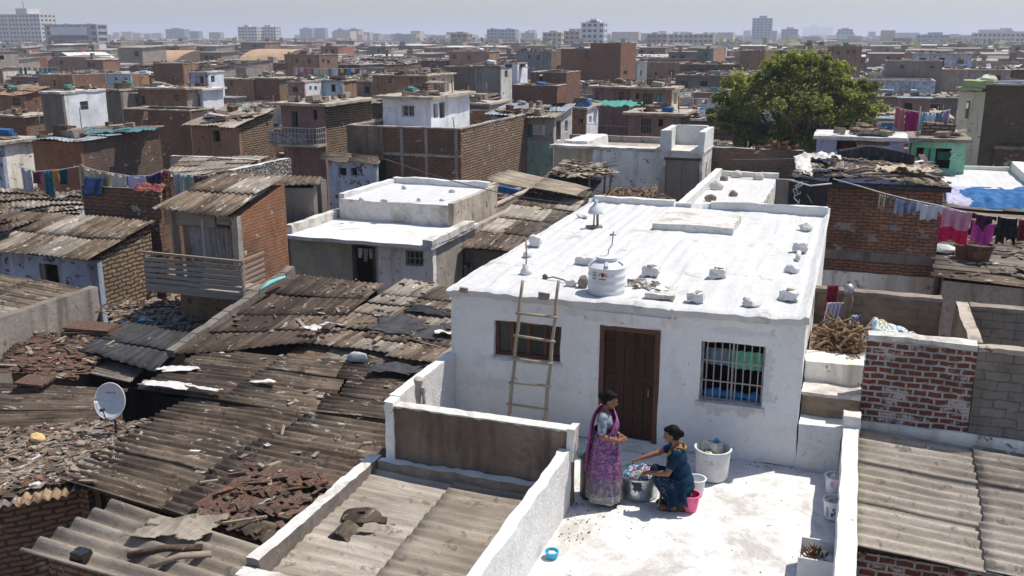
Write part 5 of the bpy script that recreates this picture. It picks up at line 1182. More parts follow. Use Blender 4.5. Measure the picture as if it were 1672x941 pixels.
 mb = MB(); mb.box(d0.x-.05, yt-.02, d0.z-.02, d1.x+.05, yt+.05, d0.z+.07); mb.build('door_head', M['wood_dark'], r)
 xa, xm = PY(901,246,yt+.6).x, PY(967,246,yt+.4).x; zs = PY(1000,243,yt+.5).z
 r = thing('stained_wall_house', 'house with brown stained white wall, left of the stair tower', 'house', (xm, yt+.5, GZ))
 mb = MB(); panel(mb, 'x', xm, x0-.01, GZ, zs, yt+.5, .22, (), .3); mb.rough(.02, 2, 2); mb.build('front_wall', M['white_stain'], r, sharp=50)
 mb = MB(); panel(mb, 'x', xa, xm-.005, GZ, zs-.02, yt+.9, .22, (), .3); mb.rough(.02, 2, 2); mb.build('front_wall', M['cream'], r, sharp=50)
 mb = MB(); mb.box(xa, yt+1.12, zs-.5, x0, yt+7, zs-.42); mb.build('roof', M['slab'], r)
 mb = MB(); mb.box(xa-.05, yt+.45, zs-.05, x0-.02, yt+1.15, zs+.06, cell=.2); mb.rough(.03, 2.3, 2); mb.build('coping', M['white_worn'], r, sharp=50)
 yp = yt+6.8; mb = MB(); panel(mb, 'x', PY(930,222,yp).x, PY(1074,238,yp).x+.4, GZ, PY(1000,222,yp).z, yp, .2, (), .4); mb.rough(.015, 2, 2); mb.build('back_parapet', M['concrete'], r, sharp=50)
 mb = MB(); a = P(905,244,zs); mb.box(a.x-.1, yt+1.2, zs-.45, a.x+.9, yt+4.5, zs+.16, cell=.2); mb.rough(.12, 1.3, 3); mb.build('white_ledge', M['white'], r, sharp=50)
 q = (P(893,284,1.55), P(985,297,1.45), P(1008,277,1.6), P(925,262,1.72))
 r = shack('straw_shed', 'rickety shed with curling dry tan roof in front of the stained wall', q, None, ['tan_slab','rust_tan'], 'v', zb=.4, pitch=.3, amp=.015, seg=.7, width=.5, seed=66, sag=.2, ragged=.25, lift=.1)
 scatter(q, 60, 67, 1.4, (0,0,1,1,1,3,8,0,6))
 for k, (u, v) in enumerate(((962,330),(985,320),(993,318))):
  p = P(u, v, .7); mb = MB(); mb.beam(p-Vector((0,0,1)), p+Vector((.05*k,0,.9)), .07, .06); mb.build('post', M['wood_old'], r)
 mb = MB(); rd = random.Random(9)
 for k in range(90):
  p = P(rd.uniform(995,1075), rd.uniform(312,332), .95); an = rd.uniform(0,PI); L = rd.uniform(.2,.8)
  mb.tube([p, p+Vector((math.cos(an)*L*.5, math.sin(an)*L*.5, rd.uniform(0,.25))), p+Vector((math.cos(an)*L, math.sin(an)*L, rd.uniform(-.1,.2)))], rd.uniform(.012,.03), 5)
 tag(mb.build('brushwood', M['branch']), 'tangle of brushwood below the stained wall', 'brushwood', kind='stuff')
 yl = 23.0
 mb = MB(); pts = [PY(u, v, yl) for u, v in ((1360,292),(1400,303),(1440,315),(1480,325),(1535,336),(1580,348),(1640,356),(1700,362))]; mb.tube(pts, .011, 5); tag(mb.build('washing_line', M['plastic_sheet']), 'washing line sagging from the black tarpaulin corner to the right edge', 'washing line')
 def hung(name, lab, u0, u1, vt0, vt1, vb, mat, seed, cat, y=yl-.02, legs=0, fold=3):
  a, b = PY(u0, vt0, y), PY(u1, vt1, y); zb = PY((u0+u1)/2, vb, y).z; mb = MB()
  def fn(s, t):
   w = 1-.10*t*math.sin(s*PI)
   x = lerp(a.x, b.x, .5+(s-.5)*w); zt_ = lerp(a.z, b.z, s)-.03*math.sin(s*PI)
   zz = lerp(zt_, zb+.05*math.sin(s*7+seed)+(.12*abs(math.sin(s*PI*2)) if legs else 0), t)
   return (x, y+.05*math.sin(s*fold*PI*2+seed+t)*(.3+t)+.03*nz((s*3,t*2,seed),1), zz)
  NU, NV = 24, 12
  base = len(mb.v)
  for j in range(NV):
   for i in range(NU):
    s, t = (i+.5)/NU, (j+.5)/NV
    if legs == 1 and t > .45 and abs(s-.5) < .06+.04*t: continue
    if legs == 2 and t < .4 and (s < .0 or False): continue
    if legs == 2 and t > .38 and (s < .17 or s > .83): continue
    mb.face([fn(i/NU,j/NV), fn((i+1)/NU,j/NV), fn((i+1)/NU,(j+1)/NV), fn(i/NU,(j+1)/NV)], sm=True)
  return tag(mb.build(name, M[mat] if isinstance(mat, str) else mat, solid=.01), lab, cat)
 pk = lambda n, a, b=None, k='noise', s=9: cloth(n, a, b, s, k)
 hung('tan_trousers', 'narrow tan garment pegged first on the line by the brick wall', 1436, 1446, 316, 318, 346, pk('tan_garment', (.48,.40,.27)), 1, 'clothes', legs=1)
 hung('navy_shirt', 'small navy shirt second on the line before the brick wall', 1448, 1462, 319, 322, 336, pk('navy_grey', (.10,.11,.16), (.3,.3,.34), 'stripe'), 2, 'clothes', legs=2)
 hung('denim_skirt', 'faded denim garment hanging before the right end of the brick wall', 1462, 1496, 323, 330, 350, pk('faded_denim', (.10,.15,.24), (.32,.37,.46), 'noise', 5), 3, 'clothes')
 hung('white_shirt', 'pale grey shirt drying on the line at the brick wall corner', 1497, 1540, 330, 337, 366, pk('grey_white_shirt', (.48,.50,.60), (.6,.62,.68), 'stripe', 10), 4, 'clothes', legs=2)
 hung('red_sheet', 'bright crimson cloth hanging lowest, behind the pink cloth', 1535, 1583, 352, 356, 396, pk('crimson_cloth', (.52,.015,.10), (.62,.03,.16)), 5, 'clothes', y=yl+.35)
 hung('pink_cloth', 'dusty pink cloth hanging on the line right of the brick wall', 1540, 1587, 338, 347, 374, pk('dusty_pink', (.50,.22,.33), (.58,.32,.42)), 6, 'clothes')
 hung('magenta_cloth', 'magenta cloth hanging under the black top', 1588, 1624, 362, 366, 398, pk('magenta', (.44,.05,.33), (.52,.1,.42)), 7, 'clothes', y=yl+.3)
 hung('plum_blouse', 'black and plum top hanging over the magenta cloth', 1588, 1628, 347, 354, 376, pk('plum_black', (.03,.012,.03), (.10,.02,.07)), 8, 'clothes', legs=2)
 hung('black_dress', 'long black garment hanging last but one near the right edge', 1630, 1662, 353, 357, 402, pk('black_cloth', (.012,.012,.016), (.03,.03,.035)), 9, 'clothes', legs=1)
 hung('maroon_cloth', 'maroon cloth cut by the right edge of the picture', 1664, 1700, 357, 360, 392, pk('maroon', (.13,.02,.03), (.2,.04,.05)), 10, 'clothes')
 q = (P(1530,455,.85), P(1760,478,.85), P(1760,395,1.0), P(1535,385,1.0))
 r = shack('plank_roof_house', 'low house with grey plank roof under the washing at the right edge', q, 'concrete', ['cem_b','cem_a','wood_h_r'], 'u', pitch=.2, amp=.008, seg=2.4, width=.45, seed=71, sag=.05, ragged=.15, lift=.04)
 scatter(q, 90, 72, .75, (2,1,2,2,3,1,4,1,2))
 yq = q[0].y+.1; w0, w1 = PY(1633,478,yq-.05), PY(1672,490,yq-.05)
 mb = MB(); mb.box(w0.x, yq-.06, w1.z, 4.6, yq+.12, w0.z); mb.build('window', M['dark'], r)
 for i, (u, v, R_, H_, lab, m) in enumerate(((1572,420,.22,.36,'brown clay pot left of the black pot under the washing','brickbit'),(1597,424,.33,.42,'wide dark pot standing on the plank roof under the washing','scrapdark'))):
  p = P(u, v+2, .95); mb = MB(); mb.lathe([(R_*.72,0),(R_*.95,H_*.8),(R_*1.06,H_*.82),(R_*1.06,H_),(R_*.92,H_),(R_*.85,H_*.85),(0,H_*.82)], p, 20); tag(mb.build('flower_pot', M[m], base=p, sharp=40), lab, 'pot')
 p = P(1541,412,1.0); o = lump(p, (.3,.22,.14), 3.9, M['cl_whiteblue'], 'wash_bundle', 'blue and white bundle of washing left of the pots', 'bundle', amp=.4)
 zq = 1.3; q = (P(1560,306,zq), P(1720,312,zq), P(1710,281,zq), P(1535,278,zq))
 r = thing('small_white_roof_house', 'house with small flat white roof above the blue tarpaulin', 'house', ((q[0].x+q[1].x)/2, q[0].y, GZ))
 mb = MB(); mb.box(q[0].x-.3, q[0].y, GZ, q[1].x, q[2].y, zq-.1); mb.build('wall', M['grey'], r)
 mb = MB(); mb.box(q[0].x-.3, q[0].y, zq-.1, q[1].x, q[2].y, zq, cell=.4); mb.rough(.03, 1, 2); mb.build('roof', M['white_roof'], r)
 mb = MB(); mb.box(P(1655,284,zq).x, q[0].y+1, zq, P(1672,284,zq).x+1, q[2].y, zq+.35, cell=.3); mb.box(q[0].x-.2, q[2].y-.2, zq, q[1].x, q[2].y, zq+.15, cell=.3); mb.rough(.04, 1, 2); mb.build('parapet', M['white'], r)
 bq = (P(1545,340,1.0), P(1740,352,1.0), P(1740,312,1.25), P(1542,304,1.25)); r = shack('blue_tarp_shack', 'shack under a rumpled blue tarpaulin at the right edge', bq, 'dark', ['wood_h_r'], 'u', amp=.006, seg=2, width=.6, seed=74)
 mb = MB(); a0, a1, a2, a3 = bq
 def tf(u, v):
  p = a0.lerp(a1, u).lerp(a3.lerp(a2, u), .05+.88*v); return (p.x, p.y, p.z+.12+.12*nz((p.x*1.4,p.y*.7,0),1)+.07*nz((p.x*4,p.y*1.5,2),1)-.25*max(0,.15-v)*4)
 mb.grid(tf, 60, 30, mf=lambda u, v: 1 if u < .16+.06*math.sin(v*9) else 0); mb.build('tarpaulin', [M['tarp_blue'], M['tarp_lilac']], r, solid=.012)
 mb = MB(); b0 = P(1590,352,.95)
 for k in range(9): mb.tube([P(1555+k*3,346+k*1.6,1.0), P(1610,352+k*1.8,.98), P(1690,356+k*2,1.0)], .05, 6)
 mb.rough(.05, 2, 2); tag(mb.build('reed_bundle', M['wood_old']), 'grey bundle of reeds along the eave under the blue tarpaulin', 'reeds')
M['wood_h_r'] = roofing('grey_plank_roof', (.17,.145,.12), (.24,.21,.18), (.4,.36,.32), .3, (.08,.07,.06), .5)
M['tarp_lilac'] = cloth('faded_lilac_sheet', (.34,.34,.50), (.5,.5,.62), 5)
M['cl_whiteblue'] = multicloth('blue_white_bundle', [(0,(.6,.62,.66)),(.5,(.25,.45,.55)),(.6,(.65,.64,.62))], 6)
near_right()
DEBo = None
# ------------------------------------------------------------------ the two women
class Fig:
 def __init__(s, name, label, loc, fwd, k=1.0):
  f = Vector((fwd[0], fwd[1], 0)).normalized(); s.f = f; s.l = Vector((-f.y, f.x, 0)); s.o = Vector(loc); s.k = k
  s.r = thing(name, label, 'person', loc)
 def W(s, p): return s.o+(s.f*p[0]+s.l*p[1]+Vector((0,0,p[2])))*s.k
 def limb(s, mb, pts, rs, n=12, grow=0.0):
  """tapered rounded limb"""
  pts = [Vector(p) for p in pts]; path = []; rr = []
  for i in range(len(pts)-1):
   m = 5
   for j in range(m):
    path.append(pts[i].lerp(pts[i+1], j/m)); rr.append(lerp(rs[i], rs[i+1], j/m)+grow)
  path.append(pts[-1]); rr.append(rs[-1]+grow)
  mb.tube([s.W(p) for p in path], [r*s.k for r in rr], n)
  for p, r in ((pts[0], rs[0]), (pts[-1], rs[-1])):
   q = s.W(p); mb.ell(q, ((r+grow)*s.k,)*3, 12, 8)
  for p, r in zip(pts[1:-1], rs[1:-1]): mb.ell(s.W(p), ((r+grow)*s.k,)*3, 12, 8)
 def e(s, mb, c, r, tilt=0.0, fn=None):
  """ellipsoid with axes forward/left/up, tilted forward by tilt"""
  ang = math.atan2(s.f.y, s.f.x)
  M_ = Matrix.Rotation(ang, 3, 'Z') @ Matrix.Rotation(tilt, 3, 'Y')
  mb.ell(s.W(c), [x*s.k for x in r], 20, 14, rot=M_.to_euler(), fn=fn)
 def solid(s, mb, name, mat, vox, smooth=4, parent=None):
  o = mb.build(name, mat, parent or s.r)
  m = o.modifiers.new('r', 'REMESH'); m.mode = 'VOXEL'; m.voxel_size = vox; m.use_smooth_shade = True
  m2 = o.modifiers.new('s', 'SMOOTH'); m2.iterations = smooth; m2.factor = .5
  dg = C.evaluated_depsgraph_get(); me = bpy.data.meshes.new_from_object(o.evaluated_get(dg)); o.modifiers.clear()
  old = o.data; o.data = me; bpy.data.meshes.remove(old)
  me.polygons.foreach_set('use_smooth', [True]*len(me.polygons))
  return o
 def head(s, mb, c, tilt, k=1.0):
  """skull, jaw, nose, ears; c centre, tilt forward"""
  ct, st = math.cos(tilt), math.sin(tilt)
  def q(x, y, z): return (c[0]+(x*ct+z*st)*k, c[1]+y*k, c[2]+(-x*st+z*ct)*k)
  s.e(mb, q(-.008,0,.018), (.096*k,.076*k,.093*k), tilt)
  s.e(mb, q(.028,0,-.035), (.066*k,.060*k,.072*k), tilt); s.e(mb, q(.055,0,-.083), (.032*k,.032*k,.024*k), tilt)
  s.limb(mb, [q(.083,0,.012), q(.106,0,-.022)], [.008*k,.0135*k], 8); s.e(mb, q(.083,0,-.052), (.016*k,.025*k,.015*k), tilt)
  s.e(mb, q(.076,0,.030), (.018*k,.048*k,.010*k), tilt)
  for y in (-1, 1):
   s.e(mb, q(-.004,y*.076,-.010), (.018*k,.009*k,.030*k), tilt); s.e(mb, q(.060,y*.038,-.022), (.024*k,.022*k,.022*k), tilt)
   s.e(mb, q(.098,y*.010,-.026), (.010*k,.009*k,.008*k), tilt)
  return q
 def face(s, q, tilt, k=1.0):
  for y in (-1, 1):
   mb = MB(); s.e(mb, q(.081,y*.031,.006), (.008*k,.011*k,.0045*k), tilt); eye = mb.build('eye', M['eye'], s.r)
   mb = MB(); s.e(mb, q(.0885,y*.031,.004), (.006*k,.0065*k,.0055*k), tilt); mb.build('iris', M['hair'], eye)
   mb = MB(); s.limb(mb, [q(.088,y*.014,.026), q(.085,y*.035,.032), q(.072,y*.052,.026)], [.003,.0038,.002], 6); mb.build('eyebrow', M['hair'], s.r)
  mb = MB(); s.e(mb, q(.096,0,-.052), (.006*k,.019*k,.0065*k), tilt); mb.build('lips', M['lip'], s.r)
 def hair(s, q, tilt, bun, k=1.0):
  mb = MB()
  s.e(mb, q(-.026,0,.032), (.094*k,.084*k,.092*k), tilt); s.e(mb, q(-.046,0,-.012), (.068*k,.080*k,.078*k), tilt)
  s.e(mb, q(.030,0,.078), (.055*k,.060*k,.034*k), tilt); s.e(mb, q(*bun), (.045*k,.048*k,.050*k), tilt); s.e(mb, q(bun[0]*.82,0,bun[2]*.8), (.03*k,.03*k,.03*k), tilt)
  return s.solid(mb, 'hair', M['hair'], .007, 3)
 def hand(s, mb, wr, d, palm, curl=.6, k=1.0, spread=.9):
  """five fingers: d = direction of the hand, palm = palm normal"""
  d = Vector(d).normalized(); pn = Vector(palm); pn = (pn-d*pn.dot(d)).normalized(); sd = d.cross(pn)
  w = Vector(wr); c = w+d*.045*k
  P_ = lambda a, b, n_: tuple(w+d*a*k+sd*b*k+pn*n_*k)
  s.limb(mb, [w, P_(.03,0,0)], [.021*k,.022*k], 10)
  for b in (-.026,-.009,.009,.026): s.limb(mb, [P_(.012,b*.6,0), P_(.078,b,0)], [.015*k,.0125*k], 8)
  for i, (b, L) in enumerate(((-.029,.060),(-.010,.072),(.010,.068),(.028,.052))):
   p0 = Vector(P_(.078,b,0)); a1, a2, a3 = curl*.6, curl*1.5, curl*2.2
   p1 = p0+(d*math.cos(a1)+pn*math.sin(a1)+sd*b*2*spread)*L*.45*k; p2 = p1+(d*math.cos(a2)+pn*math.sin(a2))*L*.32*k; p3 = p2+(d*math.cos(a3)+pn*math.sin(a3))*L*.26*k
   s.limb(mb, [p0, p1, p2, p3], [.0098*k,.0092*k,.0085*k,.007*k], 8)
  t0 = Vector(P_(.020,-.024,.008)); t1 = t0+(d*.55-sd*.75+pn*.3).normalized()*.036*k; t2 = t1+(d*.8-sd*.15+pn*.6).normalized()*.03*k
  s.limb(mb, [t0, t1, t2], [.0135*k,.0115*k,.0085*k], 8)
def foot(F, mb, a, dx=.0):
 x, y, z = a
 F.limb(mb, [(x,y,z+.02), (x-.015,y,.035)], [.036,.036], 10); F.limb(mb, [(x-.03,y,.038), (x+.06,y,.034), (x+.135,y+dx,.024)], [.036,.034,.026], 10)
 for i in range(5): F.limb(mb, [(x+.12,y+dx+(i-2)*.013,.022), (x+.165-abs(i-1.2)*.008,y+dx+(i-2)*.015,.018)], [.011,.008], 6)
def sandal(F, a, nm='sandal'):
 x, y, _ = a; mb = MB()
 for (p, q) in (((x-.06,.0),(x+.175,.0)),):
  pts = []; n = 16
  ring = [(x-.065+.24*(.5-.5*math.cos(PI*k/n)), .045*math.sin(PI*k/n)**.55*(.85+.15*k/n)) for k in range(n+1)]
  out = [(u, y+v) for u, v in ring]+[(u, y-v) for u, v in ring[::-1][1:-1]]
  lo = [F.W((u, v, .0)) for u, v in out]; hi = [F.W((u, v, .016)) for u, v in out]
  mb.face(lo[::-1]); mb.face(hi)
  for k in range(len(out)): mb.face((lo[k], lo[(k+1) % len(out)], hi[(k+1) % len(out)], hi[k]))
 mb.tube([F.W((x+.07,y+.045,.012)), F.W((x+.07,y+.03,.052)), F.W((x+.075,y,.064)), F.W((x+.07,y-.03,.052)), F.W((x+.07,y-.045,.012))], .014, 8)
 mb.build(nm, M['leather'], F.r)
def standing_woman():
 p = P(984, 820, .004); p.x += .0
 F = Fig('person', 'woman in magenta patterned sari and grey blouse, standing by the aluminium tub', p, (.93,.12), 1.07)
 tilt = .33; hc = (.055, 0, 1.435)
 mb = MB()
 for y, dx in ((-.075, .02), (.085, -.05)):
  F.limb(mb, [(dx,y,.07), (dx+.03,y*1.05,.42), (0,y*1.15,.82)], [.038,.058,.09]); foot(F, mb, (dx, y, .07), -.01*(1 if y > 0 else -1))
 F.e(mb, (-.005,0,.88), (.125,.165,.13)); F.e(mb, (0,0,1.01), (.105,.135,.13)); F.e(mb, (.012,0,1.15), (.105,.15,.13)); F.e(mb, (.0,0,1.25), (.075,.15,.07))
 for y in (-1,1): F.e(mb, (.085,y*.065,1.135), (.055,.06,.06))
 F.limb(mb, [(-.005,0,1.25), (.015,0,1.33), (.03,0,1.39)], [.06,.046,.045])
 q = F.head(mb, hc, tilt)
 F.limb(mb, [(-.01,-.165,1.255), (-.005,-.215,1.01), (.185,-.10,.925)], [.052,.041,.027]); F.hand(mb, (.20,-.095,.925), (.75,.62,.05), (-.3,.7,-.2), .75)
 F.limb(mb, [(-.005,.165,1.255), (.01,.21,1.01), (.19,.05,.94)], [.05,.04,.027]); F.hand(mb, (.20,.045,.945), (.75,-.6,.0), (-.1,-.5,-.8), .85)
 F.solid(mb, 'body', M['skin'], .0055, 2).name = 'body'
 F.face(q, tilt); F.hair(q, tilt, (-.118,0,.012))
 for a in ((.02,-.075,0), (-.05,.085,0)): sandal(F, a)
 mb = MB(); F.e(mb, (.012,0,1.155), (.112,.157,.125)); F.e(mb, (.0,0,1.245), (.08,.155,.062))
 for y in (-1,1):
  F.e(mb, (.087,y*.065,1.135), (.06,.064,.064)); F.limb(mb, [(-.008,y*.165,1.255), (-.008,y*.205,1.08)], [.062,.058])
 F.solid(mb, 'blouse', M['blouse'], .008, 3)
 mb = MB()                                       # sari: wrapped skirt with pleats
 NA, NZ_ = 72, 26
 def sk(u, v):
  a = u*2*PI; z = lerp(1.04, .085, v)
  rx = lerp(.128, .182, min(1, v*2.2))+.055*v; ry = lerp(.155, .205, min(1, v*2.0))+.04*v
  front = max(0, math.cos(a))**3
  fold = .011*v*math.sin(a*11+1.5*math.sin(v*3))+.016*front*math.sin(a*26)*min(1, v*2)+.008*math.sin(a*5+v*6)
  rx += fold; ry += fold
  hem = .02*math.sin(a*7)*(v > .96)+(.05*math.cos(a-PI)*v)
  return F.W((math.cos(a)*rx-.005+.01*v, math.sin(a)*ry, z+hem*.4))
 mb.grid(sk, NA, NZ_, mf=lambda u, v: 1 if v > .86 else (2 if (.02 < u < .16 and v > .4) or v > .70+.08*math.sin(u*6.28) else 0))
 A = [(.07,-.185,1.03),(.108,-.160,1.13),(.132,-.085,1.24),(.04,.04,1.335),(-.075,-.03,1.305),(-.128,-.135,1.17),(-.150,-.15,.98),(-.178,-.175,.75),(-.205,-.165,.50)]
 B = [(.125,.08,.94),(.152,.13,1.05),(.085,.185,1.16),(.015,.195,1.29),(-.06,.195,1.25),(-.125,.175,1.12),(-.155,.165,.95),(-.185,.155,.70),(-.205,.14,.46)]
 def cr(L, t):
  t = t*(len(L)-1); i = min(int(t), len(L)-2); f = t-i
  p = [Vector(L[max(0, min(len(L)-1, j))]) for j in (i-1, i, i+1, i+2)]
  return .5*((2*p[1])+(p[2]-p[0])*f+(2*p[0]-5*p[1]+4*p[2]-p[3])*f*f+(3*p[1]-p[0]-3*p[2]+p[3])*f**3)
 def wrap(u, v):
  a, b = cr(A, v), cr(B, v); p = a.lerp(b, u); out = Vector((p.x, p.y*.6, 0)); out = out.normalized() if out.length > .01 else Vector((0,0,1))
  bulge = .022*math.sin(u*PI); fold = .010*math.sin(u*24+v*3)
  if .25 < v < .5: out = (out+Vector((0,0,1.2))).normalized()
  return F.W(p+out*(.014+bulge+fold))
 mb.grid(wrap, 24, 60, mf=lambda u, v: 3 if (u > .86 or u < .1) else 0)
 mb.build('sari', [M['sari_a'], M['sari_c'], M['sari_b'], M['sari_d']], F.r, solid=.006)
 mb = MB()                                        # bangles and border
 for k in range(2): 
  c = Vector((.165,-.112,.93)); mb.tube([F.W(c+Vector((.0+.02*k, .034*math.cos(t)+.012*k, .034*math.sin(t)))) for t in [2*PI*j/12 for j in range(13)]], .0045, 6)
 mb.build('bangles', M['red_mark'], F.r)
M['blouse'] = multicloth('grey_printed_blouse', [(0,(.15,.18,.24)),(.52,(.22,.26,.32)),(.60,(.32,.35,.40))], 22)
M['sari_a'] = multicloth('magenta_print', [(0,(.09,.03,.10)),(.30,(.22,.03,.12)),(.40,(.07,.10,.21)),(.50,(.26,.04,.16)),(.57,(.12,.15,.26)),(.63,(.38,.28,.36)),(.68,(.26,.045,.15)),(.74,(.3,.12,.08))], 22, stretch=(1,1,1.5))
M['sari_b'] = multicloth('grey_blue_print', [(0,(.07,.10,.16)),(.40,(.13,.16,.21)),(.47,(.24,.06,.14)),(.55,(.15,.19,.24)),(.66,(.32,.19,.12))], 18, stretch=(1.5,1.5,.7))
M['sari_c'] = multicloth('grey_border', [(0,(.15,.16,.17)),(.45,(.30,.31,.31)),(.55,(.11,.15,.18)),(.62,(.38,.37,.34))], 20, stretch=(1,1,2.5))
M['sari_d'] = multicloth('pink_border', [(0,(.42,.03,.19)),(.5,(.55,.08,.27)),(.62,(.24,.04,.18))], 18)
M['kurta'] = cloth('deep_teal_navy', (.005,.020,.046), (.008,.033,.068), 8)
M['skirt_navy'] = multicloth('navy_gold_print', [(0,(.006,.018,.04)),(.55,(.008,.045,.09)),(.70,(.35,.20,.08)),(.73,(.01,.04,.075))], 11, dist=2)
M['gold'] = multicloth('mustard_trim', [(0,(.34,.2,.04)),(.5,(.42,.27,.07)),(.6,(.12,.08,.03))], 20)
def sitting_woman():
 p = P(1099, 832, .004)
 F = Fig('person', 'woman in dark blue top and patterned skirt, sitting low and washing clothes in the tub', p+Vector((.015,.06,0)), (-.97,-.10), 1.07)
 tilt = .30; hc = (.085, 0, 1.015); mb = MB()
 for y in (-1, 1):
  dx = .0 if y > 0 else .05
  F.limb(mb, [(.03+dx,y*.09,.07), (.22+dx,y*.115,.44), (-.06,y*.10,.35)], [.038,.058,.092]); foot(F, mb, (.03+dx, y*.09, .07), .01*y)
 F.e(mb, (-.08,0,.36), (.14,.17,.13)); F.e(mb, (-.055,0,.52), (.115,.14,.14)); F.e(mb, (-.01,0,.70), (.11,.155,.14), .15); F.e(mb, (.0,0,.82), (.08,.155,.065), .15)
 for y in (-1,1): F.e(mb, (.065,y*.065,.70), (.055,.06,.06))
 F.limb(mb, [(.0,0,.81), (.03,0,.90), (.055,0,.96)], [.06,.047,.045])
 q = F.head(mb, hc, tilt)
 F.limb(mb, [(.0,.165,.815), (.10,.235,.58), (.33,.15,.52)], [.052,.041,.027]); F.hand(mb, (.345,.145,.52), (.85,-.3,-.35), (.1,-.4,-.85), .6)
 F.limb(mb, [(.01,-.165,.815), (.24,-.21,.66), (.47,-.10,.60)], [.052,.040,.027]); F.hand(mb, (.485,-.095,.597), (.9,.2,-.35), (-.2,.2,-.85), .7)
 F.solid(mb, 'body', M['skin'], .0055, 2)
 F.face(q, tilt); F.hair(q, tilt, (-.115,0,-.015))
 for a, dx in ((.09, 0), (-.09, .05)): sandal(F, (.03+dx, a, 0))
 mb = MB(); F.e(mb, (-.075,0,.40), (.15,.18,.14)); F.e(mb, (-.055,0,.53), (.123,.148,.145)); F.e(mb, (-.01,0,.70), (.118,.162,.14), .15); F.e(mb, (.0,0,.815), (.088,.160,.066), .15)
 for y in (-1,1):
  F.e(mb, (.067,y*.065,.70), (.06,.064,.064)); el = Vector((.10,.235,.58)) if y > 0 else Vector((.24,-.21,.66)); s0 = Vector((.005,y*.165,.815)); F.limb(mb, [s0, s0.lerp(el,.62)], [.063,.056])
 F.solid(mb, 'top', M['kurta'], .008, 3)
 mb = MB()
 for y in (-1,1):
  dx = .0 if y > 0 else .05
  F.limb(mb, [(.04+dx,y*.09,.13), (.225+dx,y*.115,.445), (-.06,y*.10,.355)], [.075,.082,.11])
 F.e(mb, (-.08,0,.33), (.16,.185,.12)); F.e(mb, (.12,0,.40), (.16,.12,.06)); F.e(mb, (.10,0,.26), (.08,.12,.15))
 F.solid(mb, 'skirt', M['skirt_navy'], .009, 4)
 mb = MB()                                         # the loose end of the skirt hanging at the side
 def pan(u, v): return F.W((lerp(-.16,.08,u)+.02*math.sin(v*4), .19+.03*math.sin(u*14)*(.3+v)+.02*v, lerp(.46,.13+.05*math.sin(u*5),v)))
 mb.grid(pan, 24, 12); mb.build('skirt_end', M['kurta'], F.r, solid=.006)
 mb = MB()
 L = [(-.085,.06,.86),(-.02,.095,.885),(.06,.07,.83),(.115,.03,.72),(.115,.0,.58),(.10,.01,.50)]
 R_ = [(-.085,-.06,.86),(-.02,-.095,.885),(.06,-.07,.83),(.115,-.02,.72)]
 mb.tube([F.W(x) for x in L], [.016,.018,.018,.022,.026,.02], 8); mb.tube([F.W(x) for x in R_], [.016,.018,.018,.02], 8); mb.tube([F.W((-.085,.06,.86)), F.W((-.10,0,.85)), F.W((-.085,-.06,.86))], .016, 8)
 mb.build('neck_trim', M['gold'], F.r)
 mb = MB(); c = F.W((-.10,0,0)); mb.lathe([(.11,.0),(.115,.02),(.10,.2),(.12,.22),(0,.225)], c, 18); tag(mb.build('stool', M['wood_dark'], base=c, sharp=40), 'low round stool under the woman in dark blue', 'stool')
standing_woman(); sitting_woman()
# ------------------------------------------------------------------ tubs, buckets and other things on the terrace
def vessel(name, label, cat, c, r0, r1, h, mat, rim=.012, n=32, th=.012, lip=True, inner=None):
 r = thing(name, label, cat, c); prof = [(r0*.9,0),(r0,.012)]
 for k in range(1, 7): prof.append((lerp(r0, r1, k/6), h*k/6-(rim if k == 6 else 0)))
 prof += [(r1+rim,h-rim),(r1+rim,h),(r1-th,h),(r1-th-.002,h-.03),(lerp(r0,r1,.3)-th,h*.3),(r0*.85,.03),(0,.03)]
 mb = MB(); mb.lathe(prof, c, n); mb.build('body', M[mat], r, sharp=35)
 return r
def handle(r, c, R_, z, drop, mat, name='handle', ang=0):
 mb = MB(); pts = []
 for k in range(17):
  t = PI*k/16; v = Vector((math.cos(t)*R_, 0, 0)); v.rotate(Euler((0,0,ang))); d = Vector((0,-1,0)); d.rotate(Euler((0,0,ang)))
  pts.append(c+v+Vector((0,0,z-drop*math.sin(t)*.95))+d*(R_*.12+math.sin(t)*R_*.12))
 mb.tube(pts, .006, 6); mb.build(name, M[mat], r)
def clothheap(name, label, c, r, mat, seed, h=.12, cat='laundry', rim=0):
 mb = MB(); NU = 44
 def fn(u, v):
  a = u*2*PI; q = v*r
  x, y = math.cos(a)*q, math.sin(a)*q
  z = h*(1-(v**2.5))+.045*nz((x*9,y*9,seed),1)+.03*nz((x*22,y*22,seed),1)
  return (c[0]+x, c[1]+y, c[2]+z)
 mb.grid(fn, NU, 18, 0); return tag(mb.build(name, mat, base=c), label, cat)
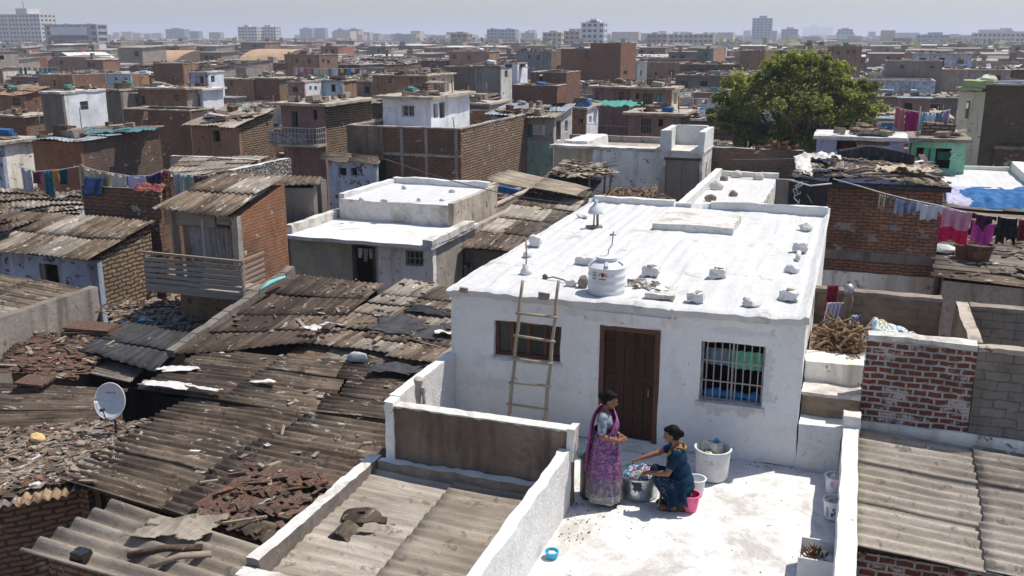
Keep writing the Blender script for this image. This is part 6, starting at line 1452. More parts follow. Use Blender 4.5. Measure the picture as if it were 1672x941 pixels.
def terrace_things():
 c = P(1043, 806, 0); c.z = .005
 r = vessel('aluminium_tub', 'large dented aluminium wash tub full of clothes, between the two women', 'tub', c, .27, .30, .335, 'alu', .014, 40)
 for a in (-.5, PI-.5):
  mb = MB(); d = Vector((math.cos(a), math.sin(a), 0)); t = Vector((-d.y, d.x, 0)); q = c+d*.306+Vector((0,0,.275)); mb.tube([q-t*.06, q-t*.055+d*.04-Vector((0,0,.02)), q+t*.055+d*.04-Vector((0,0,.02)), q+t*.06], .008, 8); mb.build('handle', M['steel'], r)
 fa = math.atan2(-c.y, -c.x)
 mb = MB(); 
 def pt(u, v): a = fa-.35+u*.5; R_ = lerp(.272,.302,.35+v*.62)+.004; return (c.x+math.cos(a)*R_, c.y+math.sin(a)*R_, c.z+.14+v*.165)
 n = 12
 for i in range(n):
  for j in range(n):
   u, v = (i+.5)/n, (j+.5)/n
   if abs(u-.5)*2+.4*noise.noise(Vector((u*4,v*4,3)))>.85 or v < .25*abs(math.sin(u*9)): continue
   mb.face([pt(i/n,j/n), pt((i+1)/n,j/n), pt((i+1)/n,(j+1)/n), pt(i/n,(j+1)/n)], sm=True)
 mb.build('worn_patch', M['tarp_grey'], r)
 clothheap('wet_laundry', 'wet blue, white and pink clothes heaped in the aluminium tub', c+Vector((0,0,.25)), .275, multicloth('wet_clothes', [(0,(.02,.02,.03)),(.36,(.05,.26,.40)),(.45,(.50,.55,.60)),(.51,(.03,.03,.05)),(.58,(.40,.07,.15)),(.64,(.10,.38,.45)),(.73,(.35,.36,.08))], 4.5, dist=1.5), 3.1, .17)
 a0 = c+Vector((.20,-.14,.335)); mb = MB()
 def ov(u, v):
  k = min(1, v*3.3); x = lerp(.0, .175, k); z = .03*math.sin(k*PI)-max(0, v-.3)*.44
  y = (u-.5)*.17*(1+.25*v)+.018*math.sin(u*16+v*3)*(.4+v)
  return a0+Vector((x*.9+.02*nz((u*4,v*4,1),1), y-.05*v-x*.25, z+.02*nz((u*5,v*5,8),1)))
 mb.grid(ov, 20, 22); tag(mb.build('dripping_cloth', multicloth('floral_wet_cloth', [(0,(.05,.13,.16)),(.42,(.45,.48,.46)),(.55,(.08,.22,.18)),(.63,(.48,.42,.2))], 12), base=a0, solid=.008), 'floral cloth hanging over the tub rim beside the sitting woman', 'cloth')
 c = P(1126, 833, .005); r = vessel('pink_bucket', 'bright pink plastic bucket beside the sitting woman', 'bucket', c, .095, .135, .25, 'plastic_pink'); handle(r, c, .14, .235, .14, 'plastic_pink', ang=-.6)
 c = P(1136, 808, .005); r = vessel('pale_bucket', 'translucent pale bucket half hidden behind the pink bucket', 'bucket', c, .10, .13, .26, 'plastic_white')
 c = P(1162, 778, .005); r = vessel('white_tub', 'large round white tub against the wall below the barred window', 'tub', c, .235, .258, .47, 'plastic_tub', .016, 40)
 fa = math.atan2(-c.y, -c.x)
 for (a, z, w, hh) in ((-.42,.33,.16,.012),(-.18,.325,.22,.014),(-.30,.29,.10,.012),(-.14,.285,.20,.016)):
  mb = MB(); 
  for k in range(6):
   t0, t1 = fa+a+w*k/6, fa+a+w*(k+.8)/6; R_ = lerp(.235,.258,z/.47)+.003
   mb.face([(c.x+math.cos(t)*R_, c.y+math.sin(t)*R_, c.z+zz) for t, zz in ((t0,z),(t1,z),(t1,z+hh),(t0,z+hh))])
  mb.build('lettering', M['ink_pale'], r)
 mb = MB(); q = c+Vector((-.02,.1,.30)); mb.grid(lambda u, v: (q.x+lerp(-.17,.15,u), q.y+.05*math.sin(u*7)+.03*nz((u*4,v*4,2),1), q.z+v*.20+.03*nz((u*5,v*3,0),1)), 16, 10); tag(mb.build('white_bag', M['plastic_sheet'], base=q, solid=.012), 'crumpled white bag standing in the large white tub', 'bag')
 clothheap('green_scraps', 'green and white scraps in the large white tub', c+Vector((.0,-.02,.30)), .21, multicloth('green_white_scraps', [(0,(.12,.12,.12)),(.42,(.25,.38,.05)),(.55,(.6,.6,.58)),(.64,(.3,.4,.1))], 9), 5.5, .08, 'scraps')
 mb = MB(); q = c+Vector((.02,.22,.49)); mb.ell(q, (.035,.03,.035), 10, 8); mb.rough(.015, 12, 1); tag(mb.build('blue_peg_bag', M['plastic_blue'], base=q), 'small turquoise knot on the back rim of the large white tub', 'knot')
 for i, (u, v, lab) in enumerate(((1361,806,'white bucket with pink print, far one of two by the right parapet'),(1359,846,'white bucket with green print, near one of two by the right parapet'))):
  c = P(u, v, .005); r = vessel('white_bucket', lab, 'bucket', c, .105, .135, .28, 'plastic_white'); fa = math.atan2(-c.y, -c.x); handle(r, c, .14, .265, -.06 if i else .12, 'plastic_white', ang=.4)
  for (a, z0, z1, m) in (((-.35,.15,.23,'plastic_pink'),(-.2,.17,.21,'white_mark')) if i == 0 else ((-.05,.16,.20,'green_mark'),(-.18,.07,.13,'ink'),(.12,.10,.15,'green_mark'),(-.75,.05,.2,'ink_pale'))):
   mb = MB(); R_ = lambda z: lerp(.105,.135,z/.28)+.003
   mb.face([(c.x+math.cos(fa+a+t)*R_(z), c.y+math.sin(fa+a+t)*R_(z), c.z+z) for t, z in ((0,z0),(.24,z0),(.24,z1),(0,z1))]); mb.build('print', M[m], r)
  clothheap('bucket_filling', 'white rags filling the far white bucket by the right parapet' if i == 0 else 'brown earth and bits filling the near white bucket by the right parapet', c+Vector((0,0,.20)), .115, M['plastic_sheet'] if i == 0 else multicloth('earth_and_bits', [(0,(.5,.49,.47)),(.45,(.2,.09,.05)),(.55,(.5,.48,.46))], 14), 1.7+i, .10 if i == 0 else .06, 'filling')
 c = P(1338, 942, .005); r = thing('planter_tub', 'square white tub with reddish dry plant at the bottom right corner of the terrace', 'planter', c)
 mb = MB(); h = .36; w = .26
 for (x0, y0, x1, y1) in ((-w,-w,w,-w+.02),(-w,w-.02,w,w),(-w,-w+.02,-w+.02,w-.02),(w-.02,-w+.02,w,w-.02)): mb.box(c.x+x0, c.y+y0, c.z, c.x+x1, c.y+y1, c.z+h)
 mb.box(c.x-w+.02, c.y-w+.02, c.z, c.x+w-.02, c.y+w-.02, c.z+.03); mb.rough(.008, 5, 1); mb.build('tub', M['plastic_tub'], r)
 clothheap('planter_liner', '', c+Vector((0,0,.22)), .235, M['plastic_sheet'], 4, .07).parent = None
 o = bpy.data.objects['planter_liner']; tag(o, 'crumpled pale sheet filling the square white planter', 'sheet')
 rd = random.Random(3); mb = MB()
 for k in range(70):
  p = c+Vector((-.08+rd.gauss(0,.05), -.05+rd.gauss(0,.05), .28+rd.uniform(0,.03))); d = Vector((rd.gauss(0,.06), rd.gauss(0,.06), rd.uniform(.02,.13)))
  n = d.cross(Vector((rd.random(), rd.random(), .2))).normalized()*.016; mb.face([p-n*.3, p+d*.5-n, p+d, p+d*.5+n], rd.randrange(3))
 tag(mb.build('dry_plant', [M['leaf_red'], M['leaf_brown'], M['leaf_olive']], base=c+Vector((-.08,-.05,.28))), 'small reddish dry plant growing in the square white planter', 'plant')
 c = P(901, 910, .005); r = vessel('blue_pot', 'small turquoise plastic pot alone on the terrace floor by the left parapet', 'pot', c, .072, .085, .09, 'plastic_blue', .008)
 mb = MB(); mb.lathe([(.074,.055),(.03,.062),(0,.063)], c, 16); mb.obox(c+Vector((.0,-.01,.07)), (.035,.025,.008), (.2,.1,.5)); mb.build('contents', M['white_mark'], r)
 c = P(950, 806, .005); c.x = max(c.x, TX0+.36); c = Vector((-3.06, 11.98, .005)); r = vessel('dark_drum', 'dark green drum in the shade between the brown wall end and the standing woman', 'drum', c, .20, .20, .62, 'drum', .01)
 clothheap('drum_cloth', 'teal grey cloth lying on top of the dark green drum', c+Vector((0,0,.585)), .23, cloth('teal_grey_cloth', (.03,.09,.10), (.09,.15,.16)), 2.2, .10, 'cloth')
 p = P(772, 672, .6); p = Vector((-4.95, 12.9, .0)); o = lump(p, (.26,.2,.36), 7.7, multicloth('olive_sack', [(0,(.12,.13,.10)),(.45,(.30,.31,.27)),(.55,(.17,.19,.14))], 6), 'olive_sack', 'grey olive sack behind the brown wall, left of the ladder', 'sack', amp=.3)
 p = Vector((-4.0, 13.2, .0)); lump(p, (.22,.14,.12), 1.1, M['tarp_grey'], 'dark_rag', 'dark rag on the courtyard floor at the ladder foot', 'rag', amp=.5)
 rd = random.Random(14); mb = MB()
 for k in range(330):
  if k < 110: x, y = TX0+.05+abs(rd.gauss(0,.28)), rd.uniform(10.6, 13.2)
  elif k < 230: x, y = rd.uniform(TX0, TX1), HY0-.03-abs(rd.gauss(0,.12))
  else: x, y = rd.uniform(TX0, TX1), rd.uniform(8.5, 13.8)
  s0 = rd.uniform(.002,.007); mb.obox((x, y, .006+s0*.5), (s0*rd.uniform(.8,4 if k < 150 else 1.6), s0, s0*.5), (0,0,rd.uniform(0,PI)), rd.randrange(3))
 tag(mb.build('floor_grit', [M['leaf_brown'], M['stone'], M['scrapdark']], base=(-1.5,11,0)), 'twigs, leaves and grit scattered over the terrace floor', 'grit', kind='stuff')
M['plastic_tub'] = simple('scuffed_white_tub', (.66,.655,.65), .55, .3, var=.14, scale=7, spots=((.45,.43,.41), .62))
M['drum'] = simple('dark_green_drum', (.02,.035,.03), .5, .4, spots=((.10,.05,.03), .62))
M['leaf_red'] = simple('dry_red_leaf', (.28,.07,.07), .8, .2); M['leaf_brown'] = simple('dry_brown_leaf', (.16,.09,.05), .9, .1); M['leaf_olive'] = simple('olive_leaf', (.12,.12,.03), .8, .2)
terrace_things()
# ------------------------------------------------------------------ the houses of the middle distance
HP = []          # (x0,x1,y0,y1,zt,(uL,uR2,vt,vb),name)
FOOT = [(-30,3.5,0,25,0),(-15.5,-7.5,22,35,0),(-9,4,22,34.5,0),(-14,4,34,37,0),(-6,4,24,40.5,0),(-11,-4,35,45.5,0)]
SPOT = []        # rooftop spots for clutter: (x0,x1,y0,y1,z,owner phrase)
def openings_build(r, ax, hs, pos, far):
 """hs: list of (u0,z0,u1,z1,kind)"""
 for (a, z0, b, z1, k) in hs:
  def bx(mb, a_, za, b_, zb, p, q):
   if ax == 'x': mb.box(a_, pos+p, za, b_, pos+q, zb)
   else: mb.box(pos-q, a_, za, pos-p, b_, zb)
  if k == 'door':
   mb = MB(); bx(mb, a+.05, z0, lerp(a,b,.55), z1-.05, .08, .13); mb.build('door', M['wood_dark'], r)
   mb = MB(); bx(mb, a, z1-.06, b, z1-.003, .03, .14); bx(mb, a, z0, a+.06, z1-.06, .03, .14); bx(mb, b-.06, z0, b, z1-.06, .03, .14); mb.build('door_frame', M['wood_old'], r)
  elif k in ('green', 'blue', 'teal', 'tealdoor'):
   mb = MB(); bx(mb, a+.02, z0+.02, b-.02, z1-.02, .06, .10); w = mb.build('shutter', M['paint_'+k.replace('door','')], r)
   mb = MB(); bx(mb, (a+b)/2-.03, z0+.03, (a+b)/2+.03, z1-.03, .045, .06); mb.build('rail', M['wood_dark'], w)
  elif k == 'hole': pass
  else:
   window_part(r, ax, (a, z0, b, z1), pos, 'wood_dark' if k != 'frame' else 'offw', 0 if far else 3, 0 if far else 1, 'glass', .10, min(.07, (b-a)*.12), mull=1 if not far else 0)
M['paint_green'] = simple('green_shutter_paint', (.015,.17,.085), .5); M['paint_blue'] = simple('blue_shutter_paint', (.12,.28,.42), .6); M['paint_teal'] = simple('mint_door_paint', (.10,.42,.30), .55)
M['offw'] = simple('off_white_frame', (.55,.54,.52), .7)
def rough_house(name, label, x0, x1, y0, y1, zt, mat, side=None, roof='slab', rmat='slab', front=(), right=(), seed=0, cat='house', zb=GZ, ov=.22, ph=.5, slope=.5, group=None, far=False, cell=None):
 r = thing(name, label, cat, ((x0+x1)/2, y0, zb), group)
 t = .2; side = side or mat
 wt = zt-(.10 if roof != 'parapet' else 0)
 f = [tuple(h[:4]) for h in front]; g = [tuple(h[:4]) for h in right]
 if roof == 'sheet': zf = lambda y: wt+slope*(y-y0)/max(.1, y1-y0)
 else: zf = None
 amp = 0 if far else .02
 mb = MB(); panel(mb, 'x', x0, x1, zb, wt, y0, t, f, cell)
 sidemb = mb if side == mat else MB()
 panel(sidemb, 'y', y0+t, y1, zb, wt, x1, t, g, cell, ztop=zf)
 panel(mb, 'y', y0+t, y1, zb, wt, x0+t, t, (), None, ztop=zf)
 panel(mb, 'x', x0+t, x1-t, zb, wt+(slope if roof == 'sheet' else 0), y1-t, t)
 if cell: mb.rough(amp, 1.6, seed)
 mb.build('wall', M[mat], r)
 if sidemb is not mb:
  if cell: sidemb.rough(amp, 1.6, seed)
  sidemb.build('side_wall', M[side], r)
 rd = random.Random(seed*7+1)
 if roof == 'slab':
  mb = MB(); mb.box(x0-ov, y0-ov-.1, zt-.10, x1+ov, y1+ov*.5, zt+.03, cell=None if far else .5)
  if not far: mb.rough(.035, 1.7, seed)
  mb.build('roof', M[rmat], r)
  zr = zt+.03
 elif roof == 'parapet':
  mb = MB(); mb.box(x0+t, y0+t, zt-ph-.12, x1-t, y1-t, zt-ph, cell=None if far else .8); mb.build('roof', M[rmat], r)
  mb = MB(); c = None if far else .3
  for b in ((x0-.02,y0-.03,zt-.03,x1+.02,y0+t+.02,zt+.04), (x1-t-.02,y0+t+.02,zt-.03,x1+.03,y1-t,zt+.04), (x0-.02,y0+t+.02,zt-.03,x0+t+.02,y1-t,zt+.04), (x0-.02,y1-t,zt-.03,x1+.03,y1+.02,zt+.04)): mb.box(*b, cell=c)
  if not far: mb.rough(.03, 2.2, seed)
  mb.build('coping', M[rd.choice(('slab','slab_dark','concrete'))], r)
  zr = zt-ph
 else:
  mb = MB(); rm = rmat if isinstance(rmat, (list, tuple)) else [rmat]
  q = ((x0-ov, y0-ov-.15, zt-.04), (x1+ov, y0-ov-.15, zt-.04), (x1+ov, y1+.1, zt+slope), (x0-ov, y1+.1, zt+slope))
  sheets(mb, *q, ridge='v', pitch=.22 if not far else .5, amp=.025 if not far else .03, seg=1.9, width=1.3, nmat=len(rm), seed=seed, sag=.10, ragged=.15, res=4, lift=.06, nt=2)
  mb.build('roof', [M[k] for k in rm], r); zr = zt+.05
 if f or g:
  mb = MB(); mb.box(x0+t+.01, min(y0+1.2, y1-.6), zb, x1-t-.01, min(y0+1.3, y1-.5), zt-.2-(ph if roof == 'parapet' else 0)); mb.build('inner_wall', M['void'], r)
 openings_build(r, 'x', front, y0, far); openings_build(r, 'y', right, x1, far)
 SPOT.append((x0, x1, y0, y1, zr, roof, slope, seed))
 return r
def hp(name, label, uL, uR, uB, vt, z, vb, mat, side=None, roof='slab', rmat='slab', front=(), right=(), seed=None, depth=None, short=None, y=None, **kw):
 if y is not None: z = PY(uL, vt, y).z
 a = P(uL, vt, z) if y is None else PY(uL, vt, y); y0 = a.y; x0 = a.x; x1 = PY(uR, vt, y0).x
 y1 = y0+depth if depth else max(y0+2.5, PX(uB, vt, x1).y)
 y1 = min(y1, y0+16)
 fr = []
 for o in front:
  p, q = PY(o[0], o[1], y0), PY(o[2], o[3], y0); fr.append((p.x, q.z, q.x, p.z, o[4] if len(o) > 4 else 'win'))
 rt = []
 for o in right:
  p, q = PX(o[0], o[1], x1), PX(o[2], o[3], x1); rt.append((p.y, min(p.z,q.z), q.y, max(p.z,q.z), o[4] if len(o) > 4 else 'win'))
 fr = [h for h in fr if h[2]-h[0] > .1 and h[3]-h[1] > .1]; rt = [h for h in rt if h[2]-h[0] > .1 and y0+.25 < h[0] and h[2] < y1-.1]
 far = y0 > 95
 r = rough_house(name, label, x0, x1, y0, y1, z, mat, side, roof, rmat, fr, rt, seed if seed is not None else len(HP)+1, far=far, cell=None if far else .6, **kw)
 HP.append((x0, x1, y0, y1, z, (uL-2, max(uB, uR)+2, vt-4, vb), short or label))
 return r, (x0, x1, y0, y1)
def mid():
 S = ['cem_a','cem_b']
 r, b = hp('net_roof_house', 'orange and brown brick house with blue grey tin roof and netting, behind the washing line', 51, 129, 262, 226, 1.9, 290, 'brick_orange', 'brick_dark', 'sheet', ['tin','tin','cem_b'], slope=.15, seed=101, short='the tin netting roof')
 rag('roof_netting', 'dark blue green netting crumpled on the tin roof at the left', (lerp(b[0],b[1],.70), lerp(b[2],b[3],.55), 1.98), 3.6, 3.0, 'net_blue', 2.2, .3, 'netting', .06, .1)
 hp('white_block_house', 'plain white block house with one small window, upper left', 66, 100, 172, 150, 3.0, 205, 'dgrey', 'white_house', 'slab', 'slab_white', (), ((130,166,145,179),), ov=.05, short='the white block house')  # front painted dark grey for its shade, sunlit side left white
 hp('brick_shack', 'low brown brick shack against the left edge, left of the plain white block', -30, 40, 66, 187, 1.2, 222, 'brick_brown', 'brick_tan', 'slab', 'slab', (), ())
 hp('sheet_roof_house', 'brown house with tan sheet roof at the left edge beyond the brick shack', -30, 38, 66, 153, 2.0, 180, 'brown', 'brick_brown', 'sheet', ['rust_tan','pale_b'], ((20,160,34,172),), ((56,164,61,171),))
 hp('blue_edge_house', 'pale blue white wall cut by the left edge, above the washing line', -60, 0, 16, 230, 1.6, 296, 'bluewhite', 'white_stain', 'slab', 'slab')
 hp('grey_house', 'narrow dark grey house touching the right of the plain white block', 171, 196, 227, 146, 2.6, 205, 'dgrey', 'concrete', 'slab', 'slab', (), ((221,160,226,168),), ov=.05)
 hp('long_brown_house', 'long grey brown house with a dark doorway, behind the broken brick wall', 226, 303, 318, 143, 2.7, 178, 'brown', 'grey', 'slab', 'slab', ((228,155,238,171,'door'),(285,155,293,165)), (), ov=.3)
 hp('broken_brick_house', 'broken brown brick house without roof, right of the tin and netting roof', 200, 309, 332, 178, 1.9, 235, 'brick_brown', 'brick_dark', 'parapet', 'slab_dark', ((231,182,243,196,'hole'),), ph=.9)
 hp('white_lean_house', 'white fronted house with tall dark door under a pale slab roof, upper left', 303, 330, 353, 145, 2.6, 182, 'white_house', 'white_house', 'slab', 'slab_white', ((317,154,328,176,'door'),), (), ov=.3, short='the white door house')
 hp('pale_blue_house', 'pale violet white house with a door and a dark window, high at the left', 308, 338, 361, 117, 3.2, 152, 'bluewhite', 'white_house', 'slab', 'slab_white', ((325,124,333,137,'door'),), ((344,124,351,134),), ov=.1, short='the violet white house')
 hp('light_roof_house', 'mud brown house with bleached sheet roof, left of the brick balcony house', 312, 389, 447, 203, 1.7, 246, 'brown', 'brick_tan', 'sheet', ['pale_a','pale_b','ash_a'], ((347,213,360,232,'hole'),), (), slope=.7)
 r, b = hp('railed_balcony_house', 'tall tan brick house with railed balcony and pinkish front, left of the white penthouse', 458, 528, 607, 168, 3.0, 258, 'pink', 'brick_tan', 'slab', 'slab', ((474,180,488,207,'door'),(511,180,518,196,'hole')), (), ov=.45, short='the railed balcony house')
 x0, x1, y0, y1 = b; zf = PY(480,236,y0-.9).z
 mb = MB(); mb.box(x0-.3, y0-1.0, zf-.12, x1+.1, y0-.01, zf); mb.build('balcony_floor', M['slab'], r)
 mb = MB()
 for k in range(15): u = lerp(x0-.28, x1+.08, k/14); mb.beam((u, y0-.97, zf), (u, y0-.97, zf+.85), .03, .03)
 for k in range(5): mb.beam((x1+.07, y0-.97+.22*k, zf), (x1+.07, y0-.97+.22*k, zf+.85), .03, .03)
 for z in (.3, .58, .85): mb.beam((x0-.28, y0-.97, zf+z), (x1+.08, y0-.97, zf+z), .035, .035); mb.beam((x1+.07, y0-.97, zf+z), (x1+.07, y0, zf+z), .035, .035)
 mb.build('railing', M['iron_pale'], r)
 mb = MB(); mb.grid(lambda u, v: (lerp(x0-.2, x1-.6, u), y0-.9+.06*math.sin(u*20), zf+.02+v*.55+.05*nz((u*6,v*3,0),1)), 40, 4); mb.build('balcony_cloth', M['cl_greymix'], r, solid=.02)
 hp('two_storey_house', 'brown two storey house with two small windows, high left of centre', 464, 521, 551, 89, 4.6, 122, 'brown', 'brick_tan', 'slab', 'slab_dark', ((482,96,487,103),(502,96,508,104)), ((526,96,529,102),(534,98,538,104)), ov=.05, short='the brown two storey house', y=120)
 hp('brown_house', 'brown house with one window right of the violet white house', 361, 413, 425, 128, 2.4, 152, 'brown', 'brick_brown', 'slab', 'slab', ((375,134,380,141),), ())
 hp('brown_house', 'brown house with grey brick side, two right of the violet white house', 414, 455, 480, 127, 2.5, 158, 'brick_brown', 'brick_tan', 'slab', 'slab', ((427,145,433,151),), ())
 hp('white_cube_house', 'small white house with pink wall and two dark windows, above the railed balcony house', 470, 496, 525, 133, 2.6, 155, 'pink', 'white_house', 'slab', 'slab', ((476,141,486,150,'door'),), ((505,141,509,147),(513,141,518,147)), ov=.05, short='the pink white house')
 hp('blue_house', 'faded blue house right of the small pink and white house', 525, 560, 575, 131, 2.6, 155, 'sky_blue', 'brown', 'slab', 'slab', ((540,138,548,150,'hole'),), (), ov=.1)
 hp('blue_front_house', 'small pale blue fronted house with two round holes, upper left', 173, 213, 222, 121, 3.0, 145, 'sky_blue', 'brown', 'parapet', 'slab_dark', ((187,126,192,131,'hole'),(203,126,208,131,'hole')), (), ph=.3)
 hp('brown_hut', 'dark brown hut behind the pale blue fronted house', 250, 298, 318, 104, 3.4, 125, 'brick_brown', 'brown', 'parapet', 'slab', ((262,108,268,114),), (), ph=.3)
 hp('tan_hut', 'low mud wall house in front of the white gabled shed', 61, 118, 172, 122, 2.4, 146, 'brown', 'brick_brown', 'parapet', 'slab', ((85,128,91,140,'hole'),(135,130,140,140,'hole')), (), ph=.4)
 y0 = 190.0; a = PY(78, 101, y0); zs_ = a.z; x0 = a.x; x1 = PY(131,101,y0).x; y1 = PX(198,101,x1).y; zr = PY(105,87,y0).z
 r = thing('gabled_shed', 'long white gabled shed with white roof, upper left', 'shed', ((x0+x1)/2, y0, GZ))
 mb = MB(); panel(mb, 'x', x0, x1, GZ, zs_, y0, .2); mb.face([(x0,y0,zs_),(x1,y0,zs_),((x0+x1)/2,y0,zr)]); mb.build('gable_wall', M['brown'], r)
 mb = MB(); panel(mb, 'y', y0+.2, y1, GZ, zs_, x1, .2, ((lerp(y0,y1,.3),-.8,lerp(y0,y1,.36),zs_-1),(lerp(y0,y1,.7),-.8,lerp(y0,y1,.76),zs_-1))); mb.build('side_wall', M['white_house'], r)
 mb = MB(); xm = (x0+x1)/2; mb.quadgrid((x1+.3,y0-.4,zs_-.1),(x1+.3,y1,zs_-.1),(xm,y1,zr+.1),(xm,y0-.4,zr+.1), 4, 1); mb.quadgrid((xm,y0-.4,zr+.1),(xm,y1,zr+.1),(x0-.3,y1,zs_-.1),(x0-.3,y0-.4,zs_-.1), 4, 1); mb.build('roof', M['slab_white'], r, solid=.1)
 HP.append((x0,x1,y0,y1,zs_,(78,205,82,118),'the white gabled shed'))
 for (uL, uR, vt, vb, dist, lab, sh_) in ((192,286,82,104,210,'round topped tan barn right of the white gabled shed','the left tan barn'),(374,466,80,100,250,'round topped tan barn left of the brown two storey house','the right tan barn')):
  zb_ = GZ; w = None; a = PY(uL+14, vb, dist); b = PY(uR-4, vb, dist); y1 = dist+45
  r = thing('round_barn', lab, 'barn', ((a.x+b.x)/2, dist, GZ)); zt = PY(uL+20, vt, dist+10).z; x0, x1 = a.x, a.x+9
  mb = MB(); mb.grid(lambda u, v: (lerp(x0, b.x, v)+0, dist+u*24, GZ+2+(zt-GZ-2)*math.sin(max(.0,u)*PI)**.6), 14, 10); mb.build('roof', M['tan_barn'], r)
  mb = MB(); n = 14
  pts = [(b.x-.02, dist+24*k/n, GZ+2+(zt-GZ-2)*math.sin(k/n*PI)**.6) for k in range(n+1)]
  mb.face([(b.x-.02, dist, GZ)]+pts+[(b.x-.02, dist+24, GZ)]); mb.build('end_wall', M['brick_tan'], r)
  mb = MB(); mb.box(x0, dist, GZ, b.x-.03, dist+.3, GZ+2); mb.build('wall', M['brown'], r)
  HP.append((x0,b.x,dist,dist+26,zt,(uL,uR,vt,vb),sh_))
 r, b = hp('brick_terrace_house', 'large dark brick house with roof terrace below the white penthouse', 567, 752, 816, 205, 2.3, 290, 'brick_brown', 'brick_tan', 'parapet', 'white_floor', (), (), ph=.75, depth=11, seed=131, short='the brick terrace house')
 x0, x1, y0, y1 = b
 xm = PY(627,230,y0).x; mb = MB(); mb.box(x0-.03, y0-.04, GZ, xm, y0-.002, 2.28, cell=.5); mb.rough(.01,2,1); mb.build('plaster_panel', M['brown_plaster'], r)
 for u in (656, 696, 745):
  p = PY(u, 230, y0); mb = MB(); mb.box(p.x-.07, y0-.035, GZ, p.x+.07, y0-.003, 2.25, cell=.4); mb.rough(.02,3,u); mb.build('pilaster', M['concrete'], r)
 zz = PY(690,253,y0).z; mb = MB(); mb.box(xm+.01, y0-.10, zz-.07, x1+.05, y0-.004, zz+.05, cell=.4); mb.rough(.03,2,3); mb.build('band', M['slab'], r)
 r, b = hp('white_penthouse', 'white penthouse with brown window and overhanging slab on the brick terrace house', 624, 703, 738, 157, 4.1, 198, 'white_house', 'white_house', 'slab', 'slab', ((655,171,677,192,'frame'),), ((708,170,716,192,'hole'),(717,168,727,192,'door')), zb=1.5, ov=.35, seed=133, depth=5, y=y0+3.2, short='the white penthouse')
 for o in (r,): pass
 r, b = hp('teal_base_house', 'grey house with teal lower wall, green shutter and blue grey tin roof', 802, 904, 934, 188, 2.2, 270, 'grey', 'offwhite', 'sheet', ['tin','tin','ash_a'], ((855,203,870,225,'green'),(815,200,820,214,'teal')), ((908,198,916,228,'door'),(922,198,927,214,'hole')), slope=.45, seed=135, short='the teal based house')
 x0, x1, y0, y1 = b; zz = PY(850,229,y0).z; mb = MB(); mb.box(x0-.01, y0-.012, GZ, x1+.01, y0-.003, zz, cell=.6); mb.build('teal_dado', M['teal'], r)
 mb = MB(); c = PY(878,208,y0); 
 mb.box(c.x-.28, y0-.012, c.z-.42, c.x+.42, y0-.003, c.z+.12); ps = mb.build('poster', M['offwhite'], r)
 mb = MB()
 for k in range(4): mb.box(c.x-.22, y0-.018, c.z+.04-k*.1-.02, c.x+.30-.08*(k % 2), y0-.0125, c.z+.04-k*.1+.02)
 mb.build('lettering', M['ink_pale'], ps)
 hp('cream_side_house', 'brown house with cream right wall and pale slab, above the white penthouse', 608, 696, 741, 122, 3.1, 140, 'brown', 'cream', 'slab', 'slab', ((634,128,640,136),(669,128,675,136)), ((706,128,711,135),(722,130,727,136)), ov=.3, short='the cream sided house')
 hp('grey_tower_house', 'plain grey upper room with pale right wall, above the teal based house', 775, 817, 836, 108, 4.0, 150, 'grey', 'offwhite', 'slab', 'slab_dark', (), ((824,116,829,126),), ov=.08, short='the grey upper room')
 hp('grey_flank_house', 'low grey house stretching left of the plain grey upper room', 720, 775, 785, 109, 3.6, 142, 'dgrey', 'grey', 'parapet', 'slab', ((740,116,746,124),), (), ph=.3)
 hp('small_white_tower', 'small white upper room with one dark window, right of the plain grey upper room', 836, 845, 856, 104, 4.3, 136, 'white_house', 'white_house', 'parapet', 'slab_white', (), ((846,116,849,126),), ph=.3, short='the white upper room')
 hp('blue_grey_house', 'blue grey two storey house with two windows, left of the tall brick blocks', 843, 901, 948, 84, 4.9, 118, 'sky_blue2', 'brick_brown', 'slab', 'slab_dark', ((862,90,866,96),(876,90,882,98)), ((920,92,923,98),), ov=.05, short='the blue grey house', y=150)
 hp('tall_brick_house', 'tall red brick block with small windows right of the blue grey house', 916, 972, 992, 80, 5.2, 135, 'brick_redfar', 'brick_redfar', 'parapet', 'slab', ((955,86,961,94),), ((976,115,981,121),(984,115,989,121)), ph=.3, depth=8, short='the tall brick block', y=126)
 hp('tallest_brick_house', 'tallest plain red brick block breaking the skyline right of centre', 964, 1014, 1030, 71, 6.1, 135, 'brick_redfar', 'brick_redfar', 'parapet', 'slab', (), ((1018,116,1024,122),), ph=.3, depth=9, short='the tallest brick block', y=122)
 hp('brick_row_house', 'low brick house with two doorways below the blue grey house', 866, 925, 948, 118, 3.3, 138, 'brick_brown', 'brick_brown', 'parapet', 'slab', ((880,122,886,132,'hole'),(905,124,910,130)), (), ph=.3)
 hp('long_brick_house', 'long plain dark red brick wall house beneath the low brick house', 836, 910, 921, 139, 2.7, 164, 'brick_redfar', 'brick_brown', 'parapet', 'slab_dark', (), (), ph=.3, short='the long dark red wall')
 hp('slab_roof_house', 'dark house with two windows and thick slab below the tall brick block', 968, 1029, 1034, 141, 2.9, 172, 'pink', 'brown', 'slab', 'slab', ((973,150,978,162),(1010,150,1018,163)), (), ov=.3)
 hp('blue_door_house', 'brown house with pale blue door under a slab, left of the big tree', 1031, 1097, 1110, 143, 3.0, 172, 'brown', 'cream', 'slab', 'slab', ((1050,153,1065,170),(1072,154,1084,170,'blue'),(1038,153,1043,162,'hole')), ((1101,152,1105,170,'hole'),), ov=.3, short='the pale blue door house')
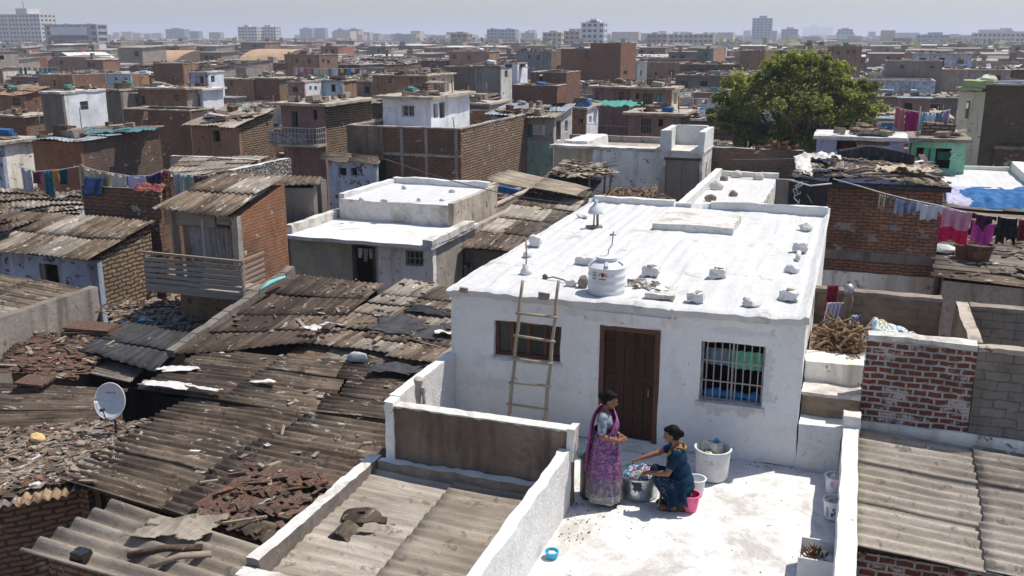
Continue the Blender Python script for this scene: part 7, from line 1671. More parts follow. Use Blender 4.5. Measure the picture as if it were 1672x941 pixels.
 hp('rose_brown_house', 'rose brown house with dark window and rough slab, behind the stair tower', 1028, 1112, 1127, 184, 2.5, 220, 'pink', 'brick_tan', 'slab', 'slab', ((1047,194,1063,218),(1075,195,1082,207,'hole')), (), ov=.3, short='the rose brown house')
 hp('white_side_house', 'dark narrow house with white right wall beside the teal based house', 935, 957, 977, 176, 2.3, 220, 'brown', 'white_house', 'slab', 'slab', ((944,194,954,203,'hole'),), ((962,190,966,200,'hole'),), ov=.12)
 hp('rubble_roof_house', 'low dark house with messy roof between white penthouse and teal based house', 737, 797, 833, 168, 2.2, 196, 'dgrey', 'concrete', 'slab', 'slab', ((746,176,758,192,'hole'),(775,178,780,186)), (), ov=.2)
 p = P(1005,172,2.0); rag('teal_netting', 'teal green netting over a roof left of the rose brown house', p, 4.0, 5.0, 'net_green', 4.7, .1, 'netting', .10, .1)
 HP.append((p.x-2.5,p.x+2.5,p.y-3,p.y+3,2,(976,1030,164,190),'net'))
 q = (P(528,262,.9), P(618,266,.9), P(618,252,1.1), P(532,250,1.1))
 r = shack('hollow_shack', 'pale blue shack with dark board roof above the upper white stepped roof', q, None, ['cem_c','cem_a'], 'u', pitch=.22, amp=.015, seg=1.6, width=.6, seed=140, sag=.15, ragged=.2)
 yq = q[0].y+.3; w = [PY(u, v, yq) for u, v in ((536,288),(615,288),(552,274),(566,287),(572,274),(583,287),(588,276),(592,287))]
 mb = MB(); panel(mb, 'x', w[0].x, w[1].x, GZ, .85, yq, .2, ((w[2].x,w[3].z,w[3].x,w[2].z),(w[4].x,w[5].z,w[5].x,w[4].z),(w[6].x,w[7].z,w[7].x,w[6].z)), .5); mb.build('wall', M['bluewhite'], r); mb = MB(); mb.box(w[0].x, yq+1, GZ, w[1].x, yq+1.1, .85); mb.build('inner_wall', M['dark'], r)
 HP.append((q[0].x,q[1].x,q[0].y,q[2].y,1,(528,620,250,292),'hollow'))
 for (uL, uR, vt, z, lab, mat) in ((277,420,254,1.0,'low grey wall with pale coping behind the balcony house','concrete'),):
  a = P(uL, vt, z); b = PY(uR, vt-1, a.y); wallbox('low_wall', lab, a.x, a.y, GZ, b.x, a.y+.25, z, mat, 'slab_white', .6, .03, 4)
 a = P(380,278,1.0); b = PX(474,252,a.x); wallbox('pebbled_wall', 'pale pebbled wall running back behind the balcony house', a.x-.3, a.y, GZ, a.x, b.y, 1.0, 'pebble', 'slab_white', .5, .04, 4)
 shack('flat_sheet_shack', 'flat pale sheet roof left of the pebbled wall', (P(262,292,.85), P(378,282,.85), P(440,254,.95), P(300,258,.95)), 'brown', ['pale_b','cem_b','ash_a'], 'v', pitch=.22, amp=.012, seg=1.5, width=1.2, seed=150, sag=.1)
 HP.append((a.x-6,a.x,a.y,b.y,1,(262,476,248,294),'pebbled'))
 hp('brown_roof_house', 'brown two storey house with pink brick side rising behind the big tree', 1352, 1408, 1427, 76, 5.3, 104, 'brown', 'brick_pink', 'slab', 'slab_dark', ((1382,82,1387,88),(1392,82,1397,88),(1366,84,1371,90)), ((1413,88,1417,93),), ov=.05, short='the behind-tree house', y=160)
 hp('long_grey_house', 'long grey house with a cream right wall, upper right', 1446, 1540, 1571, 99, 4.2, 122, 'dgrey', 'cream', 'parapet', 'slab', ((1518,108,1526,112),(1470,106,1476,112)), ((1549,108,1553,118,'green'),(1559,110,1564,118,'hole')), ph=.3, short='the cream ended grey house', y=125)
 hp('square_brick_house', 'square brown house on the skyline left of the big tree', 1209, 1250, 1268, 83, 4.9, 114, 'brown', 'brick_brown', 'parapet', 'slab', (), (), ph=.3, y=150)
 hp('green_grey_house', 'grey green upper room left of the square brown house', 1139, 1165, 1192, 80, 5.0, 102, 'teal_dk', 'brown', 'parapet', 'slab', ((1150,86,1155,92),), (), ph=.3, y=165)
 r, b = hp('lilac_house', 'lilac fronted house with dark red doorway, above the sagging dark roof', 1334, 1478, 1490, 222, 2.7, 268, 'lilac2', 'brick_brown', 'slab', 'slab_white', ((1367,230,1397,262,'hole'),(1424,236,1428,240,'hole')), (), ov=.12, seed=160, short='the lilac house')
 x0, x1, y0, y1 = b; mb = MB(); c0 = PY(1369,250,y0+.5); c1 = PY(1396,230,y0+.5); mb.grid(lambda u, v: (lerp(c0.x,c1.x,u), y0+.5+.04*math.sin(u*14), lerp(-.5, c1.z, v)), 20, 3); mb.build('door_curtain', cloth('dark_red_curtain', (.10,.015,.02), (.2,.03,.05)), r)
 mb = MB(); a = PY(1398,224,y0); mb.box(a.x, y0-.03, PY(1440,238,y0).z, x1-.5, y0-.002, PY(1440,226,y0).z, cell=.4); mb.rough(.02,3,2); mb.build('bare_brick_band', M['brick_brown'], r)
 r, b = hp('mint_house', 'mint green house with a green door, left of the tall dark brick wall', 1490, 1580, 1583, 226, 2.6, 280, 'green', 'green', 'slab', 'slab_dark', ((1494,241,1508,258,'hole'),(1508,242,1526,275,'tealdoor'),(1529,242,1550,276,'hole')), (), ov=.15, seed=161, short='the mint house')
 x0, x1, y0, y1 = b
 mb = MB(); c = PY(1555,254,y0); mb.tube([(c.x-.1,y0-.01,c.z+.12),(c.x,y0-.01,c.z+.2),(c.x+.1,y0-.01,c.z+.12),(c.x-.1,y0-.01,c.z-.15),(c.x+.12,y0-.01,c.z-.15)], .022, 5); mb.tube([(c.x+.2,y0-.01,c.z+.02),(c.x+.26,y0-.01,c.z-.1),(c.x+.36,y0-.01,c.z+.05)], .022, 5); mb.build('painted_mark', M['white_mark'], r)
 mb = MB(); c0, c1 = PY(1532,248,y0+.3), PY(1550,262,y0+.3); mb.grid(lambda u, v: (lerp(c0.x,c1.x,u), y0+.3+.03*math.sin(u*12), lerp(c0.z,c1.z,v)), 12, 4); mb.build('green_cloth', M['paint_green'], r)
 r, b = hp('tall_dark_brick_house', 'tall dark brick house at the right edge with a cream left end', 1596, 1760, 1775, 138, 4.4, 225, 'brick_soot', 'brick_dark', 'parapet', 'slab', (), (), ph=.2, seed=162, short='the dark brick edge house')
 x0, x1, y0, y1 = b; p0 = PY(1567,138,y0+.4); mb = MB(); panel(mb, 'x', p0.x, x0+.35, GZ, PY(1570,150,y0).z, y0-.06, .3, ((PY(1578,170,y0).x,PY(1578,194,y0).z,PY(1584,170,y0).x,PY(1578,165,y0).z),), .4); mb.build('cream_end', M['cream'], r)
 mb = MB(); mb.box(p0.x-.1, y0-.4, PY(1570,148,y0).z, x0+.2, y0+1.0, PY(1570,143,y0).z, cell=.3); mb.box(x0-.5, y0-.3, PY(1570,143,y0).z, x0+.3, y0+.8, PY(1570,131,y0).z, cell=.3); mb.rough(.05,2,3); mb.build('lime_cover', cloth('faded_lime_sheet', (.30,.35,.16), (.38,.42,.24)), r)
 c = PY(1612,128,y0+.4); c.z = PY(1612,137,y0+.4).z; lump(c, (.36,.25,.22), 5.5, multicloth('pastel_bundle', [(0,(.6,.6,.4)),(.5,(.35,.5,.6)),(.6,(.65,.55,.55))], 4), 'cloth_heap', 'pastel cloth heap on top of the tall dark brick house', 'cloth heap', amp=.5)
 hp('peeled_wall_house', 'low house with peeling white and brick walls, right of the mint house', 1600, 1655, 1760, 232, 1.9, 284, 'white_stain', 'brick_tan', 'slab', 'slab', ((1612,246,1622,262,'hole'),), (), ov=.1, seed=163)
 hp('pitted_brick_house', 'pitted brick wall with white patches at the right edge, above the small white roof', 1625, 1760, 1775, 239, 1.85, 284, 'brick_pit', 'brick_dark', 'slab', 'slab_dark', (), (), ov=.05, seed=164)
M['cl_greymix'] = multicloth('grey_mixed_cloth', [(0,(.28,.27,.27)),(.45,(.5,.49,.48)),(.55,(.2,.2,.23))], 3)
M['tan_barn'] = plaster('tan_barn_roof', (.36,.255,.165), (.2,.14,.09), .4, (.3,.2,.13), .3)
M['sky_blue2'] = plaster('blue_grey_plaster', (.17,.205,.235), (.09,.09,.09), .5, (.25,.2,.16), .4)
M['brick_redfar'] = brick('dull_red_brick', (.25,.115,.075), (.19,.085,.058), (.22,.15,.12), soot=.35, white=.08)
M['brick_pink'] = brick('pinkish_brick', (.36,.215,.155), (.3,.17,.12), (.33,.25,.2), soot=.2, white=.1)
M['brick_soot'] = brick('very_sooty_brick', (.13,.083,.062), (.10,.068,.053), (.16,.14,.125), soot=.45, white=.15, bw=.4, rh=.14, msz=.02)
M['brick_pit'] = brick('pitted_brick', (.16,.085,.055), (.10,.055,.04), (.2,.17,.15), soot=.4, white=.6, wc=(.62,.60,.58))
M['teal_dk'] = plaster('grey_green_plaster', (.13,.19,.17), (.08,.08,.08), .4, (.2,.17,.14), .4)
M['lilac2'] = plaster('faded_lilac_plaster', (.36,.37,.52), (.2,.17,.17), .5, (.25,.18,.14), .55)
t_ = NT('pebbled_plaster', .9, .15); v_ = t_.vor(t_.oc(), 9); M['pebble'] = t_.col(t_.mix(t_.rng(v_, .2, .5), (.55,.54,.52), (.12,.11,.10))); t_.bump(v_, .8, .05)
mid()
# ------------------------------------------------------------------ rows of houses filling the middle distance
def side_phrase(u, v, exclude=None):
 best = None
 for h in HP:
  if not h[6].startswith('the '): continue
  b = h[5]; cu, cv = (b[0]+b[1])/2, (b[2]+b[3])/2
  d = math.hypot((cu-u)*.8, (cv-v)*2.2)
  if best is None or d < best[0]: best = (d, h[6], cu, cv, b)
 d, nm, cu, cv, b = best
 dx, dv = u-cu, (v-cv)*2.2
 far = d > 170
 if abs(dx)*.8 > abs(dv): w = ('right of' if dx > 0 else 'left of')
 else: w = ('below' if dv > 0 else 'above')
 return ('far '+w if far and w in ('right of','left of') else w)+' '+nm
FILL_COUNT = [0]
ORD = ['','second ','third ','fourth ','fifth ','sixth ','seventh ','eighth ','ninth ','tenth ','eleventh ','twelfth ']
def filler():
 rd = random.Random(77)
 pal = [('brick_brown','brown brick',5),('brick_dark','sooty brick',4),('brown','mud brown',5),('grey','grey plaster',5),('dgrey','dark grey',4),('pink','dusty rose',2),('offwhite','off white',1),('cream','cream',.7),('bluewhite','pale blue',.8),('sky_blue2','blue grey',1),('teal','teal',.6),('brick_tan','tan brick',3),('ochre','yellow ochre',.25),('white_house','white',.7),('brick_redfar','dull red brick',3),('concrete','bare concrete',4)]
 seen = {}
 todo = []
 y = 37.0
 while y < 205:
  dep = rd.uniform(5, 7.5)*(1+y/450)
  xL = PY(-40, 120, y).x; xR = PY(1712, 120, y).x
  x = xL-rd.uniform(0, 4)
  while x < xR:
   w = rd.uniform(4.2, 8.5)*(1+y/380)
   todo.append((x, x+w, y+rd.uniform(-.9,.9), dep*rd.uniform(.75,1.0)))
   x += w+rd.choice((.05,.2,.5,1.4,2.2))
  y += dep+rd.choice((.3,.8,1.8))
 todo.sort(key=lambda t: t[2])
 for (x0, x1, y0, d) in todo:
  if FILL_COUNT[0] >= 262: break
  y1 = y0+d
  bad = False
  for f in FOOT+[h[:5] for h in HP]:
   if x0 < f[1]+.15 and x1 > f[0]-.15 and y0 < f[3]+.15 and y1 > f[2]-.4: bad = True; break
  if bad:
   nx0, nx1 = x0, x1
   for f in FOOT+[h[:5] for h in HP]:
    if nx0 < f[1]+.15 and nx1 > f[0]-.15 and y0 < f[3]+.15 and y1 > f[2]-.4:
     if f[0]-.2-nx0 > nx1-f[1]-.2: nx1 = f[0]-.2
     else: nx0 = f[1]+.2
   if nx1-nx0 < 2.2: continue
   x0, x1 = nx0, nx1
  k = rd.random()
  zt = rd.uniform(-.5, .7) if k < (.86 if y0 < 95 else .68) or y0 < 58 else (rd.uniform(1.6, 2.7) if k < .955 else rd.uniform(3.6, 4.4))
  if y0 < 50: zt = min(zt, .3)
  ok = True
  for tr in range(10):
   us = [proj((x, yy, zt+.2)) for x in (x0, x1) for yy in (y0, y1)]
   u0, u1, v0 = min(p[0] for p in us), max(p[0] for p in us), min(p[1] for p in us)
   hit = False
   for h in HP:
    b = h[5]
    if h[2] > y0-1 and u0 < b[1]-1 and u1 > b[0]+1 and v0 < b[3]-2:
     hit = True; break
   if not hit: break
   zt -= .4
   if zt < -1.3: ok = False; break
  if not ok: continue
  pc = proj(((x0+x1)/2, y0, zt-.6))
  if pc[0] < -60 or pc[0] > 1740: continue
  if 1185 < pc[0] < 1420 and y0 > 66 and y0 < 150 and zt < 1.5 and rd.random() < .5: continue
  mk = rd.choices(pal, weights=[p[2] for p in pal])[0]
  sidek = mk[0] if rd.random() < .6 else rd.choice(('brick_brown','brick_tan','grey','offwhite','concrete','brown'))
  rk = rd.choices(('slab','parapet','sheet'), weights=(4,4,4))[0]
  rm, rn = {'slab': rd.choice((('slab','flat slab roof'),('slab_dark','dark slab roof'),('slab','flat slab roof'),('slab_white','pale slab roof'))), 'parapet': rd.choice((('slab','walled roof'),('slab_dark','walled roof'),('slab_white','pale walled roof'))),
    'sheet': rd.choice(((['cem_a','cem_b'],'brown sheet roof'),(['cem_b','ash_a'],'grey sheet roof'),(['rust','cem_a'],'rusty sheet roof'),(['pale_a','pale_b'],'bleached sheet roof'),(['cem_c','cem_a'],'dark sheet roof'),(['tin','ash_a'],'tin roof')))}[rk]
  W = x1-x0; Hh = zt-GZ; far = y0 > 80
  fr = []; n = max(1, int(W/2.1))
  for i in range(n):
   if rd.random() < .18: continue
   c = x0+W*(i+.5)/n+rd.uniform(-.2,.2); ww = rd.uniform(.3,.55); 
   zs = [zt-rd.uniform(.55,.8)-(.55 if rk == 'parapet' else 0)]
   if Hh > 4.6: zs.append(zs[0]-2.6)
   for z in zs:
    if rd.random() < .25: fr.append((c-ww*.9, z-1.7, c+ww*.9, z, 'door' if rd.random() < .6 else 'hole'))
    else: fr.append((c-ww, z-rd.uniform(.7,1.0), c+ww, z, rd.choice(('win','win','hole','frame'))))
  rt = []
  if y1-y0 > 4 and rd.random() < .6:
   c = (y0+y1)/2+rd.uniform(-.8,.8); z = zt-.7-(.5 if rk == 'parapet' else 0); rt.append((c-.5, z-.8, c+.5, z, rd.choice(('win','hole'))))
  fr = [h for h in fr if h[0] > x0+.15 and h[2] < x1-.15 and h[1] > GZ]
  sz = 'small' if W < 6 else ('long' if W > 9.5 else 'squat' if zt < .6 else 'tall')
  ph = side_phrase(pc[0], pc[1])
  desc = f"{sz} {mk[1]} house with {rn}"
  seen.setdefault((desc, ph), []).append(1)
  r = rough_house('brick_house' if 'brick' in mk[0] else 'plaster_house', '', x0, x1, y0, y1, zt, mk[0], sidek, rk, rm, fr, rt, seed=500+FILL_COUNT[0], far=far, cell=None if far else .9, ov=rd.uniform(.1,.35), ph=rd.uniform(.3,.7), slope=rd.uniform(.1,.5), group='houses filling the middle distance')
  if y0 < 110:
   for h in fr:
    if rd.random() < .45:
     mb = MB(); mb.box(h[0]-.2, y0-.42, h[3]+.08, h[2]+.2, y0-.003, h[3]+.15, cell=.4); mb.rough(.02, 3, len(LAB)); mb.build('sunshade', M[rd.choice(('slab','slab_dark','concrete','cem_b'))], r)
   if rd.random() < .4:
    px_ = rd.choice((x0+.15, x1-.2)); mb = MB(); mb.tube([(px_, y0-.06, GZ), (px_+.03, y0-.06, zt+rd.uniform(-.3,.4))], .045, 6); mb.build('drain_pipe', M[rd.choice(('iron','plastic_grey','ink_pale'))], r)
  if y0 < 170 and rk != 'sheet' and W > 4.5 and rd.random() < .3 and zt < 1.2:
   a_ = rd.uniform(x0+.5, x1-2.6); b_ = a_+rd.uniform(1.6, 2.4); zz = zt-(.0 if rk == 'slab' else .5); hh = rd.uniform(.9, 1.5); yy = y0+rd.uniform(1.4, 2.2)
   if all(not (h[2] > y0-1 and h[5][0] < pc[0] < h[5][1] and proj((a_, yy, zz+hh))[1] < h[5][3]) for h in HP):
    mb = MB(); m_ = rd.choice(('brick_brown','grey','brick_tan','bluewhite','pink','concrete','offwhite')); panel(mb, 'x', a_, b_, zz, zz+hh, yy, .15, ((a_+.4, zz, a_+1.0, zz+hh*.75),)); panel(mb, 'y', yy+.15, yy+1.9, zz, zz+hh, b_, .15); mb.box(a_, yy+.15, zz, a_+.12, yy+1.9, zz+hh); mb.box(a_+.12, yy+1.75, zz, b_-.15, yy+1.9, zz+hh)
    rr_ = mb.build('roof_room', M[m_], r); mb = MB(); mb.box(a_-.2, yy-.25, zz+hh, b_+.2, yy+2, zz+hh+.08, cell=.5); mb.rough(.03, 2, len(LAB)); mb.build('roof', M[rd.choice(('slab','cem_b','slab_dark','tin'))], rr_)
  LAB.append((r, desc, ph, pc))
  FILL_COUNT[0] += 1
  FILLBOX.append((x0, x1, y0, y1, zt))
LAB = []; FILLBOX = []
filler()
def give_labels(items):
 by = {}
 for r, d, ph, pc in items: by.setdefault(d+', '+ph, []).append((pc[2], pc[0], r))
 for k, v in by.items():
  v.sort(key=lambda t: t[0])
  for i, (dd, u, r) in enumerate(v):
   if len(v) == 1: r['label'] = k
   elif i == 0: r['label'] = 'nearest '+k
   elif i == len(v)-1: r['label'] = 'farthest '+k
   else: r['label'] = ORD[min(i, 11)]+'nearest '+k
   if len(r['label'].split()) > 16: r['label'] = r['label'].replace(' sheet roof', ' roof').replace('far left of', 'left of').replace('far right of', 'right of').replace(' house with', ' with')
give_labels(LAB)
# ------------------------------------------------------------------ rubble on the middle roofs
def mid_clutter():
 rd = random.Random(31)
 for (x0, x1, y0, y1, z, roof, sl, sd) in SPOT:
  n = int((x1-x0)*(y1-y0)*(1.2 if y0 < 80 else .6))
  for k in range(min(n, 70)):
   mg = .8 if roof == 'parapet' else .3
   x = rd.uniform(x0+mg, x1-mg); y = rd.uniform(y0+mg, y1-mg) if rd.random() < .7 else rd.uniform(y0+mg-.2, y0+mg+1)
   zz = z+(sl*(y-y0)/(y1-y0) if roof == 'sheet' else 0)
   m = rd.choices(range(9), weights=(4,4,4,3,3,1,3,1.2,4))[0]
   if m in (0,1,2): h = (rd.uniform(.08,.3), rd.uniform(.06,.2), rd.uniform(.05,.16))
   elif m == 6: h = (rd.uniform(.4,1.4), .04, .03)
   else: h = (rd.uniform(.15,.75), rd.uniform(.1,.45), rd.uniform(.01,.05))
   s = len(DEB2.v); DEB2.obox((x, y, zz+h[2]+.02), h, (rd.gauss(0,.1), rd.gauss(0,.1), rd.uniform(0,PI)), m); DEB2.rough(min(h[:2])*.3, 4, k, s, .5)
  for k in range(rd.choice((1,2,2,3,4))):
   x, y = rd.uniform(x0+1, x1-1), rd.choice((y0+.8, rd.uniform(y0+.8, y1-.8))); m = rd.choice((0,2,4,8,9,10,11,12,12,3)); w = rd.uniform(.3,1.3); h = rd.uniform(.15,.55)
   s = len(DEB2.v); DEB2.obox((x, y, z+h*.5), (w*.5, rd.uniform(.06,.4), h*.5), (rd.gauss(0,.08), rd.gauss(0,.08), rd.choice((0,0,PI/2,rd.uniform(0,3)))), m); DEB2.rough(.08, 3, k, s, .7)
  if y0 < 130:                      # standing rods and sticks
   for k in range(rd.choice((0,1,1,2,3))):
    x, y = rd.choice((x0+.2, x1-.2, rd.uniform(x0,x1))), rd.uniform(y0+.1, y1-.2); DEB2.tube([(x,y,z-.1),(x+rd.gauss(0,.06),y,z+rd.uniform(.4,1.3))], .025, 4, rd.choice((3,6)))
mid_clutter()
tag(DEB2.build('rooftop_rubble', [M[k] for k in DEBM+['tarp_blue','white_house','net_green','brick_tan']], base=(-20,60,0)), 'bricks, boards and scrap lying about on the roofs of the middle distance', 'rubble', kind='stuff')
# ------------------------------------------------------------------ the big tree, far slum, city, washing lines, roof tanks
def leafmat(name, c, tr):
 t = NT(name, .6, .3); o = t.oc(); f = t.noise(o, .9, 4)
 base = t.mix(t.rng(f, .35, .65), sh(c, .75), sh(c, 1.2))
 tb = t.n('ShaderNodeBsdfTranslucent'); t.put(tb.inputs[0], tr); mx = t.n('ShaderNodeMixShader'); mx.inputs[0].default_value = .5
 t.put(t.b.inputs['Base Color'], base); t.L(t.b.outputs[0], mx.inputs[1]); t.L(tb.outputs[0], mx.inputs[2]); t.L(mx.outputs[0], t.t.nodes['Material Output'].inputs['Surface'])
 return t.mat
LEAF = [leafmat('leaf_deep', (.085,.102,.024), (.15,.19,.03)), leafmat('leaf_mid', (.20,.215,.05), (.36,.40,.07)), leafmat('leaf_light', (.28,.275,.075), (.44,.46,.10))]
def big_tree():
 rd = random.Random(5); y0 = 52.0
 base = PY(1292, 240, y0); base = Vector((base.x, y0, GZ))
 r = thing('broad_tree', 'broad bushy green tree rising among the roofs on the right', 'tree', base)
 px = lambda u, v: PY(u, v, y0)
 cl = []
 L = [(1300,118,40),(1262,130,40),(1338,122,40),(1228,150,38),(1375,146,34),(1200,176,34),(1290,155,46),(1330,165,44),(1250,178,44),(1368,176,36),(1405,160,24),(1215,205,34),(1285,205,46),(1340,208,44),(1245,215,36),(1385,205,30),(1185,195,22),(1300,100,22),(1345,104,16),(1274,108,18),(1418,186,20),(1186,160,16),(1320,230,40),(1265,235,36),(1410,140,12),(1225,226,22),(1368,226,26)]
 for (u, v, R_) in L:
  p = px(u, v); R = R_*y0/1602*1.02
  for k in range(9):
   d = Vector((rd.gauss(0,1), rd.gauss(0,1), rd.gauss(0,1))).normalized()*R*rd.uniform(.25,.8)
   cl.append((p+Vector((d.x*1.15, d.y*1.5+rd.uniform(-1.6,1.6), d.z*.95)), R*rd.uniform(.22,.5)))
 for k in range(34):                     # loose sprays round the outline
  a = rd.uniform(-.35, PI+.35); p = px(1300+128*math.cos(a)*rd.uniform(.62,1.14), 178-76*math.sin(a)*rd.uniform(.6,1.16)); cl.append((p+Vector((0, rd.uniform(-2,2), 0)), rd.uniform(.25,.55)))
 mb = MB(); V, FA, MI = mb.v, mb.f, mb.m
 cz = px(1300, 170).z
 for (c, R) in cl:
  bias = rd.gauss(0, .35)
  n = int(110+110*R)
  for k in range(n):
   d = Vector((rd.gauss(0,1), rd.gauss(0,1), rd.gauss(0,1))).normalized()
   rr = R*rd.uniform(.25,1.0)**.5; p = c+Vector((d.x*rr, d.y*rr, d.z*rr*.72))
   if rd.random() < .12: p += d*R*.7
   nrm = (d*.7+Vector((rd.gauss(0,.6), rd.gauss(0,.6), .5+rd.gauss(0,.5)))).normalized()
   t = nrm.cross(Vector((rd.gauss(0,1), rd.gauss(0,1), rd.gauss(0,1)))).normalized(); b = nrm.cross(t)
   s = rd.uniform(.07,.15); i = len(V)
   for q in (p-t*s, p-b*s*.5+nrm*.02, p+t*s, p+b*s*.5+nrm*.02): V.append(tuple(q))
   FA.append([i, i+1, i+2, i+3]); mb.uv.append([(0,0)]*4); mb.sm.append(False)
   w = bias+rd.gauss(0,.45); MI.append(0 if w < -.25 else (1 if w < .45 else 2))
 mb.build('crown', LEAF, r)
 mb = MB(); top = base+Vector((.3,0,3.2)); mb.tube([base, base+Vector((.1,0,1.6)), top], [.42,.33,.28], 12)
 for (c, R) in cl[::6]:
  m = top.lerp(c, .5)+Vector((rd.gauss(0,.3), rd.gauss(0,.3), .25)); mb.tube([top-Vector((0,0,rd.uniform(0,.6))), m, c], [.15,.08,.03], 6)
 mb.rough(.03, 2, 1); mb.build('trunk', M['bark'], r)
M['bark'] = wood('grey_brown_bark', (.10,.075,.055), (.17,.135,.10), (5,5,1.2))
big_tree()
def small_tree(name, label, p, h, w, seed, group=None, n=700, s=.35):
 rd = random.Random(seed); r = thing(name, label, 'tree', p, group); mb = MB()
 for c in range(9):
  cc = p+Vector((rd.gauss(0,w*.28), rd.gauss(0,w*.28), h*rd.uniform(.45,.9)))
  for k in range(n//9):
   d = Vector((rd.gauss(0,1), rd.gauss(0,1), rd.gauss(0,1))).normalized()*w*.3*rd.random()**.4; q = cc+d
   t = Vector((rd.gauss(0,1), rd.gauss(0,1), rd.gauss(0,1))).normalized(); b = t.orthogonal().normalized()
   mb.face([q-t*s, q-b*s*.6, q+t*s, q+b*s*.6], rd.choices((0,1,2),(4,4,1))[0], weld=False)
 mb.build('crown', LEAF, r); mb = MB(); mb.tube([p, p+Vector((0,0,h*.6))], [.25,.12], 6); mb.build('trunk', M['bark'], r)
def far_slum():
 """roofs beyond the individual houses"""
 rd = random.Random(41); mb = MB()
 mm = ['farA','farB','farC','farD','farE','farF','farG','dark','farR1','farR2','farR3']
 y = max(f[3] for f in FILLBOX)*.86; ymin_ind = y
 used = FILLBOX+[h[:5] for h in HP]
 while y < 1250:
  g = 1+y/230
  xL = PY(-20, 70, y).x; xR = PY(1692, 70, y).x; x = xL
  dep = rd.uniform(6, 9)*g**.55
  while x < xR:
   w = rd.uniform(3.8, 8.5)*g**.25; x0, x1 = x, x+w; x += w+rd.choice((.1,.5,2,4))*g**.6
   y0 = y+rd.uniform(-2,2); y1 = y0+dep*rd.uniform(.5,.95)
   if y0 < 330 and any(x0 < f[1] and x1 > f[0] and y0 < f[3] and y1 > f[2]-.5 for f in used): continue
   q = rd.random(); zt = rd.uniform(-.7,1.0) if q < .62 else rd.uniform(1.4,3.0) if q < .92 else rd.uniform(3.2, 5.0 if y > 300 else 4.2)
   if y > 500 and rd.random() < .25: continue
   m = rd.choices(range(7), weights=(5,5,4,3,1.2,.7,2))[0]; m2 = m if rd.random() < .5 else rd.choices(range(7), weights=(5,5,4,3,1,.5,2))[0]
   rm = 8+rd.choices((0,1,2), weights=(4,4,1.2))[0]
   mb.face(((x0,y0,GZ),(x1,y0,GZ),(x1,y0,zt),(x0,y0,zt)), m, weld=False)
   mb.face(((x1,y0,GZ),(x1,y1,GZ),(x1,y1,zt),(x1,y0,zt)), m2, weld=False)
   mb.face(((x0,y1,GZ),(x0,y0,GZ),(x0,y0,zt),(x0,y1,zt)), m, weld=False)
   o = rd.uniform(.05,.4); sl = rd.uniform(0,.5)
   mb.face(((x0-o,y0-o,zt+.05),(x1+o,y0-o,zt+.05),(x1+o,y1+o,zt+.05+sl),(x0-o,y1+o,zt+.05+sl)), rm, weld=False)
   mb.face(((x0-o,y0-o,zt-.1),(x1+o,y0-o,zt-.1),(x1+o,y0-o,zt+.05),(x0-o,y0-o,zt+.05)), rm, weld=False)
   mb.face(((x1+o,y0-o,zt-.1),(x1+o,y1+o,zt-.1+sl),(x1+o,y1+o,zt+.05+sl),(x1+o,y0-o,zt+.05)), rm, weld=False)
   if y < 700:
    for k in range(rd.choice((1,2,2,3))):
     c = rd.uniform(x0+.6, x1-.6); z = zt-rd.uniform(.5,.9); ww = rd.uniform(.35,.6)
     mb.box(c-ww, y0-.04, z-rd.uniform(.8,1.3), c+ww, y0+.02, z, 7, skip='bk')
   for k in range(rd.choice((0,0,1,1,2))):
    c = rd.uniform(x0+.3, x1-1.5); mb.box(c, y0+.5, zt, c+rd.uniform(.6,2.2), y0+rd.uniform(1,3), zt+rd.uniform(.4,1.5), rd.randrange(7), skip='b')
  y += dep+rd.uniform(.5,3)*g**.7
 cols = [(.31,.18,.125),(.27,.165,.12),(.33,.275,.23),(.24,.205,.18),(.52,.48,.42),(.62,.62,.63),(.30,.15,.10),None,(.34,.31,.27),(.21,.185,.165),(.60,.58,.55)]
 ms = [M['dark'] if c is None else simple('far_wall_%d' % i, c, .95, .1, var=.35, scale=.35, bump=0) for i, c in enumerate(cols)]
 tag(mb.build('far_slum', ms, base=(-60,300,GZ)), 'hazy mass of far brick and plaster houses running to the skyline', 'houses', kind='stuff')
far_slum()
def tower(label, uL, uR, vt, D, col, fl=3.1, bay=3.4, pent=(), side=.35, rot=0, cat='tower block', win=None, name='tower_block', vb=None):
 """far block of flats: dark recessed bays between floor bands and piers; pent = [(u0,u1,v)] roof rooms"""
 y = D; a = PY(uL, vt, y); b = PY(uR, vt, y); zt = a.z; x0, x1 = a.x, b.x; w = x1-x0; d = max(8, w*side)
 x1f = x1-d*0.0
 r = thing(name, label, cat, ((x0+x1)/2, y, GZ))
 mb = MB(); mb.box(x0+.4, y+.4, GZ, x1-.4, y+d-.4, zt-.6); mb.build('window_bays', win or CITY['glass'], r)
 mb = MB(); nf = max(2, int((zt-GZ)/fl)); nb = max(2, int(w/bay)); nd = max(1, int(d/bay))
 for k in range(nf+1):
  z = GZ+(zt-GZ)*k/nf; mb.box(x0+.1, y+.1, max(GZ, z-.75), x1-.1, y+d-.1, z+.75 if k < nf else zt)
 for k in range(nb+1):
  u = lerp(x0, x1, k/nb); p = .55*bay/3.4 if k % 3 else .9*bay/3.4; mb.box(max(x0, u-p), y-.12*(k % 3 == 0), GZ, min(x1, u+p), y+.9, zt+.3*(k % 3 == 0))
 for k in range(nd+1):
  v = lerp(y, y+d, k/nd); mb.box(x1-.9, max(y+.92, v-.7), GZ, x1+.02, min(y+d, v+.7), zt)
 mb.build('wall', CITY[col], r)
 for (u0, u1, v) in pent:
  p, q = PY(u0, v, y), PY(u1, v, y); mb = MB(); mb.box(p.x, y+1.5, zt, q.x, y+d-1.5, p.z); mb.build('roof_room', CITY[col], r)
 return r
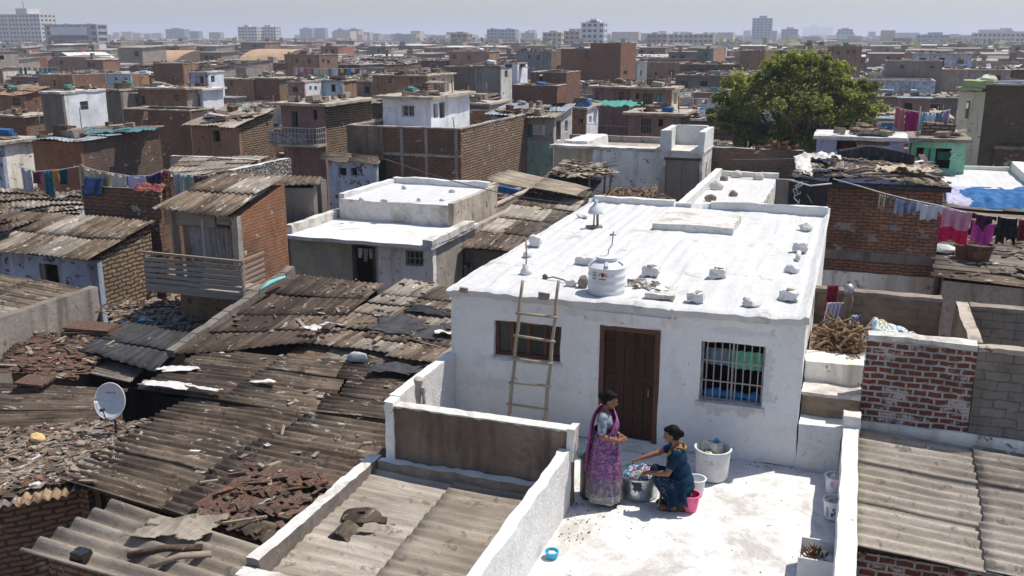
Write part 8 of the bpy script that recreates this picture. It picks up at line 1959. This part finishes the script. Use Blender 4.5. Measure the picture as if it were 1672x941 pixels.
CITY = {k: simple('city_'+k, c, .85, .2, var=.12, scale=.2, bump=0) for k, c in dict(cream=(.55,.47,.38), pale=(.58,.56,.54), grey=(.36,.36,.37), blue=(.30,.36,.44), brown=(.36,.27,.21), white=(.66,.67,.70), rose=(.46,.36,.32), dark=(.20,.20,.21), glass=(.075,.085,.10)).items()}
def city():
 tower('pale grey apartment block with roof room at the far left edge', -40, 64, 24, 520, 'pale', pent=((22,40,14),), side=.25, bay=3, fl=2.7)
 r = tower('grey office block with dark glass front at the far left', 72, 157, 40, 430, 'grey', side=.22, bay=5, fl=3.2)
 y = 430; a, b = PY(84, 44, y), PY(146, 80, y); mb = MB(); mb.box(a.x, y-1.2, GZ, b.x, y-.3, PY(100,58,y).z); mb.build('glass_front', CITY['glass'], r)
 mb = MB(); 
 for k in range(7): u = lerp(a.x, b.x, k/6); mb.box(u-.12, y-1.35, GZ, u+.12, y-1.21, PY(100,58,y).z)
 for k in range(4): z = lerp(GZ+2, PY(100,58,y).z, (k+1)/4); mb.box(a.x, y-1.33, z-.15, b.x, y-1.215, z+.15)
 mb.build('mullions', CITY['dark'], r)
 mb = MB(); mb.box(a.x, y-1.2, PY(100,58,y).z+.01, b.x, y-.2, PY(100,44,y).z); mb.build('upper_band', CITY['white'], r)
 p = PY(27, 0, 520); q = PY(27, 15, 520); mb = MB(); mb.beam((q.x,526,q.z), (q.x,526,q.z+5.5), .35, .35); tag(mb.build('mast', CITY['dark']), 'thin mast on the roof room of the pale apartment block at far left', 'mast')
 T = [('hazy tan tower block, first of the long row left of centre',163,181,57,1500,'rose'),('hazy tan tower block, second of the long row, slightly taller',184,194,53,1500,'cream'),('broad hazy tower block, third of the long row',197,214,52,1550,'rose'),('hazy tower block in the middle of the long row',217,229,54,1500,'cream'),('hazy tower block, fifth of the long row, low and wide',231,246,55,1600,'rose'),('hazy tower block closing the long row, just left of the twin blue blocks',248,263,54,1500,'pale'),
  ('blue grey block with stepped top, left of the twin pair',270,301,48,1100,'blue',((278,292,46),)),('paler blue grey block, right of the stepped one',303,324,51,1150,'blue'),('small tan block, alone right of the blue grey ones',341,359,53,1150,'rose'),
  ('large pale apartment block, left half of the bright pair left of centre',388,419,44,800,'pale',((396,404,41),)),('large pale apartment block, right half of the bright pair left of centre',421,450,44,810,'pale',((430,440,41),)),
  ('bluish tower block, leftmost of the group of four left of centre',489,509,47,1250,'blue',((494,502,45),)),('bluish tower block, second of the group of four',511,530,46,1260,'blue'),('bluish tower block, third of the group of four',546,564,49,1250,'blue',((550,556,46),)),('bluish tower block, last of the group of four',567,587,48,1260,'blue',((572,580,46),)),
  ('brown block with a pale top above the white penthouse',736,763,55,620,'brown',((745,755,52),)),('wide blue grey block above the grey upper room',795,841,48,850,'blue',((800,806,46),(826,832,46))),('hazy low grey block right of the wide blue grey one',845,873,54,1200,'blue',((856,864,51),)),
  ('cream apartment block with dark side, left of the tallest brick block',886,917,53,650,'cream',((896,908,50),)),('grey brown block just left of the white tower',921,947,51,620,'rose',((928,938,49),)),('tall white tower with blue windows and stepped roof, right of centre',949,986,37,560,'white',((956,978,34),(963,973,31))),
  ('low hazy tan block right of the white tower',1000,1020,58,1200,'rose'),('hazy low block behind the tallest brick block',1022,1052,57,1250,'blue'),('tan apartment block, left one of the pair right of the brick blocks',1056,1089,56,700,'brown',((1064,1072,53),)),('cream apartment block with stepped roof, right one of the pair',1092,1165,56,680,'cream',((1098,1106,53),(1120,1130,53),(1148,1156,53))),
  ('hazy blue block with a domed top, left of the tall dark tower',1176,1213,58,1700,'blue',((1190,1200,54),)),('tall dark blue grey tower above the tree',1229,1261,30,1150,'blue',((1240,1252,26),)),('dark square tower right of the tall one',1276,1303,48,1150,'blue',((1284,1296,45),)),
  ('faint huge tower almost lost in haze',1311,1360,45,4600,'grey',((1322,1335,41),)),('hazy twin block on the skyline behind the big tree',1104,1122,52,1900,'blue'),('hazy pale tower left of the tall dark tower',1214,1226,50,1900,'pale'),('hazy slim tower between the narrow tower and the tan block',1418,1430,52,1900,'blue'),('hazy pale tower on the skyline right of the wide blue grey block',862,874,49,1900,'pale'),('hazy tower group left of the brown block with pale top',640,668,57,1900,'rose',((646,654,54),)),('hazy low tower at the far right above the slab',1634,1652,46,1700,'blue'),('narrow blue grey tower right of the faint one',1368,1393,48,1250,'blue',((1374,1386,46),)),('faint low block right of the narrow tower',1405,1440,60,2000,'blue',((1418,1428,57),)),
  ('tan block among trees, far right',1457,1489,62,800,'brown'),('blue grey slab block, far right',1496,1552,57,900,'blue',((1516,1540,53),)),('hazy low block between the two long slabs, far right',1556,1588,60,1100,'rose'),('long pale apartment slab reaching the right edge',1590,1690,54,820,'pale',((1600,1612,51),(1640,1656,49)))]
 for t in T: tower(t[0], t[1], t[2], t[3], t[4]*(.9 if t[4] < 3000 else 1), t[5], pent=t[6] if len(t) > 6 else (), bay=2.8 if t[4] < 900 else 3.6, fl=2.5)
 rd = random.Random(61); mb = MB()
 for k in range(1100):
  D = rd.uniform(800, 2600); u = rd.uniform(-20, 1700); x = PY(u, 66, D).x; w = rd.uniform(8, 26); h = rd.uniform(3, 9) if rd.random() < .72 else rd.uniform(9, 17)
  if u < 480 and h > 9: h = 7
  mb.box(x, D, GZ, x+w, D+rd.uniform(8,16), GZ+h, rd.randrange(5), skip='bk')
 tag(mb.build('far_city', [CITY[k] for k in ('cream','pale','grey','rose','brown')], base=(-200,1500,GZ)), 'low hazy city along the horizon', 'city', kind='stuff')
 mb = MB()
 for k in range(5200):
  D = rd.uniform(450, 1900); u = rd.uniform(-20, 1700)
  if noise.noise(Vector((u*.006, D*.002, 3))) < -.02: continue
  x = PY(u, 66, D).x; q = Vector((x, D, GZ+rd.uniform(1.5, 8.2))); s = rd.uniform(1.0, 2.8)
  t = Vector((rd.gauss(0,1), rd.gauss(0,.5), rd.gauss(0,.6))).normalized(); b = t.orthogonal().normalized()
  mb.face([q-t*s, q-b*s*.6, q+t*s, q+b*s*.6], rd.choices((0,1),(3,2))[0], weld=False)
 tag(mb.build('far_woods', LEAF[:2], base=(-200,900,GZ)), 'dark far off tree belts between the houses and the skyline', 'woods', kind='stuff')
 sm = bpy.data.materials.new('smoke'); sm.use_nodes = True; t = sm.node_tree; t.nodes.remove(t.nodes['Principled BSDF']); pv = t.nodes.new('ShaderNodeVolumePrincipled'); pv.inputs['Density'].default_value = .05; pv.inputs['Color'].default_value = (1,1,1,1)
 t.links.new(pv.outputs[0], t.nodes['Material Output'].inputs['Volume'])
city()
def washing(name_line, line_lab, pts, items, sag=0.0):
 path = [Vector(p) for p in pts]; mb = MB(); mb.tube(path, .012, 5); tag(mb.build('washing_line', M['plastic_sheet']), line_lab, 'washing line')
 total = sum((path[i+1]-path[i]).length for i in range(len(path)-1))
 def at(t):
  d = t*total
  for i in range(len(path)-1):
   L = (path[i+1]-path[i]).length
   if d <= L or i == len(path)-2: return path[i].lerp(path[i+1], min(1, d/L))
   d -= L
 for i, (nm, lab, t0, t1, h, mat, cat) in enumerate(items):
  mb = MB(); seed = i*1.9+t0*7
  def fn(u, v):
   p = at(lerp(t0, t1, .5+(u-.5)*(1-.12*v*math.sin(u*PI)))); off = .07*math.sin(u*(9+i % 4)+seed)*(.25+v)
   return p+Vector((0, off-.02, -v*h*(1+.06*math.sin(u*6+seed))-.03*math.sin(u*PI)))
  mb.grid(fn, 16, 8); tag(mb.build(nm, mat, solid=.012), lab, cat)
def lines_of_washing():
 y = 24.0
 ck = lambda n, a, b=None, k='noise', s=7: cloth(n, a, b, s, k)
 ln = [PY(u, v, y) for u, v in ((28,272),(60,280),(100,277),(133,271),(160,279),(215,288),(245,287),(270,277),(300,285),(330,288),(352,283))]
 T = lambda u: (u-28)/(352-28)
 it = [('white_shirt','pale grey shirt hanging first at the left of the left washing line',35,52,.75,ck('pale_grey_shirt',(.50,.51,.55),(.32,.36,.42)),'clothes'),('maroon_cloth','maroon cloth on the left washing line beside the pale grey shirt',54,70,.40,ck('dull_maroon',(.16,.06,.09)),'clothes'),('teal_trousers','long teal garment on the left washing line',76,88,.80,ck('teal_garment',(.02,.12,.17),(.04,.2,.25)),'clothes'),('orange_cloth','small orange cloth on the left washing line',89,100,.40,ck('orange_cloth',(.42,.17,.05),(.5,.3,.1)),'clothes'),('dark_teal_cloth','dark teal cloth on the left washing line before its post',101,116,.48,ck('dark_teal',(.01,.08,.10)),'clothes'),
  ('yellow_print_cloth','long yellow printed cloth right of the post on the left washing line',136,160,1.15,ck('yellow_print',(.50,.38,.17),(.58,.5,.34),'spot',9),'clothes'),('khaki_cloth','khaki cloth next to the long yellow printed cloth',162,186,1.05,ck('khaki_cloth',(.42,.36,.23),(.34,.28,.17),'stripe',4),'clothes'),('cream_shirt','cream shirt in the middle of the left washing line',188,212,1.0,ck('cream_cloth',(.56,.53,.46),(.46,.42,.36)),'clothes'),('lilac_dress','lilac garment, brightest on the left washing line',214,242,1.05,ck('lilac_cloth',(.44,.38,.58),(.52,.47,.64)),'clothes'),
  ('navy_cloth','navy cloth right of the lilac garment',244,268,.55,ck('navy_cloth',(.02,.03,.07),(.06,.05,.1)),'clothes'),('flowered_cloth','red and yellow flowered cloth hanging long on the left washing line',269,284,1.0,multicloth('flowered',[(0,(.22,.03,.05)),(.45,(.5,.36,.12)),(.55,(.3,.05,.08)),(.65,(.5,.45,.3))],5),'clothes'),('grey_stripe_cloth','grey striped cloth near the right end of the left washing line',286,303,.85,ck('grey_stripe',(.42,.43,.45),(.24,.26,.3),'stripe',7),'clothes'),('sage_cloth','sage green cloth near the right end of the left washing line',304,318,.7,ck('sage_cloth',(.22,.30,.24),(.32,.38,.32)),'clothes'),('plum_cloth','plum cloth last but one on the left washing line',320,332,.55,ck('plum_cloth',(.15,.06,.11)),'clothes'),('yellow_rag','small yellow rag ending the left washing line',340,351,.4,ck('yellow_rag',(.55,.45,.14),(.3,.3,.33)),'clothes')]
 washing('', 'long washing line across the left, full of coloured clothes', ln, [(n, l, T(a), T(b), h, m, c) for n, l, a, b, h, m, c in it])
 p = PY(133, 271, y); mb = MB(); mb.beam((p.x, y, GZ), (p.x, y, p.z+.05), .09, .09); tag(mb.build('line_post', M['wood_old']), 'wooden post holding up the left washing line', 'post')
 for i, (u, v, w, h, m, lab) in enumerate(((148,311,.75,.55,'cl_navy','navy cloth spread over the wall under the left washing line'),(240,310,1.1,.22,'cl_mixed','red and yellow cloths heaped below the lilac garment'))):
  p = PY(u, v, y-.4); mb = MB(); mb.grid(lambda a, b: (p.x+(a-.5)*w, p.y+.25*b-.05*math.sin(a*9), p.z+h*(b-.3)+.06*nz((a*5,b*5,i),1)), 18, 8); tag(mb.build('spread_cloth', M[m], solid=.02), lab, 'cloth')
 wallbox('low_brown_wall', 'low dark brown wall under the left washing line', PY(133,300,y-.2).x, y-.2, GZ, PY(255,300,y-.2).x, y+.02, PY(190,306,y-.2).z, 'brick_brown', 'slab', .5, .03, 4)
 y2 = 44.0; ln = [PY(u, v, y2) for u, v in ((1462,174),(1480,180),(1508,184),(1530,184),(1552,179))]; T2 = lambda u: (u-1462)/90
 it = [('orange_pink_cloth','orange pink cloth first on the far washing line right of the tree',1463,1479,.8,ck('orange_pink',(.5,.2,.14),(.45,.12,.25),'stripe',3),'clothes'),('crimson_cloth','crimson cloth on the far washing line right of the tree',1481,1503,1.5,ck('far_crimson',(.36,.02,.10),(.28,.02,.14)),'clothes'),('sky_cloth','pale blue cloth on the far washing line right of the tree',1504,1513,1.0,ck('far_sky',(.3,.45,.58)),'clothes'),('white_cloth','white cloth on the far washing line right of the tree',1514,1528,1.3,ck('far_white',(.6,.63,.68),(.4,.5,.6)),'clothes'),('slate_cloth','slate blue cloth on the far washing line right of the tree',1529,1540,1.0,ck('far_slate',(.16,.24,.32)),'clothes'),('violet_cloth','violet cloth ending the far washing line right of the tree',1541,1551,1.1,ck('far_violet',(.25,.14,.28),(.35,.3,.45)),'clothes')]
 washing('', 'far washing line with bright cloths right of the big tree', ln, [(n, l, T2(a), T2(b), h, m, c) for n, l, a, b, h, m, c in it])
M['cl_navy'] = cloth('navy_spread_cloth', (.015,.035,.10), (.03,.06,.15)); M['cl_mixed'] = multicloth('red_yellow_cloths', [(0,(.22,.05,.06)),(.45,(.36,.28,.12)),(.52,(.26,.08,.10)),(.6,(.14,.05,.06))], 5)
lines_of_washing()

def roof_washing():
 rd = random.Random(23); sp = [s for s in SPOT[-FILL_COUNT[0]:] if 37 < s[2] < 105 and s[1]-s[0] > 4 and s[5] != 'sheet']; rd.shuffle(sp); items = []
 cols = [(.5,.48,.46),(.35,.06,.1),(.08,.2,.4),(.55,.4,.14),(.1,.3,.26),(.45,.2,.32),(.5,.52,.6),(.12,.1,.12)]
 ms = [cloth('washing_%d' % i, c) for i, c in enumerate(cols)]
 for s in sp[:11]:
  x0, x1, y0, y1, z = s[:5]; y = y0+rd.uniform(.9, 1.6); a, b = x0+.5, x1-.5; r = thing('roof_washing', '', 'washing', ((a+b)/2, y, z), 'small washing lines on the middle roofs')
  mb = MB(); mb.beam((a,y,z),(a,y,z+1.35),.06,.06); mb.build('pole', M['wood_old'], r); mb = MB(); mb.beam((b,y,z),(b,y,z+1.3),.06,.06); mb.build('pole', M['wood_old'], r)
  mb = MB(); mb.tube([(a,y,z+1.3),((a+b)/2,y,z+1.18),(b,y,z+1.26)], .012, 4); mb.build('line', M['plastic_sheet'], r)
  x = a+.2
  while x < b-.7:
   w = rd.uniform(.35,.8); h = rd.uniform(.4,1.0); p = rd.uniform(0,6); mb = MB()
   mb.grid(lambda u, v: (x+w*u*(1-.1*v), y+.05*math.sin(u*8+p)*(.3+v), z+1.22-.04*math.sin(u*PI)-h*v*(1+.08*math.sin(u*5+p))), 8, 4); mb.build('cloth', rd.choice(ms), r, solid=.01); x += w+rd.uniform(.05,.5)
  pc = proj((a, y, z+.7)); items.append((r, 'short roof washing line with hung clothes', side_phrase(pc[0], pc[1]), pc))
 give_labels(items)
roof_washing()
def roof_covers():
 rd = random.Random(19); sp = [s for s in SPOT[-FILL_COUNT[0]:] if 36 < s[2] < 120 and s[1]-s[0] > 3]; rd.shuffle(sp); items = []
 for k, s in enumerate(sp[:26]):
  x0, x1, y0, y1, z, roof, sl, sd = s; w = min(rd.uniform(1.2, 3.2), (x1-x0)*.7); d = min(rd.uniform(1.2, 3), (y1-y0)*.6)
  x, y = rd.uniform(x0+w/2, x1-w/2), rd.uniform(y0+d/2, y1-d/2); zz = z+(sl*(y-y0)/(y1-y0) if roof == 'sheet' else 0)+.05
  m, nm = rd.choice((('tarp_black','black'),('tarp_blue','blue'),('plastic_sheet','white'),('cl_tan','tan'),('tarp_grey','charcoal'),('cl_mixed','red and yellow'),('plastic_sheet','white')))
  o = rag('roof_cover', '', (x, y, zz), w, d, m, k*1.7, rd.uniform(-.4,.4), 'roof cover', .10, .1, None, (0, sl/(y1-y0) if roof == 'sheet' else 0), 14, 'covers weighted down on the middle roofs')
  pc = proj((x, y, zz)); items.append((o, nm+' crumpled cover on a roof', side_phrase(pc[0], pc[1]), pc))
 give_labels(items)
 for i, (a, b) in enumerate((((20,330),(480,262)),((600,250),(1010,338)),((1165,260),(1560,215)),((200,175),(470,165)),((860,190),(1190,205)))):
  y = (26, 24, 31, 60, 52)[i]; A_, B_ = PY(a[0], a[1], y), PY(b[0], b[1], y+6); mb = MB(); mb.tube([A_.lerp(B_, t/10)+Vector((0,0,-.35*math.sin(t/10*PI))) for t in range(11)], .012, 4)
  tag(mb.build('overhead_wire', M['plastic_black']), ('sagging wire from the left edge to the balcony house','sagging wire from the stepped white roof to the stair tower','sagging wire across the sagging dark roof','sagging wire near the plain white block','sagging wire behind the stair tower')[i], 'wire')
roof_covers()
tag(DEB.build('roof_debris', [M[k] for k in DEBM], base=(-8,12,0)), 'loose scrap, rubble and broken sheet strewn over the roofs', 'debris', kind='stuff')
